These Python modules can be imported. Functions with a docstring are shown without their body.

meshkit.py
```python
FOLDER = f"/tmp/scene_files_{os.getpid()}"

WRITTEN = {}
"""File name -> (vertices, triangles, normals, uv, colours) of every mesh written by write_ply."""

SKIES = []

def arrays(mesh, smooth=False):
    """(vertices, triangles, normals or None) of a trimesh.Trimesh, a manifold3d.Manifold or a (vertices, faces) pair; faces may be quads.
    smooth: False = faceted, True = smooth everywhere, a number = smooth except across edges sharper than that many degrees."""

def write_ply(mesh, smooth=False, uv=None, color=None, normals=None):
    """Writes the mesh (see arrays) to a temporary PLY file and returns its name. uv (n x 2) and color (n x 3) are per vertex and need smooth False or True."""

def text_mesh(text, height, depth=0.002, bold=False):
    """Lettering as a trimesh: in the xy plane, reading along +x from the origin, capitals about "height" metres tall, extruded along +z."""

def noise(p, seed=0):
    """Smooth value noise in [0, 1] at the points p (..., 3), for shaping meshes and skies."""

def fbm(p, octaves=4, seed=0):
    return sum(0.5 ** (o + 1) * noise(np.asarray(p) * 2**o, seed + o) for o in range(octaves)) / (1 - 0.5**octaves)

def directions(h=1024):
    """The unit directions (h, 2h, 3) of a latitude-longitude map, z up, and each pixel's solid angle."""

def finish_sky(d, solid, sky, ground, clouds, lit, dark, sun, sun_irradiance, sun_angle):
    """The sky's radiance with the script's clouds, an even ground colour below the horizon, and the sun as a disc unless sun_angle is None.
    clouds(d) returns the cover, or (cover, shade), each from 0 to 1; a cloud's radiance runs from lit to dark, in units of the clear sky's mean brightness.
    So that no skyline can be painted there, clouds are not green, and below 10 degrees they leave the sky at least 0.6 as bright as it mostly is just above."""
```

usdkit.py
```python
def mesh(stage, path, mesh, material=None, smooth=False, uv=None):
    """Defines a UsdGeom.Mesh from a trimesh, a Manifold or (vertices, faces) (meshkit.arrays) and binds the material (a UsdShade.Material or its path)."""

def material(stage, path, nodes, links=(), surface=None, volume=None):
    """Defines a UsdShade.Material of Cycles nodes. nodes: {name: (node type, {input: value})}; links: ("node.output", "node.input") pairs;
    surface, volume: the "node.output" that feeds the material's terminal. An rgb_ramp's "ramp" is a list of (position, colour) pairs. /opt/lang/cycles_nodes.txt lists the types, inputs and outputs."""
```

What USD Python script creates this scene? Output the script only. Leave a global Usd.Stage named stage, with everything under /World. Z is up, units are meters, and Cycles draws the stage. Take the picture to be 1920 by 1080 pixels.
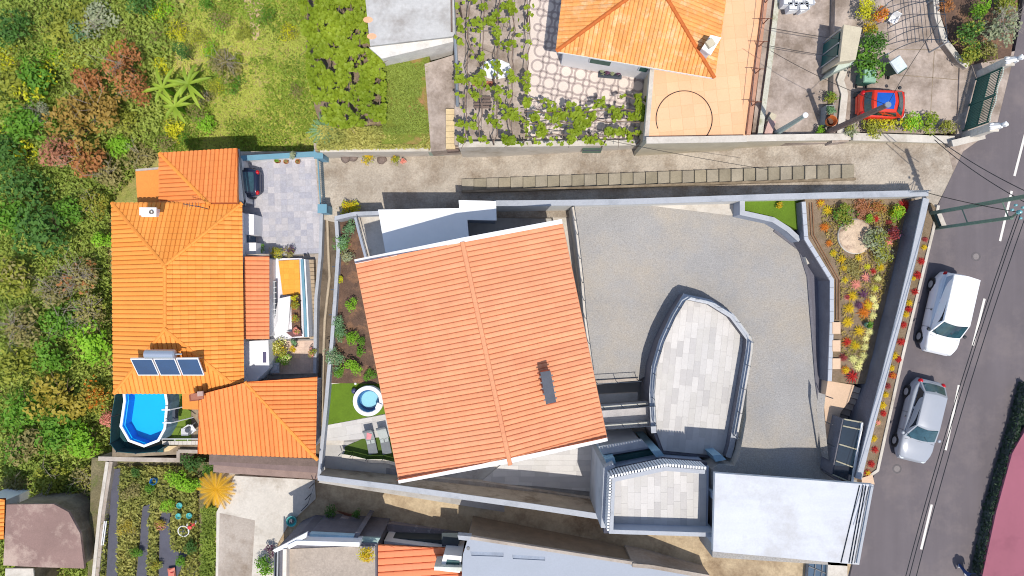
import math, random, numpy as np, trimesh, shapely, usdkit, meshkit
import shapely.ops, shapely.affinity, shapely.prepared
from shapely.geometry import Polygon, LineString, Point, box as sbox
from pxr import Usd, UsdGeom, UsdLux, UsdShade, Gf, Sdf

stage = Usd.Stage.CreateInMemory()
UsdGeom.SetStageUpAxis(stage, "Z")
UsdGeom.Xform.Define(stage, "/World")
UsdGeom.Scope.Define(stage, "/World/Looks")

# ---------------------------------------------------------------- camera, sky, sun
F, H = 1350.0, 36.5            # focal length in photograph pixels, flying height over the road
cam = UsdGeom.Camera.Define(stage, "/World/camera")
cam.CreateHorizontalApertureAttr(36.0)
cam.CreateFocalLengthAttr(36.0 * F / 1920.0)
cam.CreateClippingRangeAttr(Gf.Vec2f(0.5, 3000))
cam.CreateExposureAttr(0.27)
UsdGeom.Xformable(cam).AddTranslateOp().Set(Gf.Vec3d(0, 0, H))

SUN = np.array([0.130, -0.37, 1.0]); SUN /= np.linalg.norm(SUN)      # direction towards the sun
elev, rot = math.asin(SUN[2]), math.atan2(SUN[0], SUN[1])
dome = UsdLux.DomeLight.Define(stage, "/World/sky")
dome.CreateIntensityAttr(1.0)
dome.GetPrim().SetCustomDataByKey("kind", "structure")
sky = usdkit.material(stage, "/World/Looks/sky_look", {
    "s": ("sky_texture", {"sky_type": "single_scattering", "sun_disc": False, "sun_elevation": elev, "sun_rotation": rot, "aerosol_density": 1.2}),
    "b": ("background_shader", {"strength": 0.15})}, [("s.color", "b.color")], surface="b.background")
UsdShade.MaterialBindingAPI.Apply(dome.GetPrim()).Bind(sky)
sun = UsdLux.DistantLight.Define(stage, "/World/sun")
sun.CreateNormalizeAttr(True); sun.CreateIntensityAttr(0.95); sun.CreateAngleAttr(0.5); sun.CreateColorAttr(Gf.Vec3f(1.0, 0.95, 0.87))
q = Gf.Rotation(Gf.Vec3d(0, 0, 1), Gf.Vec3d(*map(float, SUN)))
UsdGeom.Xformable(sun).AddTransformOp().Set(Gf.Matrix4d().SetRotate(q))

# ---------------------------------------------------------------- materials
LOOKS = {}
def lin(c, k=0.72):
    c = np.asarray(c, float) / 255.0
    return tuple(float(x) for x in np.where(c <= 0.04045, c / 12.92, ((c + 0.055) / 1.055) ** 2.4) * k)

def M(name, col, rough=0.8, var=0.18, scale=1.5, fine=0.12, fscale=14.0, bump=0.3, bscale=30.0, bdist=0.02, rand=0.0, island=0.0, spec=0.35, metallic=0.0,
      second=None, sscale=0.6, slo=0.5, shi=0.65, k=0.72, streak=None):
    """A weathered surface: base colour varied by broad and fine noise, by object and by island; a second colour in patches; fine bump."""
    if name in LOOKS: return LOOKS[name]
    c = np.array(lin(col, k))
    nodes = {"g": ("geometry", {}), "p": ("principled_bsdf", {"roughness": rough, "specular_ior_level": spec, "metallic": metallic}),
             "n1": ("noise_texture", {"scale": scale, "detail": 5.0, "roughness": 0.62}), "n2": ("noise_texture", {"scale": fscale, "detail": 3.0, "roughness": 0.7}),
             "r1": ("rgb_ramp", {"ramp": [(0.25, c * (1 - var)), (0.75, np.minimum(c * (1 + var), 0.95))]}),
             "r2": ("rgb_ramp", {"ramp": [(0.25, (1 - fine,) * 3), (0.75, (1 + fine,) * 3)]}),
             "m2": ("mix", {"mix_type": "multiply", "fac": 1.0})}
    links = [("g.position", "n1.vector"), ("g.position", "n2.vector"), ("n1.fac", "r1.fac"), ("n2.fac", "r2.fac"), ("r2.color", "m2.color2")]
    out = "r1.color"
    if second is not None:
        nodes["n3"] = ("noise_texture", {"scale": sscale, "detail": 6.0, "roughness": 0.72})
        nodes["r3"] = ("rgb_ramp", {"ramp": [(slo, (0, 0, 0)), (shi, (1, 1, 1))]})
        nodes["m3"] = ("mix", {"color2": lin(second, k)})
        links += [("g.position", "n3.vector"), ("n3.fac", "r3.fac"), ("r3.color", "m3.fac"), (out, "m3.color1")]
        out = "m3.color"
    links.append((out, "m2.color1")); out = "m2.color"
    if rand or island:
        nodes["o"] = ("object_info", {}) if rand else ("geometry", {})
        a = rand or island
        nodes["r4"] = ("rgb_ramp", {"ramp": [(0, (1 - a,) * 3), (0.5, (1, 1, 1)), (1, (1 + a, 1 + a * .93, 1 + a * .85))]})
        nodes["m4"] = ("mix", {"mix_type": "multiply", "fac": 1.0})
        links += [("o.random" if rand else "o.random_per_island", "r4.fac"), (out, "m4.color1"), ("r4.color", "m4.color2")]
        out = "m4.color"
    if streak:      # long marks along one direction: wheel lanes, runs of rain
        a, sx, sy, amt = streak
        nodes["v5"] = ("mapping", {"rotation": (0, 0, a), "scale": (sx, sy, 1.0)})
        nodes["n5"] = ("noise_texture", {"scale": 1.0, "detail": 4.0, "roughness": 0.6})
        nodes["r5"] = ("rgb_ramp", {"ramp": [(0.3, (1 - amt,) * 3), (0.7, (1 + amt * .7,) * 3)]}); nodes["m5"] = ("mix", {"mix_type": "multiply", "fac": 1.0})
        links += [("g.position", "v5.vector"), ("v5.vector", "n5.vector"), ("n5.fac", "r5.fac"), (out, "m5.color1"), ("r5.color", "m5.color2")]
        out = "m5.color"
    links.append((out, "p.base_color"))
    if bump:
        nodes["n4"] = ("noise_texture", {"scale": bscale, "detail": 4.0})
        nodes["b"] = ("bump", {"strength": bump, "distance": bdist})
        links += [("g.position", "n4.vector"), ("n4.fac", "b.height"), ("b.normal", "p.normal")]
    LOOKS[name] = usdkit.material(stage, "/World/Looks/" + name, nodes, links, surface="p.BSDF")
    return LOOKS[name]

def leafmat(name, cols, trans=0.35, rough=0.55, pscale=0.7, k=1.75):
    """Leaves: each leaf (island) takes its own tone between the given colours; broad patches shift the tone; light passes through."""
    if name in LOOKS: return LOOKS[name]
    ramp = [(i / (len(cols) - 1), lin(c, k)) for i, c in enumerate(cols)]
    nodes = {"g": ("geometry", {}), "n": ("noise_texture", {"scale": pscale, "detail": 4.0}),
             "a": ("math", {"math_type": "multiply_add", "value2": 0.75, "value3": -0.12}), "b": ("math", {"math_type": "multiply_add", "value2": 0.55}),
             "r": ("rgb_ramp", {"ramp": ramp}), "p": ("principled_bsdf", {"roughness": rough, "specular_ior_level": 0.25}),
             "t": ("translucent_bsdf", {}), "x": ("mix_closure", {"fac": trans})}
    links = [("g.position", "n.vector"), ("g.random_per_island", "b.value1"), ("n.fac", "a.value1"), ("a.value", "b.value3"), ("b.value", "r.fac"),
             ("r.color", "p.base_color"), ("r.color", "t.color"), ("p.BSDF", "x.closure1"), ("t.BSDF", "x.closure2")]
    LOOKS[name] = usdkit.material(stage, "/World/Looks/" + name, nodes, links, surface="x.closure")
    return LOOKS[name]

def glassmat(name, tint, gloss=1.5, rough=0.03, col=(1, 1, 1)):
    nodes = {"f": ("fresnel", {"IOR": gloss}), "t": ("transparent_bsdf", {"color": tint}), "s": ("glossy_bsdf", {"color": col, "roughness": rough}), "x": ("mix_closure", {})}
    return usdkit.material(stage, "/World/Looks/" + name, nodes, [("f.fac", "x.fac"), ("t.BSDF", "x.closure1"), ("s.BSDF", "x.closure2")], surface="x.closure")

# ---------------------------------------------------------------- prims
COUNT = {}
def numbered(parent, name):
    k = COUNT.get((parent, name), 0); COUNT[(parent, name)] = k + 1
    return f"{parent}/{name}" if k == 0 else f"{parent}/{name}_{k:03d}"

class Node:
    def __init__(s, path, base): s.path, s.base = path, np.asarray(base, float)

def keys(prim, label=None, cat=None, group=None, kind=None):
    for k, v in (("label", label), ("category", cat), ("group", group), ("kind", kind)):
        if v: prim.SetCustomDataByKey(k, v)

def thing(name, label, cat, base=(0, 0, 0), group=None, kind=None):
    p = numbered("/World", name)
    x = UsdGeom.Xform.Define(stage, p); x.AddTranslateOp().Set(Gf.Vec3d(*map(float, base)))
    keys(x.GetPrim(), label, cat, group, kind)
    return Node(p, base)

def part(parent, name, mesh, mat, label=None, kind=None, smooth=False):
    """One Mesh under a thing or part (world coordinates in, the thing's base taken off). parent None: a top-level mesh."""
    v, f = mesh.arrays() if isinstance(mesh, MB) else (np.asarray(mesh.vertices), np.asarray(mesh.faces)) if hasattr(mesh, "vertices") else mesh
    if len(f) == 0: return parent
    root = parent.path if parent else "/World"
    base = parent.base if parent else np.zeros(3)
    p = numbered(root, name)
    m = usdkit.mesh(stage, p, trimesh.Trimesh(np.asarray(v, float) - base, f, process=False), mat, smooth=smooth)
    keys(m.GetPrim(), label, None, None, kind)
    return Node(p, base)

def solo(name, mesh, mat, label=None, cat=None, group=None, kind=None, smooth=False):
    n = part(None, name, mesh, mat, smooth=smooth)
    keys(stage.GetPrimAtPath(n.path), label, cat, group, kind)
    return n

# ---------------------------------------------------------------- mesh building
def tri2d(poly):
    return trimesh.creation.triangulate_polygon(poly, engine="earcut")

class MB:
    def __init__(s): s.v, s.f, s.n = [], [], 0
    def add(s, v, f):
        v, f = np.asarray(v, float).reshape(-1, 3), np.asarray(f, int)
        if len(f) == 0: return s
        if f.shape[1] == 4: f = np.vstack([f[:, [0, 1, 2]], f[:, [0, 2, 3]]])
        s.v.append(v); s.f.append(f + s.n); s.n += len(v); return s
    def arrays(s):
        if not s.v: return np.zeros((0, 3)), np.zeros((0, 3), int)
        return np.vstack(s.v), np.vstack(s.f)
    def box(s, c, size, rz=0.0, tilt=None):
        b = trimesh.creation.box(size)
        T = trimesh.transformations.rotation_matrix(rz, [0, 0, 1])
        if tilt is not None: T = T @ trimesh.transformations.rotation_matrix(tilt[0], tilt[1])
        T[:3, 3] = c; b.apply_transform(T)
        return s.add(b.vertices, b.faces)
    def prism(s, poly, z0, z1, bottom=True):
        """poly: shapely or list of xy; z0, z1 numbers or functions of (x, y)."""
        poly = poly if hasattr(poly, "geom_type") else Polygon(poly)
        if not poly.is_valid: poly = poly.buffer(0)
        for g in getattr(poly, "geoms", [poly]):
            if g.geom_type != "Polygon" or g.area < 1e-6: continue
            g = shapely.geometry.polygon.orient(g)
            xy, f = tri2d(g)
            xy = np.asarray(xy)[:, :2]
            ar = np.cross(xy[f[:, 1]] - xy[f[:, 0]], xy[f[:, 2]] - xy[f[:, 0]])
            f = np.where(ar[:, None] > 0, f, f[:, ::-1])
            za = np.array([z1(x, y) for x, y in xy]) if callable(z1) else np.full(len(xy), z1)
            s.add(np.c_[xy, za], f)
            if bottom:
                zb = np.array([z0(x, y) for x, y in xy]) if callable(z0) else np.full(len(xy), z0)
                s.add(np.c_[xy, zb], f[:, ::-1])
            for ring in [g.exterior, *g.interiors]:
                r = np.array(ring.coords)[:, :2]
                for a, b in zip(r[:-1], r[1:]):
                    q = [(*a, z0(*a) if callable(z0) else z0), (*b, z0(*b) if callable(z0) else z0), (*b, z1(*b) if callable(z1) else z1), (*a, z1(*a) if callable(z1) else z1)]
                    s.add(q, [[0, 1, 2, 3]])
        return s
    def sheet(s, poly, zf, cell=0.7, skirt=0.0):
        """A sloped or uneven surface: polygon cut by a grid, height from zf(x, y)."""
        poly = poly if hasattr(poly, "geom_type") else Polygon(poly)
        if not poly.is_valid: poly = poly.buffer(0)
        x0, y0, x1, y1 = poly.bounds
        pre = shapely.prepared.prep(poly)
        vid, V, T = {}, [], []
        def vert(x, y):
            key = (round(x, 4), round(y, 4))
            if key not in vid: vid[key] = len(V); V.append((x, y))
            return vid[key]
        for i in range(int((x1 - x0) / cell) + 1):
            for j in range(int((y1 - y0) / cell) + 1):
                a, b = x0 + i * cell, y0 + j * cell
                c = sbox(a, b, a + cell, b + cell)
                if pre.contains(c):
                    q = [vert(a, b), vert(a + cell, b), vert(a + cell, b + cell), vert(a, b + cell)]
                    T += [[q[0], q[1], q[2]], [q[0], q[2], q[3]]]
                elif pre.intersects(c):
                    g = poly.intersection(c)
                    for gg in getattr(g, "geoms", [g]):
                        if gg.geom_type != "Polygon" or gg.area < 1e-5: continue
                        xy, f = tri2d(gg); xy = np.asarray(xy)[:, :2]
                        ids = [vert(*p) for p in xy]
                        for t in f:
                            p, q_, r = xy[t]
                            if np.cross(q_ - p, r - p) < 0: t = t[::-1]
                            T.append([ids[k] for k in t])
        V = np.array(V)
        s.add(np.c_[V, np.broadcast_to(zf(V[:, 0], V[:, 1]), (len(V),))], np.array(T))
        if skirt:
            for gpoly in getattr(poly, "geoms", [poly]):
                for ring in [gpoly.exterior, *gpoly.interiors]:
                    r = np.array(ring.segmentize(cell).coords)[:, :2]
                    zr = np.broadcast_to(zf(r[:, 0], r[:, 1]), (len(r),))
                    for a, b, za, zb in zip(r[:-1], r[1:], zr[:-1], zr[1:]):
                        s.add([(*a, za), (*b, zb), (*b, zb - skirt), (*a, za - skirt)], [[0, 1, 2, 3]])
        return s
    def tube(s, pts, r, sides=6, cap=True):
        pts = np.asarray(pts, float)
        r = np.broadcast_to(np.asarray(r, float), (len(pts),))
        t = np.gradient(pts, axis=0); t /= np.linalg.norm(t, axis=1, keepdims=True) + 1e-12
        ref = np.where(np.abs(t[:, 2:]) < 0.9, [0, 0, 1.0], [1.0, 0, 0])
        a = np.cross(t, ref); a /= np.linalg.norm(a, axis=1, keepdims=True) + 1e-12
        b = np.cross(t, a); an = np.arange(sides) * 2 * np.pi / sides
        v = pts[:, None] + r[:, None, None] * (np.cos(an)[None, :, None] * a[:, None] + np.sin(an)[None, :, None] * b[:, None])
        i, j = np.meshgrid(np.arange(len(pts) - 1), np.arange(sides), indexing="ij")
        q = np.stack([i * sides + j, i * sides + (j + 1) % sides, (i + 1) * sides + (j + 1) % sides, (i + 1) * sides + j], -1).reshape(-1, 4)
        s.add(v.reshape(-1, 3), q)
        if cap:
            for e, o in ((0, 1), (len(pts) - 1, -1)):
                ring = v[e]
                s.add(np.vstack([ring, pts[e][None]]), [[k, (k + 1) % sides, sides][::o] for k in range(sides)])
        return s
    def lathe(s, prof, c, sides=20):
        """prof: (radius, z) pairs; c: centre xyz."""
        an = np.arange(sides) * 2 * np.pi / sides
        P = np.asarray(prof, float)
        v = np.stack([P[:, None, 0] * np.cos(an) + c[0], P[:, None, 0] * np.sin(an) + c[1], np.repeat(P[:, 1:2], sides, 1) + c[2]], -1)
        i, j = np.meshgrid(np.arange(len(P) - 1), np.arange(sides), indexing="ij")
        q = np.stack([i * sides + j, i * sides + (j + 1) % sides, (i + 1) * sides + (j + 1) % sides, (i + 1) * sides + j], -1).reshape(-1, 4)
        return s.add(v.reshape(-1, 3), q)
    def hull(s, pts):
        h = trimesh.convex.convex_hull(np.asarray(pts, float))
        return s.add(h.vertices, h.faces)
    def ball(s, c, r, sub=2):
        b = trimesh.creation.icosphere(sub, 1.0)
        return s.add(b.vertices * np.asarray(r) + np.asarray(c), b.faces)
    def wall(s, pts, width, z0, z1):
        """A wall along a polyline; z0, z1 numbers or one per point (top and bottom may slope). Mitred, centred on the line."""
        pts = np.asarray(pts, float)[:, :2]; n = len(pts)
        z0 = np.broadcast_to(np.asarray(z0, float), (n,)); z1 = np.broadcast_to(np.asarray(z1, float), (n,))
        d = np.diff(pts, axis=0); d /= np.linalg.norm(d, axis=1, keepdims=True)
        nn = np.c_[-d[:, 1], d[:, 0]]
        off = np.zeros_like(pts); off[0], off[-1] = nn[0], nn[-1]
        for i in range(1, n - 1):
            m = nn[i - 1] + nn[i]; m /= np.linalg.norm(m); off[i] = m / max(0.35, m @ nn[i])
        L, R = pts + off * width / 2, pts - off * width / 2
        v = np.vstack([np.c_[L, z0], np.c_[R, z0], np.c_[R, z1], np.c_[L, z1]])
        f = []
        for i in range(n - 1):
            for a, b in ((0, 1), (1, 2), (2, 3), (3, 0)):
                f.append([a * n + i, a * n + i + 1, b * n + i + 1, b * n + i])
        f += [[0, n, 2 * n, 3 * n], [4 * n - 1, 3 * n - 1, 2 * n - 1, n - 1]]
        return s.add(v, np.array(f)[:, ::-1])

def at(px, py, z=0.0):
    """The point of the world that lies z metres above the road where the survey reading (px, py) falls."""
    return np.array([(px - 960) / F * (H - z), (540 - py) / F * (H - z), z])
def atf(px, py, zf):
    z = -3.0
    for _ in range(30): p = at(px, py, z); z = 0.5 * z + 0.5 * zf(p[0], p[1])
    return at(px, py, z)
def P(pts, z=0.0):
    return [tuple(at(x, y, z)[:2]) for x, y in pts]
def Pf(pts, zf):
    return [tuple(atf(x, y, zf)[:2]) for x, y in pts]

def pavers(parent, name, poly, z, du, dv, ang, mats, gap=0.008, th=0.03, bond=0.5, limit=300, seed=0, rise=0.004, randlen=False, bed=None):
    """Lays slabs one by one over the polygon (xy); each slab is a part, those past the limit one part together."""
    rng = random.Random(seed)
    poly = Polygon(poly) if not hasattr(poly, "geom_type") else poly
    poly = poly.buffer(0)
    c = poly.centroid
    rp = shapely.affinity.rotate(poly, -ang, origin=c)
    x0, y0, x1, y1 = rp.bounds
    pieces = []
    for j in range(int((y1 - y0) / dv) + 2):
        off = (j % 2) * bond * du if not randlen else rng.random() * du
        for i in range(-1, int((x1 - x0) / du) + 2):
            cell = sbox(x0 + i * du + off + gap / 2, y0 + j * dv + gap / 2, x0 + (i + 1) * du + off - gap / 2, y0 + (j + 1) * dv - gap / 2)
            g = rp.intersection(cell)
            for gg in getattr(g, "geoms", [g]):
                if gg.geom_type == "Polygon" and gg.area > 0.004:
                    pieces.append(shapely.affinity.rotate(gg, ang, origin=c))
    pieces.sort(key=lambda g: -g.area)
    part(parent, name + "_bed", MB().prism(poly, z - th - .02, z - .008), bed or mats[-1])
    rest = MB()
    for k, g in enumerate(pieces):
        zz = z + rng.random() * rise
        m = MB().prism(g, z - th, zz, bottom=False) if k < limit else rest.prism(g, z - th, zz, bottom=False)
        if k < limit: part(parent, name, m, rng.choice(mats))
    if rest.n: part(parent, name + "_field", rest, mats[0], kind="stuff")
    return len(pieces)

PROF = (np.array([0, .07, .2, .5, .8, .93, 1.0]), np.array([-.02, .045, .068, .078, .068, .045, -.02]))
def tiled(parent, pts, mats, w=0.25, dv=0.42, name="roof_tile_row", single=False, limit=300, seed=0, lift=0.02, prof=PROF, pr=1.0, step=0.028, base_mat=None):
    """Canal tiles on a roof plane through the 3-D points pts: rows run down the slope; with single=True each tile is a part."""
    rng = random.Random(seed)
    pts = np.asarray(pts, float); c = pts.mean(0)
    n = np.linalg.svd(pts - c)[2][2]; n = n if n[2] > 0 else -n
    vdir = np.array([n[0], n[1], 0.0])
    vdir = np.array([1.0, 0, 0]) if np.linalg.norm(vdir) < 1e-6 else vdir
    vdir = vdir - n * (vdir @ n); vdir /= np.linalg.norm(vdir)
    udir = np.cross(vdir, n)
    uv = np.c_[(pts - c) @ udir, (pts - c) @ vdir]
    if base_mat is not None:
        xy, f = tri2d(Polygon(uv).buffer(0)); xy = np.asarray(xy)[:, :2]
        top = c + xy[:, :1] * udir + xy[:, 1:2] * vdir - n * 0.03
        part(parent, "roof_deck", MB().add(np.vstack([top, top - n * 0.09]), np.vstack([f, f[:, ::-1] + len(top)])), base_mat)
    def span(u):
        out = []
        for a, b in zip(uv, np.roll(uv, -1, 0)):
            if (a[0] - u) * (b[0] - u) <= 0 and abs(a[0] - b[0]) > 1e-9: out.append(a[1] + (b[1] - a[1]) * (u - a[0]) / (b[0] - a[0]))
        return (min(out), max(out)) if len(out) > 1 else None
    u0, u1 = uv[:, 0].min(), uv[:, 0].max(); v0 = uv[:, 1].min()
    nrow = max(1, round((u1 - u0) / w)); w = (u1 - u0) / nrow
    S, Hh = prof; pieces = []
    for i in range(nrow):
        us = u0 + (i + S * 0.999 + 0.0005) * w
        sp = [span(u) for u in us]
        if any(x is None for x in sp): continue
        lo, hi = np.array([x[0] for x in sp]), np.array([x[1] for x in sp])
        kmin, kmax = int(np.floor((lo.min() - v0) / dv)), int(np.ceil((hi.max() - v0) / dv))
        row = MB()
        jit = rng.uniform(-.006, .006)
        for k in range(kmin, kmax):
            a = np.clip(v0 + k * dv, lo, hi); b = np.clip(v0 + (k + 1) * dv, lo, hi)
            if (b - a).max() < 0.02: continue
            fa, fb = (a - (v0 + k * dv)) / dv, (b - (v0 + k * dv)) / dv
            j2 = rng.uniform(-.005, .005)
            A = c + us[:, None] * udir + a[:, None] * vdir + (Hh * pr + lift + jit + j2 + step * fa)[:, None] * n
            B = c + us[:, None] * udir + b[:, None] * vdir + (Hh * pr + lift + jit + j2 + step * fb)[:, None] * n
            D = B - n * (step + 0.012)
            m = len(S)
            q = [[x, x + 1, m + x + 1, m + x] for x in range(m - 1)] + [[m + x, m + x + 1, 2 * m + x + 1, 2 * m + x] for x in range(m - 1)]
            q = np.array(q)[:, ::-1]
            if single: pieces.append(((b - a).mean(), np.vstack([A, B, D]), q))
            else: row.add(np.vstack([A, B, D]), q)
        if not single and row.n: part(parent, name, row, rng.choice(mats))
    if single:
        order = sorted(range(len(pieces)), key=lambda t: -pieces[t][0])
        rest = MB()
        for r, t in enumerate(order):
            if r < limit: part(parent, name, MB().add(*pieces[t][1:]), rng.choice(mats))
            else: rest.add(*pieces[t][1:])
        if rest.n: part(parent, name + "_field", rest, mats[0], kind="stuff")

def ridge(parent, a, b, mat, r=0.12, name="ridge_tile", n=None, up=0.04):
    """Half-round ridge or hip tiles laid end to end from a to b (joined: each is only a few pixels long)."""
    a, b = np.asarray(a, float) + [0, 0, up], np.asarray(b, float) + [0, 0, up]
    L = np.linalg.norm(b - a); n = n or max(2, int(L / 0.4)); m = MB()
    for i in range(n):
        p, q_ = a + (b - a) * i / n, a + (b - a) * ((i + 1) / n + 0.03)
        m.tube([p, q_], [r * 1.08, r * 0.92], 8, cap=True)
    part(parent, name, m, mat, smooth=40)

def leaves(rng, pts, nrm, size, aspect=0.55, fold=0.25, spread=0.5, curve=0.0):
    """Leaf-shaped pairs of triangles at pts, facing roughly along nrm."""
    n = len(pts)
    d = nrm + rng.normal(0, spread, (n, 3)); d /= np.linalg.norm(d, axis=1, keepdims=True) + 1e-9
    t = rng.normal(0, 1, (n, 3)); t -= d * (t * d).sum(1, keepdims=True); t /= np.linalg.norm(t, axis=1, keepdims=True) + 1e-9
    b = np.cross(d, t)
    s = size * rng.uniform(0.65, 1.35, (n, 1))
    a0 = pts - t * s * 0.5; a1 = pts + t * s * 0.5 - d * s * curve
    w0, w1 = pts + b * s * aspect * .5 + d * s * fold * .3, pts - b * s * aspect * .5 + d * s * fold * .3
    v = np.stack([a0, w0, a1, w1], 1).reshape(-1, 3)
    i = np.arange(n)[:, None] * 4
    f = np.vstack([i + [0, 2, 1], i + [0, 3, 2]])
    return v, f

# ---------------------------------------------------------------- surfaces of the place
asphalt = M("asphalt", (112, 104, 107), 0.85, var=0.10, scale=0.35, fine=0.10, fscale=40, bump=0.4, bscale=60, second=(126, 116, 116), sscale=0.25, streak=(0.235, 1.3, .07, .09))
concrete = M("concrete", (186, 174, 162), 0.85, var=0.16, scale=0.7, fine=0.14, fscale=9, second=(150, 134, 118), sscale=0.45, slo=0.47, shi=0.68)
concrete_dark = M("concrete_weathered", (160, 143, 120), 0.88, var=0.2, scale=0.9, fine=0.18, fscale=8, second=(118, 102, 82), sscale=0.6, slo=0.42, shi=0.65)
concrete_yard = M("yard_concrete", (190, 174, 162), 0.86, var=0.2, scale=0.8, fine=0.14, fscale=7, second=(140, 124, 110), sscale=0.7, slo=0.42, shi=0.66)
concrete_pale = M("pale_concrete", (214, 206, 194), 0.85, var=0.12, scale=0.8, fine=0.10, fscale=10, second=(178, 166, 150), sscale=0.5, slo=0.5, shi=0.7)
plaster = M("white_plaster", (244, 243, 244), 0.7, var=0.05, scale=0.7, fine=0.04, bump=0.1)
white_paint = M("white_paint", (248, 248, 248), 0.5, var=0.03, fine=0.03, bump=0.05)
roof_white = M("white_roof_coating", (220, 223, 230), 0.6, k=.64, var=0.05, scale=0.4, fine=0.06, bump=0.1, second=(196, 194, 194), sscale=0.35, slo=.48, shi=.72, streak=(.1, .25, 2.2, .05))
blue_cap = M("blue_grey_render", (184, 187, 193), 0.75, var=0.09, scale=0.8, fine=0.08, bump=0.15, second=(160, 164, 170), sscale=0.8, slo=.48, shi=.68)
blue_wall = M("blue_grey_wall", (166, 174, 188), 0.8, var=0.10, scale=0.8, fine=0.06, bump=0.2)
slate_wall = M("dark_stone_cladding", (114, 112, 120), 0.8, var=0.22, scale=1.2, fine=0.2, fscale=12, bump=0.5)
grey_tile = [M("grey_paver_a", (212, 208, 204), 0.7, var=0.06, fine=0.06, rand=0.04, bump=0.15), M("grey_paver_b", (200, 196, 193), 0.7, var=0.06, fine=0.06, rand=0.04, bump=0.15),
             M("grey_paver_c", (216, 212, 208), 0.7, var=0.06, fine=0.06, rand=0.04, bump=0.15), M("grey_paver_d", (207, 203, 198), 0.7, var=0.06, fine=0.06, rand=0.04, bump=0.15)]
grout = M("grout", (150, 146, 142), 0.9)
soil = M("planting_soil", (112, 88, 74), 0.95, var=0.3, scale=2.0, fine=0.3, fscale=14, bump=0.8, bdist=0.05, second=(150, 112, 84), sscale=1.0)
soil_tan = M("dry_soil", (146, 126, 104), 0.95, var=0.25, scale=2.0, fine=0.25, fscale=14, bump=0.8, bdist=0.05, second=(130, 112, 84), sscale=0.9)
turf = M("lawn", (104, 134, 34), 0.95, var=0.14, scale=1.2, fine=0.22, fscale=30, bump=0.8, bdist=0.03, bscale=60)
terra = [M("roof_orange_a", (250, 162, 72), 0.75, var=0.07, scale=0.9, fine=0.08, rand=0.035, bump=0.15), M("roof_orange_b", (249, 158, 68), 0.75, var=0.07, scale=0.9, fine=0.08, rand=0.035, bump=0.15, second=(238, 146, 66), sscale=0.5, slo=.5, shi=.75),
         M("roof_orange_c", (251, 166, 78), 0.75, var=0.07, scale=0.9, fine=0.08, rand=0.035, bump=0.15)]
terra_f = M("roof_orange_field", (251, 168, 80), 0.75, var=0.10, scale=0.9, fine=0.08, island=0.08, bump=0.15)
salmon = [M("roof_salmon_a", (243, 166, 122), 0.75, var=0.07, scale=0.8, fine=0.06, rand=0.05, bump=0.12, second=(228, 146, 106), sscale=0.35, slo=.46, shi=.7), M("roof_salmon_b", (241, 160, 115), 0.75, var=0.07, scale=0.8, fine=0.06, rand=0.05, bump=0.12, second=(246, 176, 130), sscale=0.3, slo=.5, shi=.7)]
red_tile = [M("roof_red_a", (246, 150, 106), 0.75, var=0.06, scale=0.6, fine=0.06, rand=0.05, bump=0.12), M("roof_red_b", (243, 144, 98), 0.75, var=0.06, scale=0.6, fine=0.06, rand=0.05, bump=0.12)]
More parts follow.
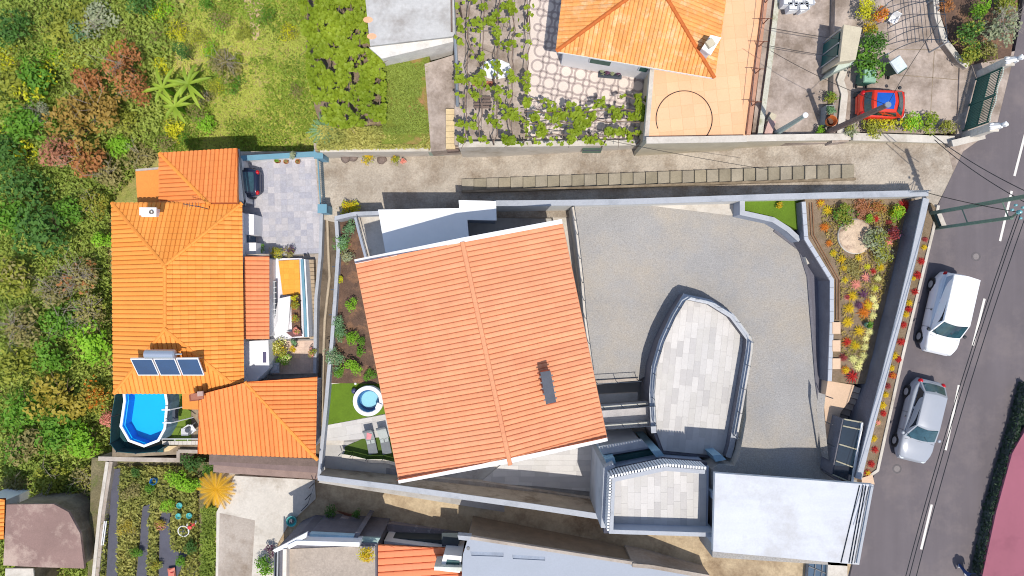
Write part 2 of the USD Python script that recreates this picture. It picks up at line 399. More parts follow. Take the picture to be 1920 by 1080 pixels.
aged = [M("roof_aged_a", (248, 176, 104), 0.8, var=0.16, scale=1.4, fine=0.12, rand=0.10, second=(240, 206, 160), sscale=1.6, slo=0.5, shi=0.7), M("roof_aged_b", (246, 168, 94), 0.8, var=0.18, scale=1.4, fine=0.12, rand=0.10, second=(240, 200, 150), sscale=1.6, slo=0.52, shi=0.72)]
terra_deck = M("roof_deck", (176, 92, 52), 0.9)
orange_floor = [M("terrace_tile_a", (249, 196, 152), 0.7, var=0.07, fine=0.05, rand=0.03, bump=0.1, scale=0.5), M("terrace_tile_b", (247, 191, 146), 0.7, var=0.07, fine=0.05, rand=0.03, bump=0.1, scale=0.5)]
metal_dark = M("dark_metal", (62, 70, 82), 0.45, var=0.05, fine=0.05, bump=0, spec=0.5)
metal_grey = M("galvanised_metal", (176, 182, 188), 0.35, var=0.06, fine=0.05, bump=0, metallic=0.6)
green_paint = M("green_paint", (52, 96, 84), 0.5, var=0.12, fine=0.1, bump=0.1)
teal_paint = M("blue_green_paint", (112, 158, 176), 0.5, var=0.08, fine=0.05, bump=0.05)
wood_pale = M("pale_timber", (224, 198, 152), 0.75, var=0.12, scale=3, fine=0.1)
wood_dark = M("old_timber", (122, 104, 96), 0.85, var=0.2, scale=3, fine=0.2)
rubber = M("rubber", (34, 34, 36), 0.8, bump=0)
black = M("black_plastic", (40, 42, 46), 0.5, bump=0)
pane = glassmat("clear_pane", (0.82, 0.90, 0.90))
dark_glass = M("dark_glazing", (40, 78, 92), 0.08, var=0.1, fine=0.05, bump=0, spec=0.6)
blue_glass = M("blue_glazing", (70, 96, 120), 0.12, var=0.1, fine=0.05, bump=0, spec=0.6)
render_beige = M("beige_render", (206, 194, 168), 0.85, var=0.12, fine=0.1)
peach = M("peach_stone", (226, 194, 164), 0.8, var=0.08, fine=0.08, rand=0.05)
pink = M("pink_coating", (162, 94, 110), 0.75, var=0.05, scale=0.3, fine=0.03, bump=0.1, second=(146, 82, 98), sscale=0.25, streak=(.235, .8, .15, .07))

# ---------------------------------------------------------------- ground levels
def alley_z(x, y): return np.interp(x, [-12, -10.65, -0.46, 19.0, 22], [-5.8, -5.75, -4.9, -0.25, -0.012])
C0 = at(1310, 690, -1.7)
def drive_z(x, y):
    a = np.degrees(np.arctan2(np.asarray(y) - C0[1], np.asarray(x) - C0[0]))
    a = np.where(a < -100, a + 360, a)
    return -0.15 - 2.55 * np.clip((a + 50) / 235, 0, 1) ** 0.65
def lane_z(x, y): return np.interp(x, [-16, -8.2, 5, 14.5, 16.4, 18], [-6.6, -6.1, -4.4, -1.1, -0.25, -0.012])
def bumps(x, y, f=1.0, o=4, seed=0):
    return meshkit.fbm(np.stack([np.asarray(x) * f, np.asarray(y) * f, np.full(np.shape(x), 0.3)], -1), o, seed)
def terrain_z(x, y):
    x, y = np.asarray(x, float), np.asarray(y, float)
    b = np.interp(x, [-60, -30, -15, -11, -5, 9, 15, 20, 30], [-16, -10.2, -8.4, -7.2, -7.2, -7.2, -4.4, -1.2, -1.0])
    hill = np.maximum(0.0, y - 8.2) * 0.24 * np.interp(x, [-34, -18, -8, -5], [0.35, 1, 1, 0])
    return b + np.minimum(hill, 3.4) + (bumps(x, y, .35, 4, 5) - .5) * np.interp(x, [-16, -11, -5], [1.2, 0.5, 0.0])

grass_ground = M("hillside_grass", (150, 152, 76), 0.95, var=0.25, scale=0.5, fine=0.25, fscale=9, bump=0.9, bdist=0.08, bscale=12, second=(196, 176, 116), sscale=0.22, slo=0.40, shi=0.64)
m = MB().sheet(sbox(-60, -50, 60, 50), terrain_z, 0.9)
solo("hillside_ground", m, grass_ground, kind="structure", smooth=True)
m = MB().prism(sbox(-700, -700, 700, 700).difference(sbox(-58, -48, 58, 48)), -18, -16.5)
solo("far_ground", m, grass_ground, kind="structure")

# road, worn markings, kerb
ROADP = [(1990, -700), (1932, -60), (1900, 110), (1868, 240), (1806, 284), (1757, 388), (1748, 430), (1690, 670), (1640, 890), (1630, 912), (1592, 1090), (1520, 1400), (1430, 1800), (1740, 1800), (1830, 1080), (1920, 730), (2010, 320), (2260, -700)]
solo("road", MB().prism(P(ROADP, 0), -0.4, 0.0), asphalt, kind="structure")
mark = M("road_marking_paint", (236, 230, 220), 0.7, var=0.08, fine=0.12, fscale=12, bump=0.2)
g = thing("road_marking", "broken white centre line painted on the grey road", "road marking", at(1820, 660, 0))
for a, b in (((1897, 358), (1875, 452)), ((1846, 560), (1824, 648)), ((1798, 722), (1773, 844)), ((1747, 946), (1727, 1030)), ((1716, 1100), (1698, 1190)), ((1925, 240), (1902, 330)), ((1956, 60), (1936, 190))):
    part(g, "dash", MB().wall([at(*a)[:2], at(*b)[:2]], 0.12, -0.01, 0.004), mark)
iron = M("cast_iron", (98, 92, 94), 0.6, var=0.2, fine=0.2)
for (x, y), lab in (((1830, 481), "round manhole cover in the road above the white van"), ((1682, 879), "small round manhole cover in the road below the silver hatchback")):
    c = at(x, y); g = thing("manhole_cover", lab, "manhole cover", c)
    part(g, "frame", MB().lathe([(0.17, 0.002), (0.17, 0.007), (0.24, 0.007), (0.24, -0.05)], c, 24), iron)
    part(g, "lid", MB().lathe([(0.001, 0.006), (0.15, 0.006), (0.15, -0.02)], c, 24), M("lid_iron", (132, 124, 122), 0.6, var=0.2, fine=0.2))

# the stepped alley along the north side
ALLEY = Pf([(588, 268), (1820, 258), (1800, 300), (1757, 392), (1735, 402), (930, 408), (640, 420), (600, 410)], alley_z)
solo("alley", MB().sheet(ALLEY, alley_z, 0.6, skirt=1.2), M("alley_cobbles", (190, 178, 162), 0.9, var=0.2, scale=0.8, fine=0.22, fscale=10, bump=0.9, bscale=9, bdist=0.05, second=(150, 134, 116), sscale=0.5, slo=0.44, shi=0.66), kind="structure", smooth=True)
st = thing("alley_staircase", "long flight of narrow concrete steps running down the alley beside the boundary wall", "staircase", at(1300, 330, -2.6))
step_m = [M("step_a", (166, 156, 138), 0.88, var=0.2, fine=0.15, rand=0.1), M("step_b", (156, 146, 126), 0.88, var=0.2, fine=0.15, rand=0.1)]
NS = 32
for i in range(NS):
    a, b = i / NS, (i + 1) / NS
    q = lambda t, e: (866 + (1602 - 866) * t, (336 - 28 * t) if e else (357 - 23 * t))
    zt = alley_z(atf(*q((a + b) / 2, 0), alley_z)[0], 0) + 0.16
    pts = [at(*q(a, 1), zt), at(*q(b, 1), zt), at(*q(b, 0), zt), at(*q(a, 0), zt)]
    p4 = np.array(pts)[:, :2]; p4[[1, 2]] -= (p4[[1, 2]] - p4[[0, 3]]) * 0.035
    part(st, "step", MB().prism(p4, zt - 0.5, zt), step_m[i % 2])
m = MB().wall(Pf([(1602, 336), (866, 360)], alley_z), 0.12, [-1.2, -5.5], [alley_z(atf(1602, 336, alley_z)[0], 0) + .18, alley_z(atf(866, 360, alley_z)[0], 0) + .18])
part(st, "side_kerb", m, concrete_dark)
#landing = MB().prism(Pf([(722, 352), (858, 356), (858, 300), (722, 300)], alley_z), lambda x, y: alley_z(x, y) - .3, lambda x, y: alley_z(x, y) + 0.012)
#solo("alley_landing", landing, concrete_pale, kind="structure")

# yards north of the alley
solo("car_yard", MB().prism(P([(1568, -80), (1790, -80), (1790, 20), (1812, 125), (1800, 245), (1560, 268)], -0.1), -1.5, -0.1), concrete_yard, kind="structure")
# the apron between yard gate, alley and road
solo("road_apron", MB().prism(P([(1800, 120), (1905, 95), (1868, 242), (1806, 286), (1790, 330), (1775, 270), (1795, 250)], 0), -0.6, -0.006), concrete_yard, kind="structure")
solo("lower_yard", MB().prism(P([(1447, -80), (1570, -80), (1570, 268), (1408, 268), (1425, 120)], -0.6), -3.0, -0.6), concrete_yard, kind="structure")
solo("sunken_passage", MB().prism(P([(1380, -80), (1500, -80), (1470, 268), (1360, 268)], -2.6), -3.4, -2.6), concrete_dark, kind="structure")
CIRC = P([(990, -80), (1260, -80), (1240, 150), (1226, 272), (988, 272)], -2.4)
mosaic = M("mosaic_paving", (232, 216, 204), 0.85, var=0.07, scale=0.7, fine=0.12, fscale=26, bump=0.4, bscale=30)
patio = solo("mosaic_patio", MB().prism(CIRC, -3.4, -2.4), mosaic, kind="structure")
ring_m = M("mosaic_ring", (188, 172, 166), 0.9, var=0.12, fine=0.16, fscale=26)
cp = Polygon(CIRC).buffer(-0.3)
for j in range(-8, 16):
    for i in range(-3, 12):
        for big in (True, False):
            px, py = 1024 - 5.4 * j + 26.9 * i + (0 if big else 10.7), 40 + 27.7 * j + 5.4 * i + (0 if big else 16.5)
            c = at(px, py, -2.396); r = 0.37 if big else 0.235
            if cp.contains(Point(c[0], c[1])):
                an = np.linspace(0, 2 * np.pi, 25)[:-1]
                ring = Polygon(np.c_[c[0] + np.cos(an) * r, c[1] + np.sin(an) * r]).difference(Polygon(np.c_[c[0] + np.cos(an) * (r - .11), c[1] + np.sin(an) * (r - .11)]))
                part(patio, "stone_ring", MB().prism(ring, -2.41, -2.396, bottom=False), ring_m)
solo("vine_yard", MB().prism(P([(852, -80), (996, -80), (990, 272), (852, 272)], -2.6), -3.6, -2.6), concrete_yard, kind="structure")
solo("side_path", MB().prism(P([(796, 120), (860, 100), (860, 280), (808, 284)], -3.1), -4.5, -3.1), concrete_yard, kind="structure")
solo("small_lawn", MB().sheet(P([(716, 100), (805, 100), (812, 270), (716, 270)], -3.3), lambda x, y: -3.3 + .12 * bumps(x, y, 1, 1), 0.5, skirt=1.5),
     M("rough_lawn", (128, 140, 52), 0.95, var=0.25, scale=1.2, fine=0.25, fscale=14, bump=0.9, bdist=0.06, second=(182, 138, 92), sscale=0.55, slo=0.5, shi=0.62), kind="structure", smooth=True)
solo("vine_bed", MB().sheet(P([(566, -80), (684, -80), (700, 90), (722, 110), (722, 262), (612, 268), (590, 200)], -3.9), lambda x, y: -3.9 + .15 * bumps(x, y, 1, 1), 0.5, skirt=2.5), 
     M("vine_soil", (150, 130, 108), 0.95, var=0.3, scale=1.2, fine=0.3, fscale=8, bump=0.9, bdist=0.06, second=(108, 92, 74), sscale=0.8), kind="structure", smooth=True)
solo("verge_bank", MB().sheet(P([(600, 225), (820, 232), (820, 283), (590, 283)], -3.7), lambda x, y: -3.9 + .5 * bumps(x, y, 1.3), 0.4, skirt=2.5), 
     M("verge_soil", (172, 152, 122), 0.95, var=0.3, scale=1.5, fine=0.3, fscale=9, bump=0.9, bdist=0.06, second=(120, 104, 66), sscale=0.8), kind="structure", smooth=True)

# retaining wall on the north side of the alley, lengths at the yards' heights
def base(x0, x1): return [alley_z(at(x, 275, -3)[0], 0) - .4 for x in (x0, x1)]
for pts, zt, lab, w, cm in (
    ([(600, 279), (860, 277)], -3.6, "low pale concrete retaining wall above the alley below the dry verge", 0.3, concrete_pale),
    ([(860, 271), (1212, 267)], -1.9, "concrete retaining wall under the grapevine and mosaic patio edge", 0.22, concrete_pale),
    ([(1212, 263), (1400, 260)], 0.45, "orange capped parapet wall at the foot of the peach tiled terrace", 0.25, concrete_pale),
    ([(1400, 259), (1600, 256)], 0.15, "pale concrete wall between the lower yard and the alley", 0.25, concrete_pale),
    ([(1600, 256), (1790, 262)], 0.35, "low concrete wall under the hedge of the car yard", 0.3, concrete_pale)):
    wl = thing("retaining_wall", lab, "wall", at(*pts[0], zt))
    q = P(pts, zt)
    part(wl, "wall_body", MB().wall(q, w, base(pts[0][0], pts[1][0]), zt - .06), concrete_pale if zt < 0 else render_beige)
    part(wl, "coping", MB().wall(q, w + .08, zt - .058, zt), cm)
hatch = thing("meter_hatch", "greenish sloping metal hatch in the retaining wall beside the pale timber ramp", "hatch", at(812, 288, -4.4))
part(hatch, "lid", MB().hull(np.vstack([at(798, 277, -3.55), at(826, 277, -3.55), at(832, 292, -4.5), at(806, 292, -4.5), at(798, 277, -3.7), at(826, 277, -3.7), at(832, 292, -4.6), at(806, 292, -4.6)])), M("faded_green_metal", (150, 164, 150), 0.6))
part(hatch, "rib", MB().wall([at(803, 284, -3.95)[:2], at(829, 284, -3.95)[:2]], .03, -4.1, -3.93), metal_dark)
hatch = thing("meter_hatch", "green sloping metal hatch below the grapevine at the mosaic patio edge", "hatch", at(1110, 282, -3.0))
part(hatch, "lid", MB().hull(np.vstack([at(1093, 277, -2.6), at(1130, 277, -2.6), at(1126, 287, -3.2), at(1091, 287, -3.2), at(1093, 277, -2.7), at(1130, 277, -2.7), at(1126, 287, -3.3), at(1091, 287, -3.3)])), M("dull_green_metal", (98, 118, 102), 0.6))
part(hatch, "rib", MB().wall([at(1094, 282, -2.85)[:2], at(1127, 282, -2.85)[:2]], .03, -3.0, -2.83), metal_dark)
ramp = thing("timber_ramp", "pale timber boarded ramp between the vine yard and the dry verge", "ramp", at(844, 240, -2.7))
for i in range(7):
    a, b = 204 + i * 10.8, 204 + (i + 1) * 10.8 - .6
    part(ramp, "board", MB().prism(P([(836, a), (853, a), (853 + i * .1, b), (836, b)], -2.75), -3.0, -2.75), wood_pale)
part(ramp, "end_beam", MB().wall(P([(838, 282), (860, 281)], -3.0), 0.14, -3.4, -2.95), wood_dark)

# ---------------------------------------------------------------- the middle property: driveway, terraces, walls
TERR = [(1284, 556), (1330, 566), (1372, 592), (1405, 636), (1403, 660), (1386, 760), (1372, 838), (1362, 862), (1240, 850), (1226, 812), (1222, 740), (1226, 690), (1240, 640), (1262, 592)]
TERRP = Polygon(P(TERR, -1.7))
DRIVE = Polygon(Pf([(1075, 384), (1250, 378), (1400, 376), (1500, 400), (1545, 470), (1570, 540), (1568, 640), (1560, 715), (1558, 860), (1640, 915), (1600, 1062), (1336, 1045), (1334, 880), (1368, 858), (1374, 820), (1390, 730), (1220, 700), (1198, 712), (1116, 722), (1095, 560), (1080, 450)], drive_z)).buffer(0).difference(TERRP.buffer(-0.05))
cob = M("driveway_setts", (168, 165, 162), 0.85, var=0.12, scale=0.35, fine=0.26, fscale=16, bump=0.9, bscale=14, bdist=0.03, second=(182, 172, 158), sscale=0.22, slo=0.42, shi=0.68)
solo("driveway", MB().sheet(DRIVE, drive_z, 0.5, skirt=3.0), cob, kind="structure", smooth=True)
# pale triangular kerb pavement against the north wall
solo("pale_kerb_pavement", MB().prism(Pf([(1205, 384), (1412, 372), (1395, 402), (1370, 404)], lambda x, y: drive_z(x, y) + .1), lambda x, y: drive_z(x, y) - .3, lambda x, y: drive_z(x, y) + .1), concrete_pale, kind="structure")
lawn1 = P([(1392, 372), (1500, 372), (1497, 432), (1458, 412), (1394, 400)], -0.75)
solo("corner_lawn", MB().prism(lawn1, -2.5, -0.75), turf, kind="structure")
kw = thing("lawn_kerb_wall", "low blue grey kerb wall around the small corner lawn", "wall", at(1450, 410, -.6))
part(kw, "wall_body", MB().wall(P([(1392, 376), (1392, 399), (1450, 412), (1478, 430), (1500, 450)], -0.6), 0.22, -2.4, -0.6), blue_wall)
part(kw, "coping", MB().wall(P([(1392, 376), (1392, 399), (1450, 412), (1478, 430), (1500, 450)], -0.56), 0.26, -0.598, -0.56), blue_cap)
# kerb apron and cladded retaining wall on the east of the driveway, below the flower garden
RW = [(1507, 378), (1512, 448), (1560, 525), (1560, 600), (1556, 715)]
rw = thing("garden_retaining_wall", "dark stone clad retaining wall between driveway and flower garden with a pale jointed coping", "wall", at(1555, 560, -.2))
rq = P(RW, -0.05)
part(rw, "cladding", MB().wall(rq, 0.24, -2.6, -0.11), slate_wall)
pl = LineString(rq); n = 16
for i in range(n):
    s0, s1 = pl.length * i / n + .008, pl.length * (i + 1) / n - .008
    seg = shapely.ops.substring(pl, s0, s1) if hasattr(shapely, "ops") else None
    part(rw, "coping_stone", MB().wall(np.array(seg.coords), 0.2, -0.108, -0.05), M("pale_blue_coping", (190, 194, 202), .8, var=.08, fine=.08))
low = thing("driveway_bench_wall", "low grey kerb wall standing along the right bend of the driveway", "wall", at(1520, 560, -1.2))
lq = [(1452, 432), (1500, 468), (1516, 520), (1524, 620), (1532, 720), (1550, 850), (1560, 884)]
zs = [drive_z(*at(x, y, -1.3)[:2]) for x, y in lq]
part(low, "kerb", MB().wall([at(x, y, z + .08)[:2] for (x, y), z in zip(lq, zs)], 0.14, [z - .3 for z in zs], [z + .08 for z in zs]), slate_wall)
# strip of ground between kerb and clad wall
solo("gravel_strip", MB().sheet(Polygon(Pf(lq + [(1565, 884), (1566, 715), (1572, 525), (1520, 440)], drive_z)).buffer(0), lambda x, y: drive_z(x, y) + .012, .5), M("grey_gravel", (112, 110, 120), 0.9, var=0.15, fine=0.25, fscale=30, bump=0.8, bscale=40), kind="structure")
solo("pale_step_slab", MB().prism(P([(1502, 452), (1512, 448), (1534, 484), (1514, 496)], -1.15), -2.2, -1.15), concrete_pale, kind="structure")

GARD = P([(1508, 374), (1745, 372), (1735, 405), (1640, 718), (1606, 720), (1556, 715), (1562, 600), (1563, 525), (1514, 446)], -0.18)
solo("flower_garden_soil", MB().sheet(GARD, lambda x, y: -0.2 + .12 * bumps(x, y, 1.5, 1), 0.45, skirt=2.0), soil_tan, kind="structure", smooth=True)
for i, (a, b) in enumerate(((604, 626), (638, 659), (672, 692))):
    solo("garden_slab", MB().prism(P([(1561, a), (1576, a), (1576, b), (1561, b)], -0.02), -.3, -0.02), peach, f"square peach paving slab in the flower garden edge, {['topmost', 'middle', 'bottom'][i]} of the three", "paving slab")
hose_m = M("brown_pipe", (150, 104, 70), 0.6, bump=0)
pipe = thing("irrigation_pipes", "pair of brown irrigation pipes laid along the flower garden coping", "pipe", at(1540, 470, -.1))
for o in (0, 5):
    part(pipe, "pipe", MB().tube([at(x + o, y, -.08) for x, y in ((1518, 380), (1521, 440), (1568, 524), (1568, 600))], 0.02, 6), hose_m)
# wall between garden and road
ew = thing("road_boundary_wall", "long blue grey boundary wall beside the road with dark clad inner face", "wall", at(1690, 600, 0))
eq = [(1737, 372), (1716, 470), (1690, 580), (1660, 700), (1634, 800), (1610, 898)]
part(ew, "wall_body", MB().wall(P(eq, 1.3), 0.2, -1.5, 1.22), slate_wall)
part(ew, "coping", MB().wall(P(eq, 1.3), 0.3, 1.222, 1.3), blue_cap)
# north boundary wall with a sloping blue grey coping
nw = thing("north_boundary_wall", "long blue grey boundary wall between the alley and the driveway", "wall", at(1300, 378, -1))
npx = [(926, 381), (1080, 380), (1180, 378), (1300, 374), (1450, 369), (1600, 365), (1741, 362)]
nz = np.interp([p[0] for p in npx], [926, 1200, 1500, 1741], [-1.75, -0.7, 0.4, 1.3])
nq = [at(x, y, z)[:2] for (x, y), z in zip(npx, nz)]
part(nw, "wall_body", MB().wall(nq, 0.2, nz - 5.0, nz - .07), M("wall_cream_render", (226, 224, 218), 0.8, var=0.06, fine=0.05))
part(nw, "coping", MB().wall(nq, 0.3, nz - .068, nz), blue_cap)
rail = thing("corner_railing", "short row of metal spikes on the boundary wall corner by the road", "railing", at(1720, 357, 1.3))
for i in range(9):
    c = at(1708 + i * 3.4, 360.5 - i * .1, 1.3); part(rail, "spike", MB().tube([c, c + [0, 0.03, .45]], 0.015, 5), metal_grey)
part(rail, "rail", MB().tube([at(1706, 360.5, 1.6), at(1738, 359.6, 1.6)], .015, 5), metal_grey)

# oval terrace
ot = thing("oval_terrace", "raised oval terrace of pale pavers inside the driveway loop with blue grey parapet", "terrace", at(1310, 700, -2))
part(ot, "podium", MB().prism(TERRP, -5.2, -1.745), slate_wall)
pavers(ot, "paving_slab", TERRP.buffer(-0.16), -1.70, 0.84, 0.33, 84, grey_tile, seed=3, randlen=True, th=0.04)
cap = [(1226, 812), (1222, 740), (1226, 690), (1240, 640), (1262, 592), (1284, 556), (1330, 566), (1372, 592), (1405, 636), (1403, 660), (1386, 760), (1372, 838), (1366, 858)]
lowz = -0.95
pq = P(cap, lowz)
part(ot, "parapet", MB().wall(pq, 0.2, -3.6, lowz - .05), slate_wall)
part(ot, "coping", MB().wall(pq, 0.27, lowz - .048, lowz), blue_cap)
rl = thing("terrace_railing", "dark thin post and rail guard on the oval terrace parapet", "railing", at(1300, 650, -.9))
line = LineString(P(cap[:-1], lowz))
for i in range(14):
    c = np.array(line.interpolate(line.length * (i + .5) / 14).coords[0]); part(rl, "post", MB().tube([(*c, lowz - .02), (*c, lowz + .75)], 0.018, 5), metal_dark)
pts = [(*np.array(line.interpolate(line.length * t).coords[0]), lowz + .72) for t in np.linspace(0.03, .97, 40)]
part(rl, "glass_panel", MB().wall(np.array(pts)[:, :2], 0.012, lowz + .08, lowz + .66), pane)

# west edge of the driveway: ledge, parapet, rail
ed = thing("driveway_edge_wall", "thin pale kerb wall with dark rail along the left edge of the driveway", "wall", at(1085, 500, -2.5))
eqp = [(1074, 388), (1082, 440), (1092, 530), (1097, 596), (1110, 690)]
ez = [drive_z(*at(x, y, -2.6)[:2]) + .25 for x, y in eqp]
part(ed, "kerb", MB().wall([at(x, y, z)[:2] for (x, y), z in zip(eqp, ez)], 0.16, [z - 3 for z in ez], ez), concrete_pale)
for i in range(9):
    t = i / 8; x, y = np.interp(t, np.linspace(0, 1, 5), [p[0] for p in eqp]), np.interp(t, np.linspace(0, 1, 5), [p[1] for p in eqp])
    z = np.interp(t, np.linspace(0, 1, 5), ez); c = at(x, y, z); part(ed, "rail_post", MB().tube([c, c + [0, 0, .8]], .02, 5), metal_dark)
part(ed, "hand_rail", MB().tube([at(x, y, z + 0) + [0, 0, .8] for (x, y), z in zip(eqp, ez)], .02, 5), metal_dark)
solo("house_ledge", MB().prism(P([(1030, 384), (1069, 384), (1110, 640), (1085, 640), (1052, 470)], -4.3), -5.2, -4.3), concrete_pale, kind="structure")

# lower ground of the house
solo("house_yard", MB().prism(P([(634, 402), (1110, 376), (1120, 640), (1245, 690), (1300, 860), (1240, 900), (1150, 985), (1040, 975), (598, 905), (606, 860), (622, 640), (630, 540)], -5.1), -6.0, -5.1), M("grey_screed", (190, 186, 180), 0.8, var=0.08, fine=0.06, second=(160, 154, 148), sscale=0.4), kind="structure")
br = thing("foot_bridge", "grey concrete foot bridge with glass rails from the oval terrace to the house", "bridge", at(1175, 776, -1.7))
part(br, "deck", MB().prism(P([(1095, 762), (1224, 752), (1226, 796), (1095, 806)], -1.72), -2.0, -1.72), M("bridge_deck", (176, 172, 172), 0.8))
for a, b in (((1095, 766), (1223, 756)), ((1095, 801), (1225, 792))):
    part(br, "curb", MB().wall(P([a, b], -1.6), 0.16, -2.02, -1.6), concrete_pale)
    q = np.array(P([a, b], -1.6))
    for t in (.28, .55, .78, .97):
        c = q[0] + (q[1] - q[0]) * t; part(br, "post", MB().tube([(*c, -1.6), (*c, -.65)], .02, 5), metal_dark)
    part(br, "hand_rail", MB().tube([(*q[0], -.66), (*q[1], -.66)], .022, 5), metal_dark)
    part(br, "glass_panel", MB().wall(q, .012, -1.52, -.72), pane)
be = thing("concrete_beam", "pale flat concrete slab in the sunken gap beside the foot bridge", "slab", at(1160, 747, -3))
part(be, "slab", MB().prism(P([(1090, 742), (1196, 736), (1196, 753), (1090, 760)], -2.7), -3.0, -2.7), concrete_pale)
part(be, "upstand", MB().wall(P([(1090, 760), (1196, 753)], -2.6), .08, -3.0, -2.6), concrete)
dg = thing("driveway_end_guard", "dark metal rail with glass at the lower end of the driveway above the gap", "railing", at(1157, 708, -2.6))
q = P([(1112, 716), (1197, 711)], -2.6)
part(dg, "sill", MB().wall(q, .14, -5.0, -2.55), concrete)
for t in (0.06, .5, .97):
    c = np.array(q[0]) + (np.array(q[1]) - q[0]) * t; part(dg, "post", MB().tube([(*c, -2.6), (*c, -1.65)], .02, 5), metal_dark)
part(dg, "hand_rail", MB().tube([(*q[0], -1.66), (*q[1], -1.66)], .022, 5), metal_dark)
# tiled lower court
ct = solo("lower_court", MB().prism(P([(930, 905), (1120, 835), (1140, 940), (1138, 950), (900, 915)], -5.02), -5.3, -5.02), grout, kind="structure")
pavers(ct, "paving_slab", P([(900, 905), (1000, 820), (1122, 790), (1140, 925), (1010, 912)], -5.0), -5.0, .8, .32, 0, grey_tile, seed=5, randlen=True, th=.03)

# south boundary wall
sw = thing("south_boundary_wall", "blue grey boundary wall along the lower lane below the salmon roofed house", "wall", at(860, 930, -2))
spx = [(596, 896), (740, 914), (870, 932), (1000, 950), (1132, 970)]; sz = np.array([-3.3, -2.9, -2.5, -2.1, -1.8])
sq = [at(x, y, z)[:2] for (x, y), z in zip(spx, sz)]
part(sw, "wall_body", MB().wall(sq, .2, -7, sz - .07), M("stained_render", (176, 160, 140), .85, var=.2, fine=.15, second=(130, 112, 92), sscale=.6))
part(sw, "coping", MB().wall(sq, .3, sz - .068, sz), blue_cap)
part(sw, "ledge", MB().wall(P([(760, 900), (900, 912), (1128, 946)], -4.6), .5, -5.2, -4.6), concrete)

# lane on the south
LANE = Pf([(404, 884), (600, 888), (740, 905), (1130, 958), (1330, 985), (1345, 1030), (1600, 1052), (1570, 1130), (1540, 1300), (400, 1300)], lane_z)
solo("lane", MB().sheet(LANE, lane_z, .6, skirt=1.5), M("lane_concrete", (206, 184, 150), .88, var=.16, scale=.6, fine=.16, fscale=7, second=(150, 126, 98), sscale=.5, slo=.44, shi=.66), kind="structure", smooth=True)
solo("concrete_forecourt", MB().prism(Pf([(406, 960), (440, 892), (590, 900), (592, 935), (540, 985), (520, 1020), (515, 1120), (404, 1120)], lambda x, y: -6.25), -8.5, -6.25), concrete_pale, kind="structure")
solo("forecourt_patch", MB().prism(P([(412, 962), (478, 976), (470, 1110), (408, 1110)], -6.24), -6.3, -6.242), concrete, kind="structure")

# ---------------------------------------------------------------- the salmon roofed house in the middle
RT = {"TL": at(668, 494, 1.5), "TR": at(1053, 419, 1.5), "BR": at(1136, 818, 1.5), "BL": at(748, 897, 1.5), "RT": at(867, 454, 2.7), "RB": at(954, 859, 2.7)}
mh = thing("salmon_roofed_house", "house with a broad salmon tiled gable roof and white verges amid the plot", "house", at(900, 660, -5))
hp = Polygon([RT[k][:2] for k in ("TL", "TR", "BR", "BL")]).buffer(-0.45, join_style=2)
part(mh, "wall", MB().prism(hp, -5.4, 1.3), plaster)
part(mh, "gable", MB().hull([*(p - [0, 0, .25] for p in (RT["TL"] * .97 + RT["BR"] * .03, RT["TR"] * .97 + RT["BL"] * .03, RT["RT"] * .97 + RT["RB"] * .03)), *(p - [0, 0, .25] for p in (RT["BL"] * .97 + RT["TR"] * .03, RT["BR"] * .97 + RT["TL"] * .03, RT["RB"] * .97 + RT["RT"] * .03))]), plaster)
tiled(mh, [RT["TL"], RT["RT"], RT["RB"], RT["BL"]], salmon, w=0.247, dv=.42, pr=.85, base_mat=terra_deck, seed=1)
tiled(mh, [RT["RT"], RT["TR"], RT["BR"], RT["RB"]], salmon, w=0.247, dv=.42, pr=.85, base_mat=terra_deck, seed=2)
ridge(mh, RT["RT"], RT["RB"], salmon[0], r=0.12, up=.05)
for a, b, c in (("TL", "RT", "TR"), ("BL", "RB", "BR")):
    o = (RT["BL"] - RT["TL"]); o = o / np.linalg.norm(o) * (-0.09 if a == "TL" else 0.11)
    for p, q_ in ((RT[a], RT[b]), (RT[b], RT[c])):
        p1, q1 = p + o, q_ + o
        d = (q1 - p1) / np.linalg.norm(q1 - p1); p1, q1 = p1 - d * .04, q1 + d * .04
        nx = np.array([o[0], o[1], 0]) / np.linalg.norm(o[:2]) * .11
        part(mh, "verge", MB().hull([p1 - nx + [0, 0, .10], p1 + nx + [0, 0, .10], q1 - nx + [0, 0, .10], q1 + nx + [0, 0, .10], p1 - nx - [0, 0, .2], p1 + nx - [0, 0, .2], q1 - nx - [0, 0, .2], q1 + nx - [0, 0, .2]]), white_paint)
for a, b in (("TL", "BL"), ("TR", "BR")):
    part(mh, "gutter", MB().tube([RT[a] - [0, 0, .12], RT[b] - [0, 0, .12]], .07, 8), salmon[0])
for t in (.2, .5, .8):   # windows on the walls, seen from the side
    for side, nrm in ((("TL", "BL"), -1), (("TR", "BR"), 1)):
        p = RT[side[0]] * (1 - t) + RT[side[1]] * t; o = (RT["TR"] - RT["TL"]); o /= np.linalg.norm(o); d = (RT["BL"] - RT["TL"]); ang = math.atan2(d[1], d[0])
        for z in (-.3, -3.6):
            w = part(mh, "window", MB().box((*(p - o * nrm * .45)[:2], z), (1.3, .08, 1.3), ang), white_paint)
            part(w, "pane", MB().box((*(p - o * nrm * .44)[:2], z), (1.14, .09, 1.14), ang), dark_glass)
ch = thing("flat_chimney", "long narrow dark grey chimney cap standing on the salmon roof", "chimney", at(1028, 725, 2.2))
d = RT["BL"] - RT["TL"]; d /= np.linalg.norm(d); e = np.array([-d[1], d[0], 0.0])
cc = [at(1013, 698, 3.2), at(1032, 695, 3.2), at(1043, 754, 3.2), at(1024, 758, 3.2)]
part(ch, "stack", MB().prism(Polygon([c[:2] for c in cc]).buffer(-.05, join_style=2), 1.5, 3.12), M("chimney_red_render", (196, 104, 72), .8))
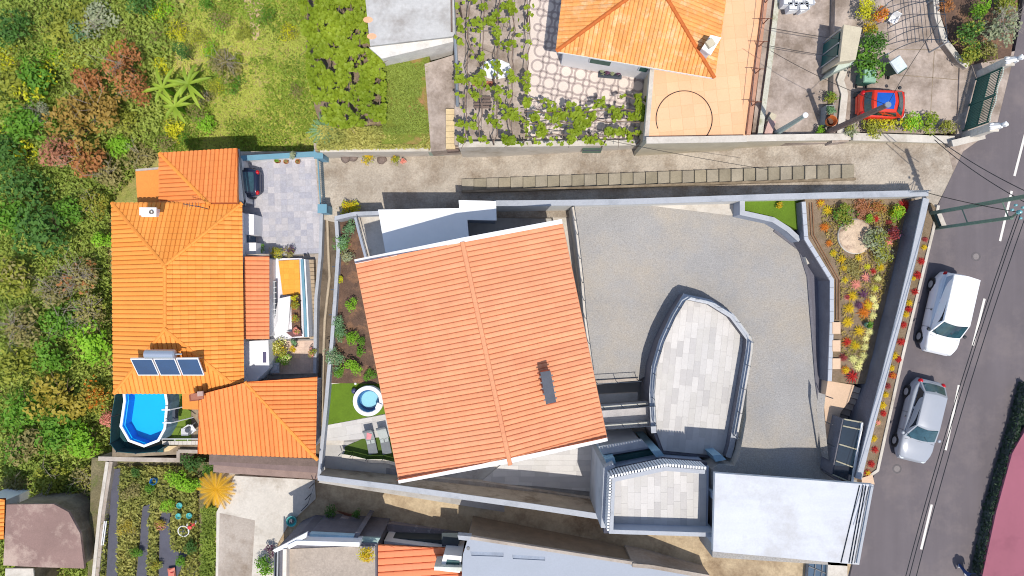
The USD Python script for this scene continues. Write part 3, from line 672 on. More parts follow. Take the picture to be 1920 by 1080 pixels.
part(ch, "cap", MB().prism([c[:2] for c in cc], 3.125, 3.2), M("chimney_slab", (84, 88, 98), .7))
for i in range(5):
    t = .15 + .18 * i
    for s in (0, 1):
        a = cc[0 if not s else 1] * (1 - t) + cc[3 if not s else 2] * t
        part(ch, "lug", MB().box(a + (e if not s else -e) * 0.0 + [(-.04 if not s else .04), 0, -.04], (.07, .07, .05)), metal_dark)

# lower flat roofs of that house on the north
fr = thing("white_flat_roof_annex", "low annex with a stepped white flat roof beside the alley and the salmon roof", "annex", at(800, 420, -5))
FRP = [(709, 393), (861, 390), (860, 375), (930, 377), (931, 413), (876, 412), (881, 470), (727, 500)]
part(fr, "wall", MB().prism(Polygon(P(FRP, -1.75)).buffer(-.12, join_style=2), -5.4, -1.81), blue_wall)
part(fr, "roof_slab", MB().prism(P(FRP, -1.6), -1.8, -1.6), white_paint)
pw = thing("garden_path_wall", "pale blue grey wall and ledge beside the annex path", "wall", at(665, 440, -4))
part(pw, "wall_body", MB().wall(P([(664, 400), (674, 440), (688, 492), (698, 530)], -4.3), .14, -5.3, -4.3), blue_wall)
part(pw, "rail", MB().tube([at(669, 402, -3.6), at(679, 440, -3.6), at(694, 496, -3.6)], .025, 6), metal_dark)
part(pw, "return_wall", MB().wall(P([(628, 409), (664, 401), (712, 399)], -3.6), .22, -5.4, -3.6), blue_cap)
solo("annex_path", MB().prism(P([(666, 402), (730, 399), (745, 500), (690, 500)], -4.5), -5.2, -4.5), concrete_pale, kind="structure")
pw2 = thing("garden_boundary_wall", "thin pale boundary wall with a pipe along the left edge of the shrub garden", "wall", at(628, 500, -4.5))
gw = [(630, 408), (634, 470), (628, 560), (622, 640), (616, 700), (611, 760), (602, 850), (598, 896)]
part(pw2, "wall_body", MB().wall(P(gw, -4.35), .14, -7, -4.42), blue_wall)
part(pw2, "coping", MB().wall(P(gw, -4.35), .2, -4.418, -4.35), blue_cap)
for y in (500, 543, 590, 662):
    part(pw2, "bracket", MB().box(at(np.interp(y, [408, 470, 560, 640, 700], [630, 634, 628, 622, 616]) - 5, y, -4.4), (.25, .06, .06)), metal_dark)
SHRUBP = P([(634, 412), (664, 404), (690, 500), (720, 640), (735, 720), (618, 718), (628, 600)], -4.95)
solo("shrub_bed_soil", MB().sheet(SHRUBP, lambda x, y: -5.0 + .12 * bumps(x, y, 1.5, 2), .4, skirt=.5), soil, kind="structure", smooth=True)
TURF2 = P([(617, 720), (700, 708), (740, 704), (750, 770), (614, 797)], -5.06)
solo("spa_lawn", MB().prism(TURF2, -5.3, -5.05), turf, kind="structure")
part(None, "lawn_edging", MB().wall(P([(617, 719), (650, 715), (720, 708)], -4.98), .12, -5.2, -4.98), concrete_pale); keys(stage.GetPrimAtPath("/World/lawn_edging"), "thin pale concrete edging between shrub bed and spa lawn", "edging")
pt = solo("spa_patio", MB().prism(P([(614, 796), (745, 772), (765, 830), (612, 828)], -5.06), -5.3, -5.06), grout, kind="structure")
pavers(pt, "paving_slab", P([(614, 797), (745, 773), (762, 815), (645, 826), (612, 826)], -5.03), -5.03, .9, .55, 10, grey_tile, seed=9, randlen=True, th=.03)
solo("turf_wedge", MB().prism(P([(646, 838), (690, 818), (760, 812), (770, 872), (700, 856), (648, 850)], -5.05), -5.3, -5.045), M("deep_lawn", (82, 104, 38), .95, var=.2, fine=.25, fscale=30, bump=.8, bscale=60), kind="structure")
gsteps = thing("garden_steps", "three short pale steps beside the sun loungers and boundary wall", "steps", at(628, 838, -5.2))
for i in range(3):
    part(gsteps, "step", MB().prism(P([(611, 826 + i * 9), (645, 826 + i * 9), (644, 834.2 + i * 9), (610, 834.2 + i * 9)], -5.06 - .15 * i), -5.9, -5.05 - .15 * i), concrete_pale)
part(gsteps, "lower_landing", MB().prism(P([(610, 853), (644, 853), (640, 862), (608, 862)], -5.5), -5.9, -5.5), concrete_pale)
cst = thing("curved_steps", "fan of grey steps with a glass rail below the lounger terrace", "steps", at(700, 870, -5.6))
cv = [(641, 848), (662, 851), (690, 858), (720, 858), (745, 864)]
part(cst, "glass_rail", MB().wall(P(cv, -4.6), .012, -5.0, -4.2), pane)
for i in range(5):
    x, y = cv[i]; c = at(x, y, -5.0); part(cst, "post", MB().tube([c, c + [0, 0, .85]], .022, 5), metal_dark)
    if i < 4: part(cst, "parapet_stone", MB().wall(P([(cv[i][0] + .5, cv[i][1] + 5), (cv[i + 1][0] - .5, cv[i + 1][1] + 5)], -5.0), .3, -6, -5.0), concrete_pale)
for i in range(13):
    x0, x1 = 640 + i * 8.6, 640 + (i + 1) * 8.6 - .6; y0 = np.interp(x0, [640, 745], [866, 884])
    part(cst, "tread", MB().prism(P([(x0, y0 - 6), (x1, y0 - 5), (x1 - 1, y0 + 18), (x0 - 1, y0 + 17)], -5.1 - .03 * i), -6, -5.06 - .035 * (12 - i) * .4), M("tread_grey", (150, 146, 146), .8, rand=.06))

# spa tub, loungers, lamp
sp = thing("spa_pool", "round white spa tub with blue inside on the small lawn by the salmon roof", "spa", at(691, 752, -5))
c = at(690, 752, -4.35)
part(sp, "shell", MB().lathe([(0.80, -.70), (.86, -.4), (.87, -.02), (.85, .03), (.66, .03), (.62, -.02), (.62, -.02)], c, 40), white_paint, smooth=40)
part(sp, "liner", MB().lathe([(.622, -.0), (.60, -.3), (.58, -.56), (0.001, -.56)], c, 40), M("spa_liner", (34, 110, 168), .4, var=.05, fine=.04, bump=0), smooth=40)
part(sp, "cushion", MB().lathe([(0.001, -.545), (.47, -.545), (.49, -.55)], c, 40), M("spa_floor", (186, 226, 232), .5, var=.04, fine=.04, bump=0))
water = glassmat("pool_water", (0.80, 0.95, 1.0), 1.33, 0.02)
part(sp, "water", MB().lathe([(0.001, -.2), (.61, -.2)], c, 40), water)
part(sp, "filter_box", MB().box(c + [.62, -.28, -.1], (.28, .34, .5), -.4), white_paint)
gl = thing("globe_lamp", "small dark globe lamp on the lawn beside the spa tub", "lamp", at(664, 733, -5.05))
c = at(664, 733, -4.85); part(gl, "globe", MB().ball(c, .16), M("smoked_globe", (86, 90, 128), .25, bump=0), smooth=True); part(gl, "foot", MB().lathe([(.1, -.2), (.1, -.12), (.04, -.1), (0.001, -.1)], c, 12), metal_dark)
solo("garden_spotlight", MB().lathe([(.07, 0), (.07, .12), (.04, .15), (.001, .15)], at(667, 719, -5.05), 12), white_paint, "tiny white spotlight at the top edge of the spa lawn", "lamp")
lg_f = M("lounger_frame", (116, 120, 124), .6); lg_c = [M("lounger_sling_grey", (150, 156, 156), .75), M("lounger_sling_light", (178, 184, 180), .75)]
for k, (x0, y0, x1, y1, towel, lab) in enumerate(((691, 806, 700, 851, True, "grey sun lounger with a pink towel on its back rest"), (716, 801, 726, 851, False, "grey sun lounger without towel next to the salmon roof edge"))):
    a, b = at(x0, y0, -4.75), at(x1, y1, -4.75); d = (b - a) / np.linalg.norm(b - a); e = np.array([-d[1], d[0], 0])
    lg = thing("sun_lounger", lab, "sun lounger", at((x0 + x1) / 2, (y0 + y1) / 2, -5.05))
    L = np.linalg.norm(b - a); W = .26
    hd, mid = a + [0, 0, .35], a + d * L * .45
    part(lg, "back_rest", MB().hull([hd - e * W, hd + e * W, mid - e * W, mid + e * W, hd - e * W - [0, 0, .04], hd + e * W - [0, 0, .04], mid - e * W - [0, 0, .04], mid + e * W - [0, 0, .04]]), lg_c[k])
    part(lg, "seat", MB().hull([mid - e * W + d * .02, mid + e * W + d * .02, b - e * W, b + e * W, mid - e * W + d * .02 - [0, 0, .05], mid + e * W + d * .02 - [0, 0, .05], b - e * W - [0, 0, .05], b + e * W - [0, 0, .05]]), lg_f)
    part(lg, "head_roll", MB().tube([hd - e * W + [0, 0, .03], hd + e * W + [0, 0, .03]], .07, 8), lg_f)
    for s in (-1, 1):
        for t in (.12, .5, .92):
            p = a + d * L * t + e * s * (W - .03); part(lg, "leg", MB().tube([p - [0, 0, .3], p - [0, 0, .03]], .022, 5), metal_grey)
        part(lg, "side_cushion", MB().box(mid + e * s * .13 + d * .06 + [0, 0, .03], (.2, .2, .06), math.atan2(d[1], d[0])), lg_c[1])
    if towel:
        p = hd * .55 + mid * .45 + [0, 0, .02]; tw = thing("towel", "small pink towel folded over the lounger back rest", "towel", p)
        part(tw, "cloth", MB().hull([p + d * .2 - e * .2 - [0, 0, .06], p - d * .05 + e * .2 + [0, 0, .05], p + d * .25 + e * .05 - [0, 0, .06], p - d * .2 - e * .05 + [0, 0, .1], p + [0, 0, .09]]), M("pink_cloth", (236, 150, 156), .9))

# ---------------------------------------------------------------- lower terrace block with the slatted screen, and the white carport roof
tb = thing("roof_terrace_block", "blue grey block with a pale paved roof terrace and white slatted screen", "terrace", at(1235, 930, -3))
TB = [(1147, 898), (1248, 878), (1324, 884), (1340, 884), (1338, 1006), (1145, 1000)]
tbz, tcap = 0.35, 1.35
tp = Polygon(P(TB, tcap))
part(tb, "block_wall", MB().prism(tp, -6.5, tbz - .05), blue_wall)
pavers(tb, "paving_slab", tp.buffer(-.12), tbz, .84, .33, 90, grey_tile, seed=7, randlen=True, th=.04)
para = P([(1338, 1003), (1146, 997), (1150, 900), (1248, 879), (1322, 885)], tcap)
part(tb, "parapet", MB().wall(para, .2, tbz - .2, tcap - .05), blue_wall)
part(tb, "coping", MB().wall(para, .2, tcap - .048, tcap), blue_cap)
outer = P([(1140, 995), (1145, 893), (1248, 871), (1324, 877)], tcap - .1)
ol = LineString(outer)
part(tb, "outer_gutter", MB().wall(P([(1139, 1000), (1142, 890), (1248, 868), (1326, 874)], .2), .36, -.3, .2), M("dark_slate_ledge", (72, 72, 84), .8))
N = 52
for i in range(N):
    c = np.array(ol.interpolate(ol.length * (i + .5) / N).coords[0]); c2 = np.array(ol.interpolate(ol.length * (i + .5) / N + .05).coords[0]); a = math.atan2(*(c2 - c)[::-1])
    part(tb, "screen_slat", MB().box((*c, tcap - .55), (.09, .13, 1.1), a), white_paint)
part(tb, "screen_rail", MB().wall(outer, .05, tcap - 1.15, tcap - 1.08), white_paint)
ledge = P([(1131, 990), (1136, 880), (1152, 872)], .4)
part(tb, "outer_ledge", MB().wall(ledge, .22, -5.5, .4), blue_cap)
sb = thing("stair_house", "blue grey stair enclosure with glazed slot between terrace block and foot bridge", "stair house", at(1180, 850, -3))
part(sb, "slab", MB().prism(P([(1122, 837), (1204, 824), (1215, 838), (1131, 852)], -1.0), -1.25, -1.0), blue_cap)
part(sb, "wall", MB().prism(Polygon(P([(1124, 838), (1203, 826), (1232, 858), (1136, 876)], -1.3)).buffer(-.05), -6, -1.9), blue_wall)
part(sb, "glass_roof", MB().prism(P([(1134, 858), (1222, 842), (1228, 856), (1140, 874)], -1.5), -1.55, -1.5), M("green_glazing", (44, 92, 90), .1, bump=0, spec=.6))
for a in (((1131, 853), (1216, 839)), ((1150, 872), (1228, 858))):
    part(sb, "beam", MB().wall(P(a, -1.2), .12, -1.9, -1.2), blue_wall)
for q in ([(1135, 861), (1152, 858), (1155, 869), (1138, 872)], [(1222, 846), (1238, 844), (1246, 854), (1230, 857)], [(1336, 854), (1352, 852), (1362, 862), (1342, 866)]):
    part(sb, "pier", MB().prism(P(q, -.2), -5.5, -.2), M("pale_blue_render", (150, 186, 204), .75))
cp_ = thing("carport", "big carport with a white flat roof and dark edge line beside the road", "carport", at(1485, 970, 0))
CPZ = 2.25
CP = [(1341, 887), (1638, 909), (1611, 1059), (1337, 1034)]
part(cp_, "roof_slab", MB().prism(P(CP, CPZ), CPZ - .3, CPZ), roof_white)
e = P([(1635, 912), (1608, 1056)], CPZ + .05)
part(cp_, "edge_upstand", MB().wall(e, .12, CPZ + .001, CPZ + .09), blue_cap)
part(cp_, "edge_groove", MB().wall(P([(1629, 912), (1602, 1056)], CPZ), .05, CPZ - .1, CPZ + .012), metal_dark)
for i, (x, y) in enumerate(((1360, 950), (1490, 960), (1610, 965), (1598, 1044), (1470, 1028), (1350, 1020))):
    part(cp_, "column", MB().box((*at(x, y, CPZ)[:2], .4), (.28, .28, 3.1)), blue_wall)
part(cp_, "back_wall", MB().wall(P([(1345, 1028), (1604, 1050)], CPZ), .2, -1.5, CPZ - .31), blue_wall)
cb = thing("roof_cables", "thin black cables stretched across the road end of the white carport roof", "cable", at(1600, 980, 2.3))
for a, b in (((1612, 910), (1577, 1055)), ((1619, 910), (1592, 1056)), ((1624, 911), (1597, 1057))):
    part(cb, "cable", MB().tube([at(*a, CPZ + .03), at(*b, CPZ + .03)], .022, 5), black)
# glazed entrance by the carport
en = thing("glass_entrance_canopy", "dark glazed entrance canopy with white edge rail between carport and road wall", "canopy", at(1590, 840, 0))
ca = [at(1583, 786, .9), at(1616, 792, .9), at(1597, 905, .9), at(1562, 890, .9)]
part(en, "glass", MB().prism([c[:2] for c in ca], .86, .88), M("canopy_glass", (36, 52, 66), .1, bump=0, spec=.6))
for t in (0, .12, .45, .75, 1):
    part(en, "rafter", MB().wall([(ca[0] * (1 - t) + ca[3] * t)[:2], (ca[1] * (1 - t) + ca[2] * t)[:2]], .06, .8, .93), M("rafter_paint", (170, 164, 140), .6, bump=0))
part(en, "edge_rail", MB().wall([ca[1][:2], ca[2][:2]], .09, .8, .98), white_paint)
part(en, "side_wall", MB().wall([ca[0][:2], ca[3][:2]], .12, -1.2, .85), slate_wall)
part(en, "end_wall", MB().wall(P([(1562, 892), (1578, 904), (1600, 908)], .85), .12, -.6, .85), slate_wall)
ps = thing("peach_stair", "peach stone landing and stepped stair at the lower end of the flower garden", "steps", at(1575, 750, -.4))
part(ps, "landing", MB().prism(P([(1552, 714), (1602, 722), (1592, 752), (1577, 772), (1553, 850), (1545, 760)], -.3), -1.6, -.3), peach)
for i in range(6):
    part(ps, "step", MB().prism(P([(1596 - i * 4, 722 + i * 11), (1614 - i * 3, 728 + i * 11), (1611 - i * 3, 738 + i * 11), (1592 - i * 4, 732 + i * 11)], -.34 - i * .12), -1.8, -.34 - i * .12), concrete)
part(ps, "glass_rail", MB().wall(P([(1547, 740), (1544, 770), (1553, 862)], .5), .012, -.3, .55), pane)
for x, y in ((1547, 742), (1546, 790), (1550, 830)):
    c = at(x, y, -.3); part(ps, "post", MB().tube([c, c + [.0, 0, .9]], .025, 5), metal_dark)
solo("entrance_path", MB().prism(P([(1590, 728), (1650, 690), (1618, 800), (1600, 905), (1556, 892), (1556, 830)], -.95), -2, -.95), slate_wall, kind="structure")

# ---------------------------------------------------------------- orange house on the north with its peach terrace
oh = thing("orange_roofed_villa", "white villa with weathered orange hip roof above the mosaic patio and peach terrace", "house", at(1190, 60, -2))
EZ = 1.0
A, B, C_, D = at(1043, 96, EZ), at(1339, 146, EZ), at(1372, -80, EZ), at(1068, -120, EZ)
ap = at(1228, -40, 3.0); ap2 = at(1232, -60, 3.05)
tiled(oh, [A, B, ap], aged, w=.2, dv=.36, pr=.6, base_mat=terra_deck, seed=4)
tiled(oh, [B, C_, ap], aged, w=.2, dv=.36, pr=.6, base_mat=terra_deck, seed=5)
tiled(oh, [D, A, ap], aged, w=.2, dv=.36, pr=.6, base_mat=terra_deck, seed=6)
tiled(oh, [C_, D, ap], aged, w=.2, dv=.36, pr=.6, base_mat=terra_deck, seed=7)
hipm = M("hip_tile_dark", (206, 112, 52), .85, var=.2, fine=.15)
for p in (A, B, C_, D): ridge(oh, p, ap, hipm, r=.1)
wp = Polygon([p[:2] for p in (A, B, C_, D)]).buffer(-.42, join_style=2)
part(oh, "wall", MB().prism(wp, -3, EZ - .02), plaster)
part(oh, "eave_trim", MB().wall([A[:2], B[:2]], .06, EZ - .16, EZ - .02), white_paint)
for x, y, w_ in ((1126, 116, 1.15), (1207, 131, .5)):
    ang = math.atan2(*(B - A)[:2][::-1]); c = at(x, y - 2, -.6); d2 = (B - A)[:2] / np.linalg.norm((B - A)[:2]); nn = np.array([d2[1], -d2[0]])
    base_p = A[:2] + d2 * ((c[:2] - A[:2]) @ d2) - nn * .42
    w = part(oh, "window", MB().box((*base_p, -.35), (w_, .12, 1.2), ang), white_paint)
    part(w, "shutter", MB().box((*(base_p + nn * .03), -.35), (w_ - .1, .12, 1.1), ang), green_paint)
cy = thing("white_chimney", "white chimney with a terracotta shadowed pot on the orange villa roof corner", "chimney", at(1328, 90, 1.2))
part(cy, "stack", MB().prism(P([(1318, 88), (1334, 68), (1350, 72), (1332, 100)], 2.3), .5, 2.3), plaster)
part(cy, "cap", MB().prism(P([(1316, 90), (1333, 65), (1353, 70), (1333, 103)], 2.45), 2.32, 2.42), white_paint)
part(cy, "flue", MB().box(at(1331, 82, 2.5), (.35, .35, .3), .6), render_beige)
TER = P([(1222, 133), (1330, 150), (1372, -80), (1446, -80), (1402, 252), (1384, 258), (1212, 262)], .1)
tr = thing("peach_terrace", "broad peach tiled roof terrace below the orange villa roof", "terrace", at(1320, 200, -1))
tpz = Polygon(P([(1225, 120), (1344, 60), (1362, -80), (1448, -80), (1402, 256), (1212, 263)], .1))
part(tr, "terrace_slab", MB().prism(tpz, -3.2, .045), render_beige)
pavers(tr, "floor_tile", tpz.buffer(-.05), .08, .62, .62, 6, orange_floor, bond=0, seed=8, gap=.02, th=.04, rise=.002)
part(tr, "edge_coping", MB().wall(P([(1223, 130), (1212, 262)], .12), .22, -.3, .12), concrete_pale)
part(tr, "east_kerb", MB().wall(P([(1446, -80), (1404, 252)], .3), .2, -3, .3), M("brick_kerb", (196, 146, 118), .85, var=.15))
an = np.linspace(math.radians(200), math.radians(-45), 40); cc2 = at(1283, 223, .12)
solo("garden_hose", MB().tube([(cc2[0] + 1.42 * math.cos(t), cc2[1] + 1.42 * math.sin(t), .12) for t in an], .02, 5), black, "thin black hose lying in a wide arc on the peach terrace", "hose")
for i, (x, y) in enumerate(((1446, 22), (1440, 52), (1434, 80), (1420, 190))):
    pass
tl = thing("terrace_wire_rail", "rusty wire rail and stakes along the right edge of the peach terrace", "railing", at(1424, 60, .3))
for x, y in ((1432, 8), (1428, 48), (1420, 90), (1414, 140), (1408, 200)):
    c = at(x, y, .1); part(tl, "stake", MB().tube([c, c + [0, 0, 1.0]], .025, 5), M("rust", (120, 74, 54), .85))
    part(tl, "arm", MB().tube([c + [-.35, .03, .9], c + [.2, 0, .95]], .018, 5), M("rust", (120, 74, 54), .85))
part(tl, "wire", MB().tube([at(x, y, .95) for x, y in ((1436, -30), (1432, 8), (1428, 48), (1420, 90), (1414, 140), (1408, 200))], .014, 4), metal_dark)

# the pale slab roof further left
ws = thing("pale_slab_roof_shed", "shed with a pale concrete slab roof at the top of the vine plots", "shed", at(765, 40, -2))
WS = [(676, -90), (848, -90), (853, 62), (849, 68), (694, 86)]
part(ws, "roof_slab", MB().prism(P(WS, -1.2), -1.4, -1.2), M("slab_roof", (212, 210, 207), .8, k=.64, var=.08, scale=.7, fine=.09, fscale=7, second=(176, 170, 164), sscale=.6, slo=.48, shi=.7, streak=(.1, .3, 3, .07)))
part(ws, "wall", MB().prism(Polygon(P(WS, -1.4)).buffer(-.1), -4, -1.41), concrete_pale)
part(ws, "lower_ledge", MB().prism(P([(692, 89), (850, 70), (850, 78), (792, 92), (716, 110)], -1.9), -4, -1.9), M("ledge_pale", (232, 228, 222), .8))
part(ws, "rust_patch", MB().prism(Polygon(at(690, 37, -1.2)[:2] + .16 * np.c_[1.6 * np.cos(np.linspace(0, 6.2, 14)), np.sin(np.linspace(0, 6.2, 14))]), -1.21, -1.196), M("rust_orange", (252, 186, 146), .9))
part(ws, "rust_patch", MB().prism(Polygon(at(697, 68, -1.2)[:2] + .16 * np.c_[1.6 * np.cos(np.linspace(0, 6.2, 14)), np.sin(np.linspace(0, 6.2, 14))]), -1.21, -1.196), M("rust_orange", (252, 186, 146), .9))
pp = thing("drain_pipe", "long grey pipe and post line between the slab roof and the grapevines", "pipe", at(855, 100, -2))
part(pp, "pipe", MB().tube([at(849, -30, -1.3), at(852, 48, -1.3), at(856, 120, -1.9), at(858, 200, -2.0)], .09, 8), metal_grey)
part(pp, "beam", MB().tube([at(846, -30, -1.2), at(847, 60, -1.2)], .05, 6), wood_dark)

# ---------------------------------------------------------------- the orange house on the left
solo("left_court", MB().prism(P([(436, 284), (604, 284), (622, 290), (618, 470), (600, 880), (430, 890), (436, 480)], -6.1), -8, -6.1), concrete, kind="structure")
lc = solo("parking_court", MB().prism(P([(446, 292), (598, 288), (604, 476), (446, 484)], -6.05), -7, -6.05), grout, kind="structure")
star = [M("court_tile_a", (186, 184, 190), .75, var=.10, scale=5, fine=.16, fscale=14, rand=.06, bump=.2), M("court_tile_b", (178, 177, 186), .75, var=.10, scale=5, fine=.16, fscale=14, rand=.06, bump=.2), M("court_tile_c", (196, 192, 195), .75, var=.12, scale=5, fine=.12, fscale=12, rand=.06, bump=.2)]
pavers(lc, "court_tile", P([(448, 300), (597, 296), (603, 474), (448, 482)], -6.02), -6.02, .37, .37, 2, star, bond=0, seed=11, gap=.01, th=.03)
cwall = thing("court_north_wall", "pale blue wall with white inner edge along the top of the parking court", "wall", at(525, 293, -5.4))
part(cwall, "wall_body", MB().wall(P([(446, 297), (602, 288)], -5.1), .2, -6.5, -5.16), white_paint)
part(cwall, "coping", MB().wall(P([(446, 297), (602, 288)], -5.1), .3, -5.158, -5.1), teal_paint)
gp = thing("court_gate", "blue green sliding gate of the parking court seen from above", "gate", at(600, 340, -6))
ga, gb = at(596, 298, -4.6), at(601, 384, -4.6)
part(gp, "top_rail", MB().tube([ga, gb], .04, 6), teal_paint); part(gp, "bottom_rail", MB().tube([ga - [0, 0, 1.3], gb - [0, 0, 1.3]], .04, 6), teal_paint)
for i in range(22):
    c = ga + (gb - ga) * (i + .5) / 22; part(gp, "bar", MB().tube([c - [0, 0, 1.3], c], .018, 4), teal_paint)
part(gp, "track", MB().prism(P([(604, 292), (617, 292), (622, 396), (608, 396)], -5.95), -6.3, -5.95), M("pale_teal_paint", (160, 196, 206), .7, var=.1, fine=.1))
for x, y in ((597, 289), (604, 391)):
    part(gp, "post", MB().box((*at(x, y, -4.3)[:2], -5.2), (.45, .42, 1.8)), M("post_teal", (120, 170, 196), .6)); part(gp, "post_cap", MB().box((*at(x, y, -4.2)[:2], -4.25), (.52, .5, .1)), teal_paint)
pa = thing("drain_passage", "narrow stained concrete gutter passage between the two properties", "passage", at(605, 560, -6))
part(pa, "floor", MB().prism(P([(606, 392), (632, 392), (630, 560), (612, 760), (598, 890), (590, 890), (598, 640)], -6.02), -7, -6.02), M("gutter_concrete", (118, 104, 88), .9, var=.2, scale=1.2, fine=.2, second=(92, 80, 66), sscale=.8))
part(pa, "pipe", MB().tube([at(x, y, -5.85) for x, y in ((613, 395), (616, 480), (618, 520), (609, 600), (605, 700), (603, 850))], .08, 8), M("clay_pipe", (196, 178, 152), .7))
part(pa, "left_kerb", MB().wall(P([(603, 392), (600, 480), (592, 560), (590, 700)], -5.5), .18, -6.5, -5.5), blue_cap)

lh = thing("orange_roofed_house", "long house with bright orange hip roof and lower wings at the left beside the pool", "house", at(340, 560, -6))
e, r = -3.2, -1.75
TLm, TRm, BRm, BLm = at(211, 381, e), at(454, 381, e), at(458, 737, e), at(215, 737, e)
R1, R2 = at(310, 498, r), at(310, 618, r)
tiled(lh, [R1, TRm, BRm, R2], terra, w=.245, dv=.37, single=True, name="roof_tile", base_mat=terra_deck, seed=21)
tiled(lh, [TLm, R1, R2, BLm], terra, w=.245, dv=.37, base_mat=terra_deck, seed=22)
tiled(lh, [TLm, TRm, R1], terra, w=.245, dv=.37, base_mat=terra_deck, seed=23)
tiled(lh, [BLm, R2, BRm], terra, w=.245, dv=.37, base_mat=terra_deck, seed=24)
for a, b in ((TLm, R1), (TRm, R1), (R1, R2), (BLm, R2), (BRm, R2)): ridge(lh, a, b, terra[1], r=.11)
part(lh, "wall", MB().prism(Polygon([p[:2] for p in (TLm, TRm, BRm, BLm)]).buffer(-.4, join_style=2), -8.5, e), plaster)
part(lh, "gutter", MB().tube([BLm - [0, 0, .08], BRm - [0, 0, .08]], .05, 8), M("gutter_pale", (240, 200, 150), .6, bump=0))
part(lh, "gutter", MB().tube([TLm - [0.02, 0, .08], BLm - [0.02, 0, .08]], .05, 8), terra[1])
wing_tile = [M("wing_tile_a", (246, 150, 80), .75, var=.09, fine=.07, rand=.06, bump=.12), M("wing_tile_b", (244, 144, 74), .75, var=.09, fine=.07, rand=.06, bump=.12)]
# lower wing bottom right
wz, wr = -3.5, -2.55
W0, W1, W2, W3 = at(459, 716, wr), at(595, 706, wz), at(592, 858, wz), at(374, 849, wz)
W4 = at(374, 740, wr)
tiled(lh, [W0, W1, W2], wing_tile, w=.245, dv=.37, base_mat=terra_deck, seed=25)
tiled(lh, [W4, W0, W2, W3], wing_tile, w=.245, dv=.37, base_mat=terra_deck, seed=26)
ridge(lh, W0, W2, terra[1], r=.11)
part(lh, "wall", MB().prism(Polygon([p[:2] for p in (W4, W0, W1, W2, W3)]).buffer(-.35, join_style=2), -8, wz - .02), plaster)
# upper garage roof
gz, gr = -3.7, -2.75
G0, G1, G2, G3 = at(300, 288, gz), at(446, 279, gz), at(446, 381, gr), at(300, 381, gz)
Gc = at(391, 381, gr)
tiled(lh, [G0, G1, G2, Gc], wing_tile, w=.245, dv=.37, base_mat=terra_deck, seed=27)
tiled(lh, [G0, Gc, G3], wing_tile, w=.245, dv=.37, base_mat=terra_deck, seed=28)
ridge(lh, G0, Gc, terra[1], r=.11)
part(lh, "gutter", MB().tube([G1 - [-.03, 0, .08], G2 - [-.03, 0, .08 + (gr - gz)]], .06, 8), metal_dark)
part(lh, "wall", MB().prism(Polygon([p[:2] for p in (G0, G1, G2, G3)]).buffer(-.3, join_style=2), -8, gz - .04), plaster)
part(lh, "flat_roof", MB().prism(P([(254, 320), (300, 316), (300, 384), (258, 384)], -4.3), -8, -4.3), M("flat_orange", (244, 150, 66), .7, var=.06))
part(lh, "flat_roof_coping", MB().wall(P([(254, 319), (300, 315)], -4.2), .12, -4.5, -4.2), concrete)
# porch on the right
p0, p1, p2, p3 = at(457, 481, -3.7), at(505, 481, -4.1), at(505, 636, -4.1), at(457, 636, -3.7)
tiled(lh, [p0, p1, p2, p3], [M("porch_tile", (246, 152, 100), .75, var=.08, fine=.06, rand=.06, bump=.12)], w=.245, dv=.37, base_mat=terra_deck, seed=29)
part(lh, "porch_wall", MB().prism(Polygon([p[:2] for p in (p0, p1, p2, p3)]).buffer(-.12, join_style=2), -7, -4.2), plaster)
part(lh, "porch_gutter", MB().wall([p0[:2] + [0, .1], p1[:2] + [0, .1]], .1, -4.2, -4.05), concrete)
w = part(lh, "barred_window", MB().prism(P([(506, 528), (518, 526), (518, 592), (506, 594)], -5.2), -5.3, -5.2), metal_dark)
for i in range(7): part(w, "bar", MB().tube([at(506, 529 + i * 10.4, -5.15), at(518, 528 + i * 10.3, -5.15)], .02, 4), white_paint)
for x in (509, 514): part(w, "bar", MB().tube([at(x, 527, -5.14), at(x, 593, -5.14)], .02, 4), white_paint)
part(lh, "lower_wall", MB().prism(P([(458, 640), (503, 638), (505, 690), (478, 716), (459, 716)], -4.4), -7, -4.4), plaster)
part(lh, "side_window", MB().prism(P([(493, 660), (499, 660), (499, 680), (493, 680)], -4.39), -4.5, -4.392), M("lilac_glass", (96, 92, 120), .2, bump=0))
part(lh, "entrance_wall", MB().prism(P([(458, 400), (476, 402), (476, 440), (458, 440)], -4.6), -7, -4.6), plaster)
part(lh, "entrance_wall", MB().prism(P([(458, 455), (480, 455), (480, 480), (458, 480)], -4.6), -7, -4.6), plaster)
part(lh, "entrance_window", MB().prism(P([(458, 441), (467, 441), (467, 454), (458, 454)], -4.9), -6, -4.9), blue_glass)
# terrace right of the porch
fy = thing("front_terrace", "white walled front terrace with a yellow tiled floor beside the orange house porch", "terrace", at(545, 560, -6))
part(fy, "terrace_slab", MB().prism(P([(500, 484), (566, 484), (570, 632), (500, 640)], -5.6), -7, -5.6), M("terrace_white", (236, 232, 238), .75, var=.05))
part(fy, "yellow_floor", MB().prism(P([(522, 489), (561, 487), (563, 553), (530, 553)], -5.55), -5.62, -5.55), M("yellow_tile_base", (226, 150, 50), .7))
pavers(fy, "yellow_tile", P([(522, 489), (561, 487), (563, 553), (530, 553)], -5.52), -5.52, .31, .31, 0, [M("yellow_tile", (252, 176, 62), .65, var=.05, rand=.03), M("yellow_tile_b", (250, 170, 56), .65, var=.05, rand=.03)], bond=0, gap=.012, th=.03)
part(fy, "stair_wall", MB().hull(np.vstack([at(506, 640, -6.0), at(540, 632, -6.0), at(545, 555, -5.1), at(522, 560, -5.0), at(522, 600, -5.0), at(506, 638, -5.6), at(540, 632, -5.6)])), plaster)
part(fy, "planter_box", MB().prism(P([(545, 553), (561, 553), (563, 626), (548, 628)], -5.3), -6, -5.3), soil)
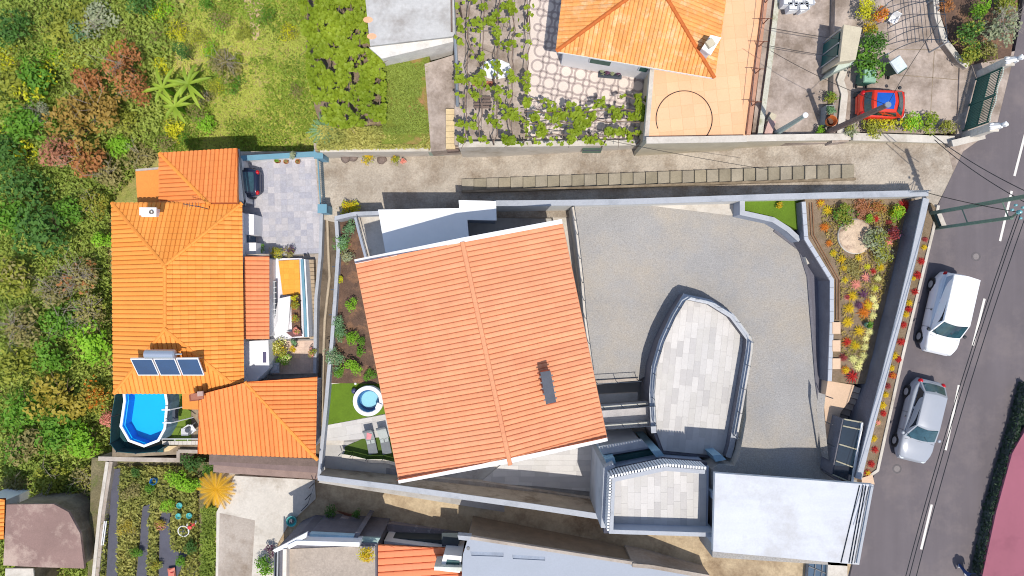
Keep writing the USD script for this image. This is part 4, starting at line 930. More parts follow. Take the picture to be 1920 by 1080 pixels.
part(fy, "outer_wall", MB().wall(P([(566, 486), (570, 560), (574, 632)], -4.9), .16, -6.5, -4.9), teal_paint)
part(fy, "outer_rail", MB().wall(P([(571, 486), (575, 560), (578, 632)], -4.8), .08, -6.5, -4.8), white_paint)
part(fy, "door_mat", MB().prism(P([(536, 623), (564, 620), (566, 630), (548, 632)], -5.25), -5.3, -5.25), M("brown_mat", (120, 84, 84), .9))
ss = thing("side_stair", "long striped stone stair strip between the front terrace and the gutter passage", "steps", at(583, 560, -6))
for i in range(20):
    a, b = 487 + i * 7.6, 487 + (i + 1) * 7.6 - .8
    x0 = np.interp(a, [487, 640], [573, 581]); x1 = np.interp(a, [487, 640], [588, 594])
    part(ss, "step", MB().prism(P([(x0, a), (x1, a), (x1 + .3, b), (x0 + .3, b)], -5.6 - .02 * i), -7, -5.6 - .02 * i), M("stair_stone", (180, 160, 134), .85, rand=.1))
lp = solo("lower_patio", MB().prism(P([(503, 636), (594, 636), (590, 700), (503, 704)], -5.95), -7, -5.95), grout, kind="structure")
pavers(lp, "patio_tile", P([(510, 640), (593, 638), (589, 700), (510, 702)], -5.92), -5.92, .32, .32, 0, [M("pink_tile", (226, 198, 178), .75, rand=.05), M("pink_tile_b", (218, 190, 172), .75, rand=.05)], bond=0, th=.03)
wt = thing("water_tank", "pale grey water tank box in the shade beside the lower patio plants", "tank", at(516, 690, -5.9))
part(wt, "body", MB().hull(np.vstack([P_ for x in (506, 524) for y in (680, 700) for P_ in (at(x, y, -5.1), at(x, y, -5.9))] + [at(508, 682, -5.02), at(522, 682, -5.02), at(522, 698, -5.02), at(508, 698, -5.02)])), M("tank_grey", (176, 180, 186), .6)); part(wt, "lid", MB().lathe([(.16, 0), (.16, .05), (.001, .05)], at(515, 690, -5.02), 16), metal_grey)

# chimney, aerial, solar heater
c1 = thing("small_white_chimney", "small white chimney at the top of the bright orange roof", "chimney", at(280, 400, -2.6))
part(c1, "stack", MB().box(at(281, 398, -2.4), (.62, .42, 1.0)), plaster); part(c1, "cap", MB().box(at(280, 398, -1.82), (.78, .5, .1)), white_paint)
part(c1, "pot", MB().lathe([(.11, 0), (.11, .14), (.08, .14), (.08, 0)], at(285, 398, -1.77), 12), M("grey_flue", (150, 140, 130), .8))
ae = thing("roof_aerial", "thin television aerial on the orange roof beside the garage roof", "aerial", at(391, 394, -2.6))
b = at(391, 392, -2.8); part(ae, "mast", MB().tube([b, b + [0, 0, 1.5]], .025, 5), metal_dark); part(ae, "boom", MB().tube([b + [-.75, .12, 1.4], b + [.2, -.05, 1.4]], .02, 5), metal_dark)
for i in range(6): part(ae, "element", MB().tube([b + [-.7 + .15 * i, -.15 + .1, 1.4], b + [-.7 + .15 * i, .2, 1.4]], .012, 4), metal_dark)
sl = thing("solar_water_heater", "solar water heater with three dark blue collector panels and steel tank on the orange roof", "solar heater", at(315, 685, -2.4))
q = [at(244, 673, -1.35), at(371, 672, -1.35), at(383, 704, -2.2), at(259, 704, -2.2)]
def bil(u, v, q=q): return (q[0] * (1 - u) + q[1] * u) * (1 - v) + (q[3] * (1 - u) + q[2] * u) * v
solar = M("solar_glass", (44, 78, 122), .12, var=.12, scale=.8, fine=.04, bump=0, spec=.6)
nn = np.cross(q[3] - q[0], q[1] - q[0]); nn /= np.linalg.norm(nn); nn = nn if nn[2] > 0 else -nn
for a, b in ((0, .32), (.34, .655), (.675, 1)):
    fr_ = [bil(a, 0), bil(b, 0), bil(b, 1), bil(a, 1)]
    part(sl, "collector_frame", MB().hull([*fr_, *(p - nn * .08 for p in fr_)]), white_paint)
    g = .012; pn = [bil(a + g, .05), bil(b - g, .05), bil(b - g, .95), bil(a + g, .95)]
    part(sl, "collector_glass", MB().hull([*(p + nn * .004 for p in pn), *(p - nn * .02 for p in pn)]), solar)
t0, t1 = at(271, 664, -1.2), at(329, 664, -1.2)
part(sl, "tank", MB().tube([t0 + [.0, 0, 0], t0 + [.06, 0, 0], t1 - [.06, 0, 0], t1], [.16, .24, .24, .16], 20), M("tank_steel", (190, 200, 214), .3, var=.04, fine=.03, bump=0, metallic=.5), smooth=40)
part(sl, "tank_valve", MB().tube([t1, t1 + [.3, 0, -.1]], .05, 8), metal_grey)
for p in (t0 + [.3, 0, 0], t1 - [.3, 0, 0]): part(sl, "tank_leg", MB().tube([p - [0, .1, .1], p - [0, .1, 1.2]], .03, 5), metal_grey)
for u in (.05, .95): part(sl, "strut", MB().tube([bil(u, .05) - nn * .06, bil(u, .05) - [0, 0, 1.0]], .025, 5), metal_grey)
c2 = thing("brick_chimney", "small brown brick chimney between the main orange roof and the lower wing", "chimney", at(372, 742, -3))
part(c2, "stack", MB().box(at(371, 743, -2.7), (.5, .36, 1.0), .1), M("brown_brick", (150, 84, 62), .85, var=.15)); part(c2, "cap", MB().box(at(370, 743, -2.16), (.66, .34, .08), .1), M("brick_cap", (170, 110, 88), .85))
part(c2, "cowl", MB().box(at(376, 738, -2.05), (.3, .25, .14), .1), M("cowl", (190, 160, 150), .8))

# ---------------------------------------------------------------- swimming pool and its deck
solo("pool_yard", MB().prism(P([(215, 720), (380, 720), (380, 850), (210, 858)], -6.9), -9, -6.9), concrete_dark, kind="structure")
po = thing("swimming_pool", "oval above ground pool of bright blue water with a white rim beside the orange house", "pool", at(270, 785, -6.9))
OUT = [(229, 724), (231, 752), (224, 800), (240, 828), (270, 839), (298, 828), (311, 804), (315, 757), (310, 724), (298, 700), (270, 690), (242, 700)]
rim = Polygon(P(OUT, -5.3)); inn = rim.buffer(-.14, join_style=2)
part(po, "rim", MB().prism(rim.difference(inn), -5.36, -5.3), white_paint)
part(po, "outer_wall", MB().prism(rim.buffer(-.03, join_style=2).difference(rim.buffer(-.09, join_style=2)), -6.9, -5.362), M("pool_wall", (120, 150, 170), .6))
liner = M("pool_liner", (16, 146, 244), .5, var=.04, fine=.03, bump=0)
floor_p = inn.buffer(-.12)
part(po, "liner", MB().prism(inn.buffer(.03, join_style=2).difference(inn.buffer(-.02, join_style=2)), -6.9, -5.364), liner)
part(po, "floor", MB().prism(inn.buffer(.01), -6.9, -6.3), M("pool_floor", (20, 200, 252), .5, var=.03, scale=1.5, fine=.02, bump=0))
part(po, "water", MB().prism(inn.buffer(-.03), -5.6, -5.5, bottom=False), glassmat("swim_water", (.62, .93, 1.0), 1.33, .03))
for s in ((314, 766), (316, 790)):
    b = at(*s, -5.3); part(po, "ladder_rail", MB().tube([b + [-.15, 0, -.2], b + [-.1, 0, .45], b + [.35, 0, .45], b + [.9, 0.02, -1.2]], .035, 6), white_paint)
for i in range(4): part(po, "ladder_step", MB().box(at(326 + i * 2, 778, -5.4 - .3 * i), (.16, .7, .04)), metal_dark)
nt = thing("pool_fence_netting", "dark teal netting fence around the outer side of the pool", "fence", at(225, 800, -6))
netm = M("teal_netting", (36, 84, 88), .8, var=.25, fine=.25, fscale=18)
npts = P([(222, 736), (214, 780), (212, 830), (224, 845), (260, 848), (298, 845), (312, 836)], -5.9)
part(nt, "net", MB().wall(npts, .03, -7.4, -5.6), netm)
part(nt, "net_skirt", MB().prism(Polygon(P([(216, 736), (236, 736), (224, 800), (240, 832), (270, 842), (306, 832), (306, 848), (222, 848), (212, 830)], -6.6)), -6.65, -6.6), netm)
for c in npts: part(nt, "post", MB().tube([(*c, -7.4), (*c, -5.5)], .03, 5), metal_dark)
solo("pool_turf", MB().prism(P([(318, 724), (358, 724), (358, 830), (316, 830)], -6.85), -7, -6.84), M("turf_pool", (112, 136, 50), .95, var=.15, fine=.2, fscale=30, bump=.7, bscale=50), kind="structure")
oc = thing("orange_canopy", "flat orange canopy corner below the main orange roof beside the pool turf", "canopy", at(355, 752, -5))
part(oc, "panel", MB().prism(P([(341, 724), (372, 724), (372, 768), (342, 767)], -4.6), -4.68, -4.6), M("flat_orange", (244, 150, 66)))
part(oc, "post", MB().tube([at(345, 764, -4.7), (*at(345, 764, -4.7)[:2], -6.9)], .05, 6), white_paint)
dk = thing("pool_walkway", "grey boarded walkway with white rail below the pool turf", "walkway", at(340, 828, -6.5))
for i in range(9): part(dk, "board", MB().prism(P([(304 + i * 7.8, 827), (311.3 + i * 7.8, 827), (311.3 + i * 7.8, 834), (304 + i * 7.8, 834)], -6.2), -6.3, -6.2), concrete_pale)
part(dk, "rail", MB().tube([at(304, 823, -5.6), at(374, 823, -5.6)], .025, 5), white_paint)
for x in (304, 328, 352, 373): part(dk, "post", MB().tube([at(x, 826, -6.2), at(x, 823, -5.6)], .025, 5), white_paint)
part(dk, "skirt_lattice", MB().prism(P([(308, 836), (332, 836), (316, 846), (308, 847)], -6.7), -7.5, -6.7), wood_pale)
pu = thing("pump_unit", "pale square pump unit with a dark fan on the pool turf", "machine", at(351, 808, -6.8))
part(pu, "case", MB().box(at(351, 808, -6.35), (.42, .42, .7)), M("case_pale", (206, 206, 208), .6)); part(pu, "fan_grille", MB().lathe([(.001, .02), (.13, .02), (.14, 0)], at(351, 807, -6.0), 16), metal_dark)
wc = thing("white_chair", "white plastic chair beside the pump unit by the pool turf", "chair", at(365, 803, -6.8))
def plastic_chair(n, c, ang, s=1.0):
    R = np.array([[math.cos(ang), -math.sin(ang), 0], [math.sin(ang), math.cos(ang), 0], [0, 0, 1]])
    T = lambda x, y, z: c + R @ np.array([x, y, z]) * s
    part(n, "seat", MB().hull([T(x, y, z) for x in (-.21, .21) for y in (-.2, .2) for z in (.40, .43)]), white_paint)
    part(n, "back_rest", MB().hull([T(x, y, z) for x in (-.21, .21) for y, z in ((.2, .43), (.23, .43), (.3, .85), (.33, .85))]), white_paint)
    for x in (-.2, .2):
        for y in (-.19, .22): part(n, "leg", MB().tube([T(x * 1.15, y * 1.15, 0), T(x, y, .42)], .022 * s, 5), white_paint)
        part(n, "arm", MB().hull([T(x + dx, y, z) for dx in (-.03, .03) for y in (-.18, .26) for z in (.62, .65)]), white_paint)
plastic_chair(wc, at(365, 803, -6.85), .6)

# ---------------------------------------------------------------- the ground floor garden below the pool
gwl = thing("garden_retaining_wall_low", "grey stone retaining wall under the pool above the vegetable garden", "wall", at(280, 860, -7))
part(gwl, "wall_body", MB().wall(P([(184, 860), (270, 862), (340, 863)], -6.9), .18, -9.5, -6.95), concrete_dark); part(gwl, "coping", MB().wall(P([(184, 860), (270, 862), (340, 863)], -6.88), .26, -6.948, -6.88), concrete)
part(gwl, "stub", MB().wall(P([(334, 846), (378, 847)], -6.6), .2, -9, -6.6), concrete)
part(gwl, "stub", MB().wall(P([(334, 846), (334, 866)], -6.62), .2, -9, -6.62), concrete)
hw = thing("house_footing_wall", "stepped brown wall at the foot of the orange wing above the forecourt", "wall", at(500, 872, -6))
for i, (a, b, z, mm) in enumerate((((392, 858), (596, 868), -5.5, wood_dark), ((392, 864), (596, 880), -5.8, M("brown_render", (136, 116, 112), .85)), ((400, 878), (600, 892), -6.0, M("brown_render_b", (156, 132, 122), .85)))):
    part(hw, "course", MB().wall(P([a, b], z), .45, -8.5, z), mm)
solo("vegetable_garden", MB().sheet(P([(172, 858), (440, 868), (410, 900), (408, 1200), (160, 1200)], -7.9), lambda x, y: -8.0 + .25 * bumps(x, y, .9, 3, 4), .5, skirt=1.5), M("garden_soil", (134, 124, 92), .95, var=.3, scale=1.2, fine=.3, fscale=10, bump=.9, bdist=.06, second=(110, 118, 60), sscale=.9), kind="structure", smooth=True)
gdw = thing("garden_side_wall", "slanting grey wall along the left edge of the vegetable garden", "wall", at(188, 970, -7.4))
part(gdw, "wall_body", MB().wall(P([(206, 866), (192, 960), (176, 1120)], -7.3), .28, -9.5, -7.35), concrete); part(gdw, "coping", MB().wall(P([(201, 866), (187, 960), (171, 1120)], -7.28), .2, -7.9, -7.28), concrete_pale)
fab = M("weed_fabric", (92, 92, 104), .9, var=.12, scale=2, fine=.15, bump=.4)
for k, (q, lab) in enumerate((([(212, 880), (226, 878), (222, 960), (221, 1090), (200, 1090), (206, 960)], "left strip of black weed fabric beside the slanting garden wall"),
          ([(268, 950), (282, 945), (279, 1000), (276, 1090), (256, 1090), (264, 1000)], "middle strip of black weed fabric between the garden rows"),
          ([(306, 900), (325, 915), (318, 980), (322, 1030), (352, 1036), (330, 1090), (298, 1090), (300, 985)], "broad right strip of black weed fabric in the vegetable garden"),
          ([(352, 1062), (372, 1062), (370, 1090), (350, 1090)], "small piece of black weed fabric beside the hedge"))):
    solo("weed_fabric", MB().sheet(P(q, -7.75), lambda x, y: -7.78 + .25 * bumps(x, y, .9, 3, 4) * .6, .4, skirt=.3), fab, lab, "fabric", smooth=True)
pl_ = thing("plastic_pipes", "pair of white plastic pipes lying on the slanting garden wall", "pipe", at(195, 995, -7.2))
for o in (0, 3.5): part(pl_, "pipe", MB().tube([at(196 + o, 977, -7.2), at(190 + o, 1022, -7.2)], .035, 6), white_paint)
bk = thing("blue_bucket", "bright blue bucket among the garden plants", "bucket", at(292, 900, -7.5))
c = at(292, 900, -7.55); bm = M("blue_plastic", (24, 128, 214), .4, bump=0)
part(bk, "body", MB().lathe([(.001, .02), (.16, .02), (.2, .36), (.22, .36), (.18, 0), (.001, 0)], c, 20), bm); part(bk, "handle", MB().tube([c + [.2 * math.cos(t), .2 * math.sin(t), .36 + .02] for t in np.linspace(0, 3.14, 9)], .012, 4), metal_grey)
tq = M("turquoise_plastic", (86, 186, 186), .5, bump=0)
for k, ((x, y), lab) in enumerate((((338, 947), "turquoise plastic basin, uppermost in the garden clutter"), ((336, 967), "turquoise plastic basin, left of the lower pair in the garden clutter"), ((356, 966), "turquoise plastic basin, right of the lower pair in the garden clutter"))):
    c = at(x, y, -7.45); bs = thing("plastic_basin", lab, "basin", c)
    part(bs, "bowl", MB().lathe([(.001, .02), (.11, .02), (.16, .12), (.18, .13), (.14, 0), (.001, 0)], c, 18), tq); part(bs, "foot_ring", MB().lathe([(.15, 0), (.15, -.03), (.12, -.03), (.12, 0)], c, 18), tq)
bc = thing("bicycle_wheel_frame", "white wheel shaped wire frame lying in the garden clutter", "wheel", at(344, 997, -7.5))
c = at(344, 996, -7.4); an = np.linspace(0, 2 * np.pi, 25)
part(bc, "rim", MB().tube([c + [.33 * math.cos(t), .33 * math.sin(t), .05 * math.sin(t)] for t in an], .03, 6), white_paint)
for t in an[::4]: part(bc, "spoke", MB().tube([c, c + [.33 * math.cos(t), .33 * math.sin(t), .05 * math.sin(t)]], .01, 4), metal_grey)
tc = thing("red_tricycle", "small red toy tricycle among the garden clutter", "tricycle", at(362, 985, -7.6))
redp = M("red_plastic", (226, 76, 70), .45, bump=0); c = at(362, 985, -7.6)
part(tc, "frame", MB().tube([c + [-.25, -.1, .15], c + [0, 0, .3], c + [.2, .2, .25]], .05, 6), redp); part(tc, "seat", MB().ball(c + [-.05, -.02, .36], (.14, .12, .05)), redp)
part(tc, "handlebar", MB().tube([c + [.05, .32, .5], c + [.2, .2, .48], c + [.36, .1, .5]], .025, 5), redp)
for d in ((-.28, .08), (-.2, -.25), (.22, .22)): part(tc, "wheel", MB().tube([c + [d[0] - .03, d[1], .1], c + [d[0] + .03, d[1], .1]], .11, 12), white_paint)
rb = thing("red_bin_lid", "faded red plastic lid at the bottom of the vegetable garden", "lid", at(321, 1072, -7.7))
part(rb, "lid", MB().hull([at(x, y, z) for x, y, z in ((314, 1066, -7.5), (328, 1064, -7.5), (330, 1084, -7.6), (316, 1086, -7.6), (318, 1069, -7.4), (326, 1080, -7.42))]), M("faded_red", (224, 130, 110), .6)); part(rb, "grip", MB().tube([at(319, 1074, -7.38), at(325, 1074, -7.36)], .025, 5), redp)

# slab roof bottom left
sr = thing("brown_slab_roof", "low building with a weathered brown concrete slab roof at the lower left corner", "shed", at(85, 1010, -7))
SR = [(12, 946), (100, 945), (128, 960), (150, 1000), (158, 1066), (60, 1063), (6, 1060)]
part(sr, "roof_slab", MB().prism(P(SR, -6.3), -6.5, -6.3), M("brown_slab", (150, 122, 114), .85, var=.15, scale=.6, fine=.12, second=(192, 168, 154), sscale=.45, slo=.5, shi=.66)); part(sr, "wall", MB().prism(Polygon(P(SR, -6.5)).buffer(-.15), -11, -6.51), concrete_dark)
wsr = thing("pale_corrugated_roof", "pale sheet roof below the brown slab roof at the bottom edge", "roof", at(40, 1078, -7.5))
part(wsr, "panel", MB().prism(P([(10, 1066), (62, 1066), (66, 1110), (8, 1110)], -7.2), -7.3, -7.2), concrete_pale); part(wsr, "wall", MB().prism(P([(14, 1070), (60, 1070), (62, 1108), (12, 1108)], -7.3), -10, -7.31), concrete_dark)
og = thing("orange_sheet_roof", "sliver of an orange tiled roof at the far left edge", "roof", at(2, 970, -7.5))
q = [at(-60, 935, -6.6), at(10, 935, -7.2), at(8, 1010, -7.2), at(-60, 1010, -6.6)]
tiled(og, q, terra, w=.25, dv=.4, base_mat=terra_deck, seed=31); part(og, "wall", MB().prism(Polygon([p[:2] for p in q]).buffer(-.2), -11, -7.3), plaster)

# ---------------------------------------------------------------- buildings along the bottom edge
bt = thing("roof_terrace_building", "building with a speckled grey roof terrace and white parapet at the bottom edge", "house", at(600, 1060, -5))
BT = [(512, 1028), (585, 990), (668, 1000), (700, 1004), (703, 1140), (512, 1140)]
part(bt, "wall", MB().prism(P([(524, 1024), (552, 1012), (668, 1018), (706, 1020), (706, 1160), (524, 1160)], -2.1), -7, -2.1), slate_wall)
part(bt, "lower_front", MB().prism(P([(580, 1002), (712, 1010), (704, 1020), (566, 1017)], -2.55), -7, -2.55), slate_wall)
part(bt, "terrace_floor", MB().prism(P([(532, 1030), (672, 1024), (703, 1024), (704, 1160), (532, 1160)], -2.05), -2.2, -2.05), M("speckled_terrace", (178, 164, 150), .85, var=.12, scale=1.4, fine=.2, fscale=10))
part(bt, "parapet", MB().wall(P([(540, 1026), (556, 1018), (674, 1021)], -1.5), .22, -2.5, -1.5), white_paint)
part(bt, "parapet", MB().wall(P([(534, 1030), (532, 1160)], -1.5), .2, -2.5, -1.5), M("cream_paint", (236, 222, 206), .6))
part(bt, "corner_slab", MB().prism(P([(511, 1032), (576, 998), (574, 1008), (540, 1026), (516, 1036)], -1.6), -1.8, -1.6), white_paint)
for i in range(4): part(bt, "louvre", MB().wall(P([(515 + i * 4.5, 1034), (513 + i * 4.5, 1160)], -3.4), .08, -6, -3.4 - .1 * i), blue_cap if i % 2 else metal_dark)
part(bt, "glazed_front", MB().prism(P([(578, 1000), (668, 1004), (664, 1017), (566, 1016)], -2.3), -2.5, -2.3), M("lavender_glazing", (128, 136, 176), .15, bump=0, spec=.6))
part(bt, "glazed_front_sill", MB().wall(P([(580, 1004), (664, 1008)], -2.2), .18, -2.6, -2.2), M("pale_blue_sill", (172, 206, 222), .6))
for x0, x1 in ((580, 601), (617, 635), (648, 660)): part(bt, "pane", MB().prism(P([(x0, 1010.5), (x1, 1011), (x1, 1016), (x0, 1015.5)], -2.28), -2.31, -2.28), M("lit_pane", (226, 226, 224), .3, bump=0))
part(bt, "side_frame", MB().prism(P([(667, 998), (676, 1000), (664, 1020), (658, 1019)], -2.2), -7, -2.2), slate_wall)
part(bt, "green_slab", MB().prism(P([(674, 1008), (713, 1009), (706, 1021), (668, 1020)], -2.25), -2.45, -2.25), M("pale_green_slab", (160, 184, 178), .7))
part(bt, "lower_apron", MB().prism(P([(586, 980), (640, 972), (870, 998), (870, 1014), (580, 1004)], -5.4), -7.5, -5.4), M("apron_grey", (150, 140, 142), .85, var=.15, second=(196, 190, 186), sscale=1.2, slo=.55, shi=.62))
ro = thing("red_tiled_house", "house with a bright red orange tiled roof at the bottom edge beside the white block", "house", at(790, 1060, -4))
q = [at(706, 1021, -3.0), at(870, 1029, -3.0), at(870, 1200, -1.8), at(700, 1200, -1.8)]
tiled(ro, q, red_tile, w=.30, dv=.42, base_mat=terra_deck, seed=33) if False else None
q2 = [at(706, 1021, -2.6), at(872, 1029, -3.6), at(872, 1200, -3.6), at(702, 1200, -2.6)]
tiled(ro, q2, red_tile, w=.37, dv=.5, base_mat=terra_deck, seed=33)
part(ro, "verge", MB().wall([p[:2] for p in (q2[0], q2[3])], .12, -3.2, -2.48), white_paint)
part(ro, "wall", MB().prism(Polygon([p[:2] for p in q2]).buffer(-.2), -8, -3.8), plaster)
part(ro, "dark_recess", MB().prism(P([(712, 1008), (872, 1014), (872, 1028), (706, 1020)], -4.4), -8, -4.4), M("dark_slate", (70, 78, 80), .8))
ms = thing("vent_box", "small dark box at the shaded edge of the red tiled roof", "vent", at(845, 1004, -4))
part(ms, "box", MB().box(at(845, 1010, -4.0), (.9, .55, .9)), metal_dark); part(ms, "lid", MB().box(at(845, 1009, -3.5), (.98, .6, .06)), M("dark_slate", (70, 78, 80)))
wb = thing("white_block", "long white flat roofed block with two recessed roof slots at the bottom edge", "house", at(1080, 1060, -3))
WB = [(878, 1008), (895, 1011), (1304, 1074), (1330, 1160), (862, 1160), (868, 1040)]
part(wb, "wall", MB().prism(Polygon(P(WB, -1.45)).buffer(-.06), -7.5, -1.47), M("stained_facade", (150, 134, 114), .9, var=.2, fine=.15))
slots = [Polygon(P([(882, 1034), (944, 1036), (944, 1044), (884, 1042)], -1.4)), Polygon(P([(960, 1040), (1022, 1044), (1022, 1051), (962, 1048)], -1.4))]
rp_ = Polygon(P(WB, -1.4))
part(wb, "roof_slab", MB().prism(rp_.difference(slots[0]).difference(slots[1]), -1.465, -1.4), M("pale_blue_roof", (196, 204, 218), .65, k=.5, var=.05, fine=.05, scale=.4, bump=.1))
part(wb, "edge_coping", MB().wall(P([(878, 1008), (1185, 1056), (1304, 1075)], -1.3), .16, -1.55, -1.3), concrete)
for s in slots: part(wb, "slot_floor", MB().prism(s, -1.463, -1.455), M("slot_grey", (150, 160, 176), .7))
part(wb, "corner_bracket", MB().prism(P([(858, 1004), (884, 1006), (878, 1014), (860, 1012)], -1.25), -1.75, -1.25), blue_cap)
part(wb, "side_volume", MB().prism(P([(832, 1040), (866, 1043), (862, 1074), (824, 1070)], -2.1), -7, -2.1), white_paint)
part(wb, "side_skylight", MB().prism(P([(838, 1050), (862, 1052), (860, 1068), (834, 1066)], -2.05), -2.2, -2.05), M("green_glazing", (44, 92, 90)))
part(wb, "front_rail", MB().wall(P([(814, 1066), (1180, 1078)], -1.7), .2, -6, -1.7), M("rail_cream", (222, 226, 214), .6))
part(wb, "roof_drain", MB().lathe([(.09, 0), (.09, .05), (.001, .05)], at(878, 1028, -1.4), 10), metal_dark)
wb2 = thing("grey_parapet_roof", "lower grey roof with parapet at the pointed end of the white block", "roof", at(1240, 1066, -1.5))
part(wb2, "slab", MB().prism(P([(1186, 1062), (1250, 1068), (1330, 1082), (1330, 1110), (1196, 1110)], -1.5), -5, -1.5), M("light_grey_roof", (206, 206, 206), .7)); part(wb2, "parapet", MB().wall(P([(1186, 1060), (1222, 1063), (1330, 1082)], -1.2), .2, -4, -1.2), concrete)
# glazed pit and pale forecourt at the bottom right
bg = thing("blue_glass_skylight", "blue glazed skylight with diagonal bars below the white carport roof", "skylight", at(1535, 1066, -.3))
part(bg, "glass", MB().prism(P([(1517, 1050), (1556, 1054), (1552, 1100), (1514, 1096)], -.35), -.7, -.35), blue_glass)
for a, b in (((1530, 1050), (1526, 1098)), ((1543, 1052), (1539, 1098)), ((1517, 1062), (1555, 1078)), ((1516, 1082), (1554, 1096))): part(bg, "bar", MB().wall(P([a, b], -.3), .05, -.4, -.3), metal_dark)
solo("pale_forecourt", MB().prism(P([(1553, 1048), (1602, 1056), (1590, 1140), (1548, 1140)], -.15), -1, -.15), concrete_pale, kind="structure")
pk = thing("pink_terrace_building", "pink coated flat roof beside the road at the lower right corner", "house", at(1880, 1000, 0))
PK = [(1932, 790), (1898, 850), (1868, 960), (1842, 1080), (1760, 1500), (2500, 1500), (2500, 790)]
pkp = Polygon(P(PK, .8))
part(pk, "roof", MB().prism(pkp, .6, .8), pink); part(pk, "wall", MB().prism(pkp.buffer(-.05), -1, .595), M("dark_mossy_wall", (62, 70, 66), .9, var=.4, fine=.4, fscale=6, bump=.6))
hd = thing("ivy_band", "dark ivy covered wall band along the road beside the pink roof", "ivy", at(1880, 900, .5))
rng = np.random.default_rng(77)
ln = LineString(P([(1926, 720), (1906, 800), (1862, 950), (1835, 1080), (1800, 1250)], .5))
t = rng.uniform(0, ln.length, 5200); base_pts = np.array([ln.interpolate(x).coords[0] for x in t])
pts = np.c_[base_pts + rng.normal(0, .07, (len(t), 2)), rng.uniform(0.0, .75, len(t))]
part(hd, "foliage", leaves(rng, pts, np.tile([-.6, .1, .6], (len(t), 1)), .15), leafmat("ivy_leaf", [(28, 40, 30), (44, 60, 42), (62, 78, 52)]), kind="stuff")
part(hd, "backing_wall", MB().wall(np.array(ln.coords), .16, -.1, .62), M("dark_mossy_wall", (62, 70, 66)))

# ---------------------------------------------------------------- plants
bark = M("bark", (118, 98, 78), .9, var=.25, fine=.2)
twig = M("dry_twig", (168, 156, 144), .85, var=.15, fine=.15)
LF = {
 "green": leafmat("leaf_green", [(58, 92, 28), (92, 128, 40), (128, 158, 62)]),
 "bright": leafmat("leaf_bright", [(78, 116, 28), (124, 160, 44), (164, 190, 74)]),
 "dark": leafmat("leaf_dark", [(46, 74, 32), (74, 106, 46), (108, 136, 66)]),
 "olive": leafmat("leaf_olive", [(94, 102, 38), (132, 134, 52), (166, 160, 76)]),
 "drab": leafmat("leaf_drab", [(98, 94, 56), (132, 124, 78), (162, 150, 104)]),
 "rust": leafmat("leaf_rust", [(118, 80, 46), (150, 102, 62), (180, 134, 86)]),
 "brownolive": leafmat("leaf_brown_olive", [(108, 88, 40), (142, 118, 58), (160, 132, 80)]),
 "redbrown": leafmat("leaf_red_brown", [(120, 84, 64), (152, 106, 82), (180, 138, 112)]),
 "yellow": leafmat("leaf_yellow_green", [(130, 132, 28), (178, 174, 42), (206, 196, 72)]),
 "gold": leafmat("leaf_gold", [(112, 106, 40), (146, 130, 52), (172, 154, 84)]),
 "lime": leafmat("leaf_lime", [(96, 116, 24), (142, 158, 44), (178, 188, 76)], trans=.35, k=1.25),
 "bluegreen": leafmat("leaf_blue_green", [(70, 100, 66), (108, 136, 98), (142, 166, 128)]),
 "grey": leafmat("leaf_grey", [(104, 112, 86), (136, 140, 112), (160, 160, 132)]),
 "flower_yellow": leafmat("petal_yellow", [(214, 178, 30), (244, 214, 50), (250, 232, 110)], k=.8),
 "flower_orange": leafmat("petal_orange", [(206, 110, 36), (240, 154, 50), (246, 186, 84)], k=.8),
 "flower_red": leafmat("petal_red", [(176, 40, 40), (220, 66, 56), (236, 110, 90)], k=.8),
 "purple": leafmat("leaf_purple", [(70, 44, 62), (100, 66, 88), (136, 100, 116)]),
 "cream": leafmat("leaf_cream", [(150, 150, 92), (200, 196, 138), (226, 222, 178)]),
 "pinkish": leafmat("leaf_pinkish", [(150, 96, 84), (196, 134, 118), (220, 170, 150)]),
 "darkred": leafmat("leaf_dark_red", [(96, 40, 40), (138, 58, 56), (170, 90, 80)]),
 "grass": leafmat("grass_blade", [(116, 128, 52), (150, 154, 74), (184, 176, 104), (204, 188, 134)], trans=.3, pscale=.22),
 "weed": leafmat("weed_leaf", [(88, 106, 44), (122, 134, 60), (154, 150, 84), (170, 156, 108)], trans=.3, pscale=.3),
}
def ground_at(px, py, zf=None):
    return atf(px, py, zf or terrain_z)

def foliage_mesh(rng, c, r, h, n, size, lobes=9, aspect=.6, inner=.25, spread=.55):
    """Leaves on the skins of a clump of lobes; uneven outline, gaps between the lobes."""
    cen = rng.normal(0, 1, (lobes, 3)); cen /= np.linalg.norm(cen, axis=1, keepdims=True)
    cen *= rng.uniform(.25, .72, (lobes, 1)); cen[:, 2] = np.abs(cen[:, 2]) * .8 - .12
    rad = rng.uniform(.3, .52, lobes)
    k = rng.choice(lobes, n, p=rad ** 2 / (rad ** 2).sum())
    d = rng.normal(0, 1, (n, 3)); d[:, 2] = np.where(rng.random(n) < .8, np.abs(d[:, 2]), d[:, 2]); d /= np.linalg.norm(d, axis=1, keepdims=True)
    rr = rad[k] * (1 - inner * rng.random(n) ** 2) * rng.uniform(.85, 1.12, n)
    p = (cen[k] + d * rr[:, None]) * [r, r, h] + c
    nn = d * [1, 1, 1.2] + [0, 0, .35]
    return leaves(rng, p, nn / np.linalg.norm(nn, axis=1, keepdims=True), size, aspect, spread=spread)

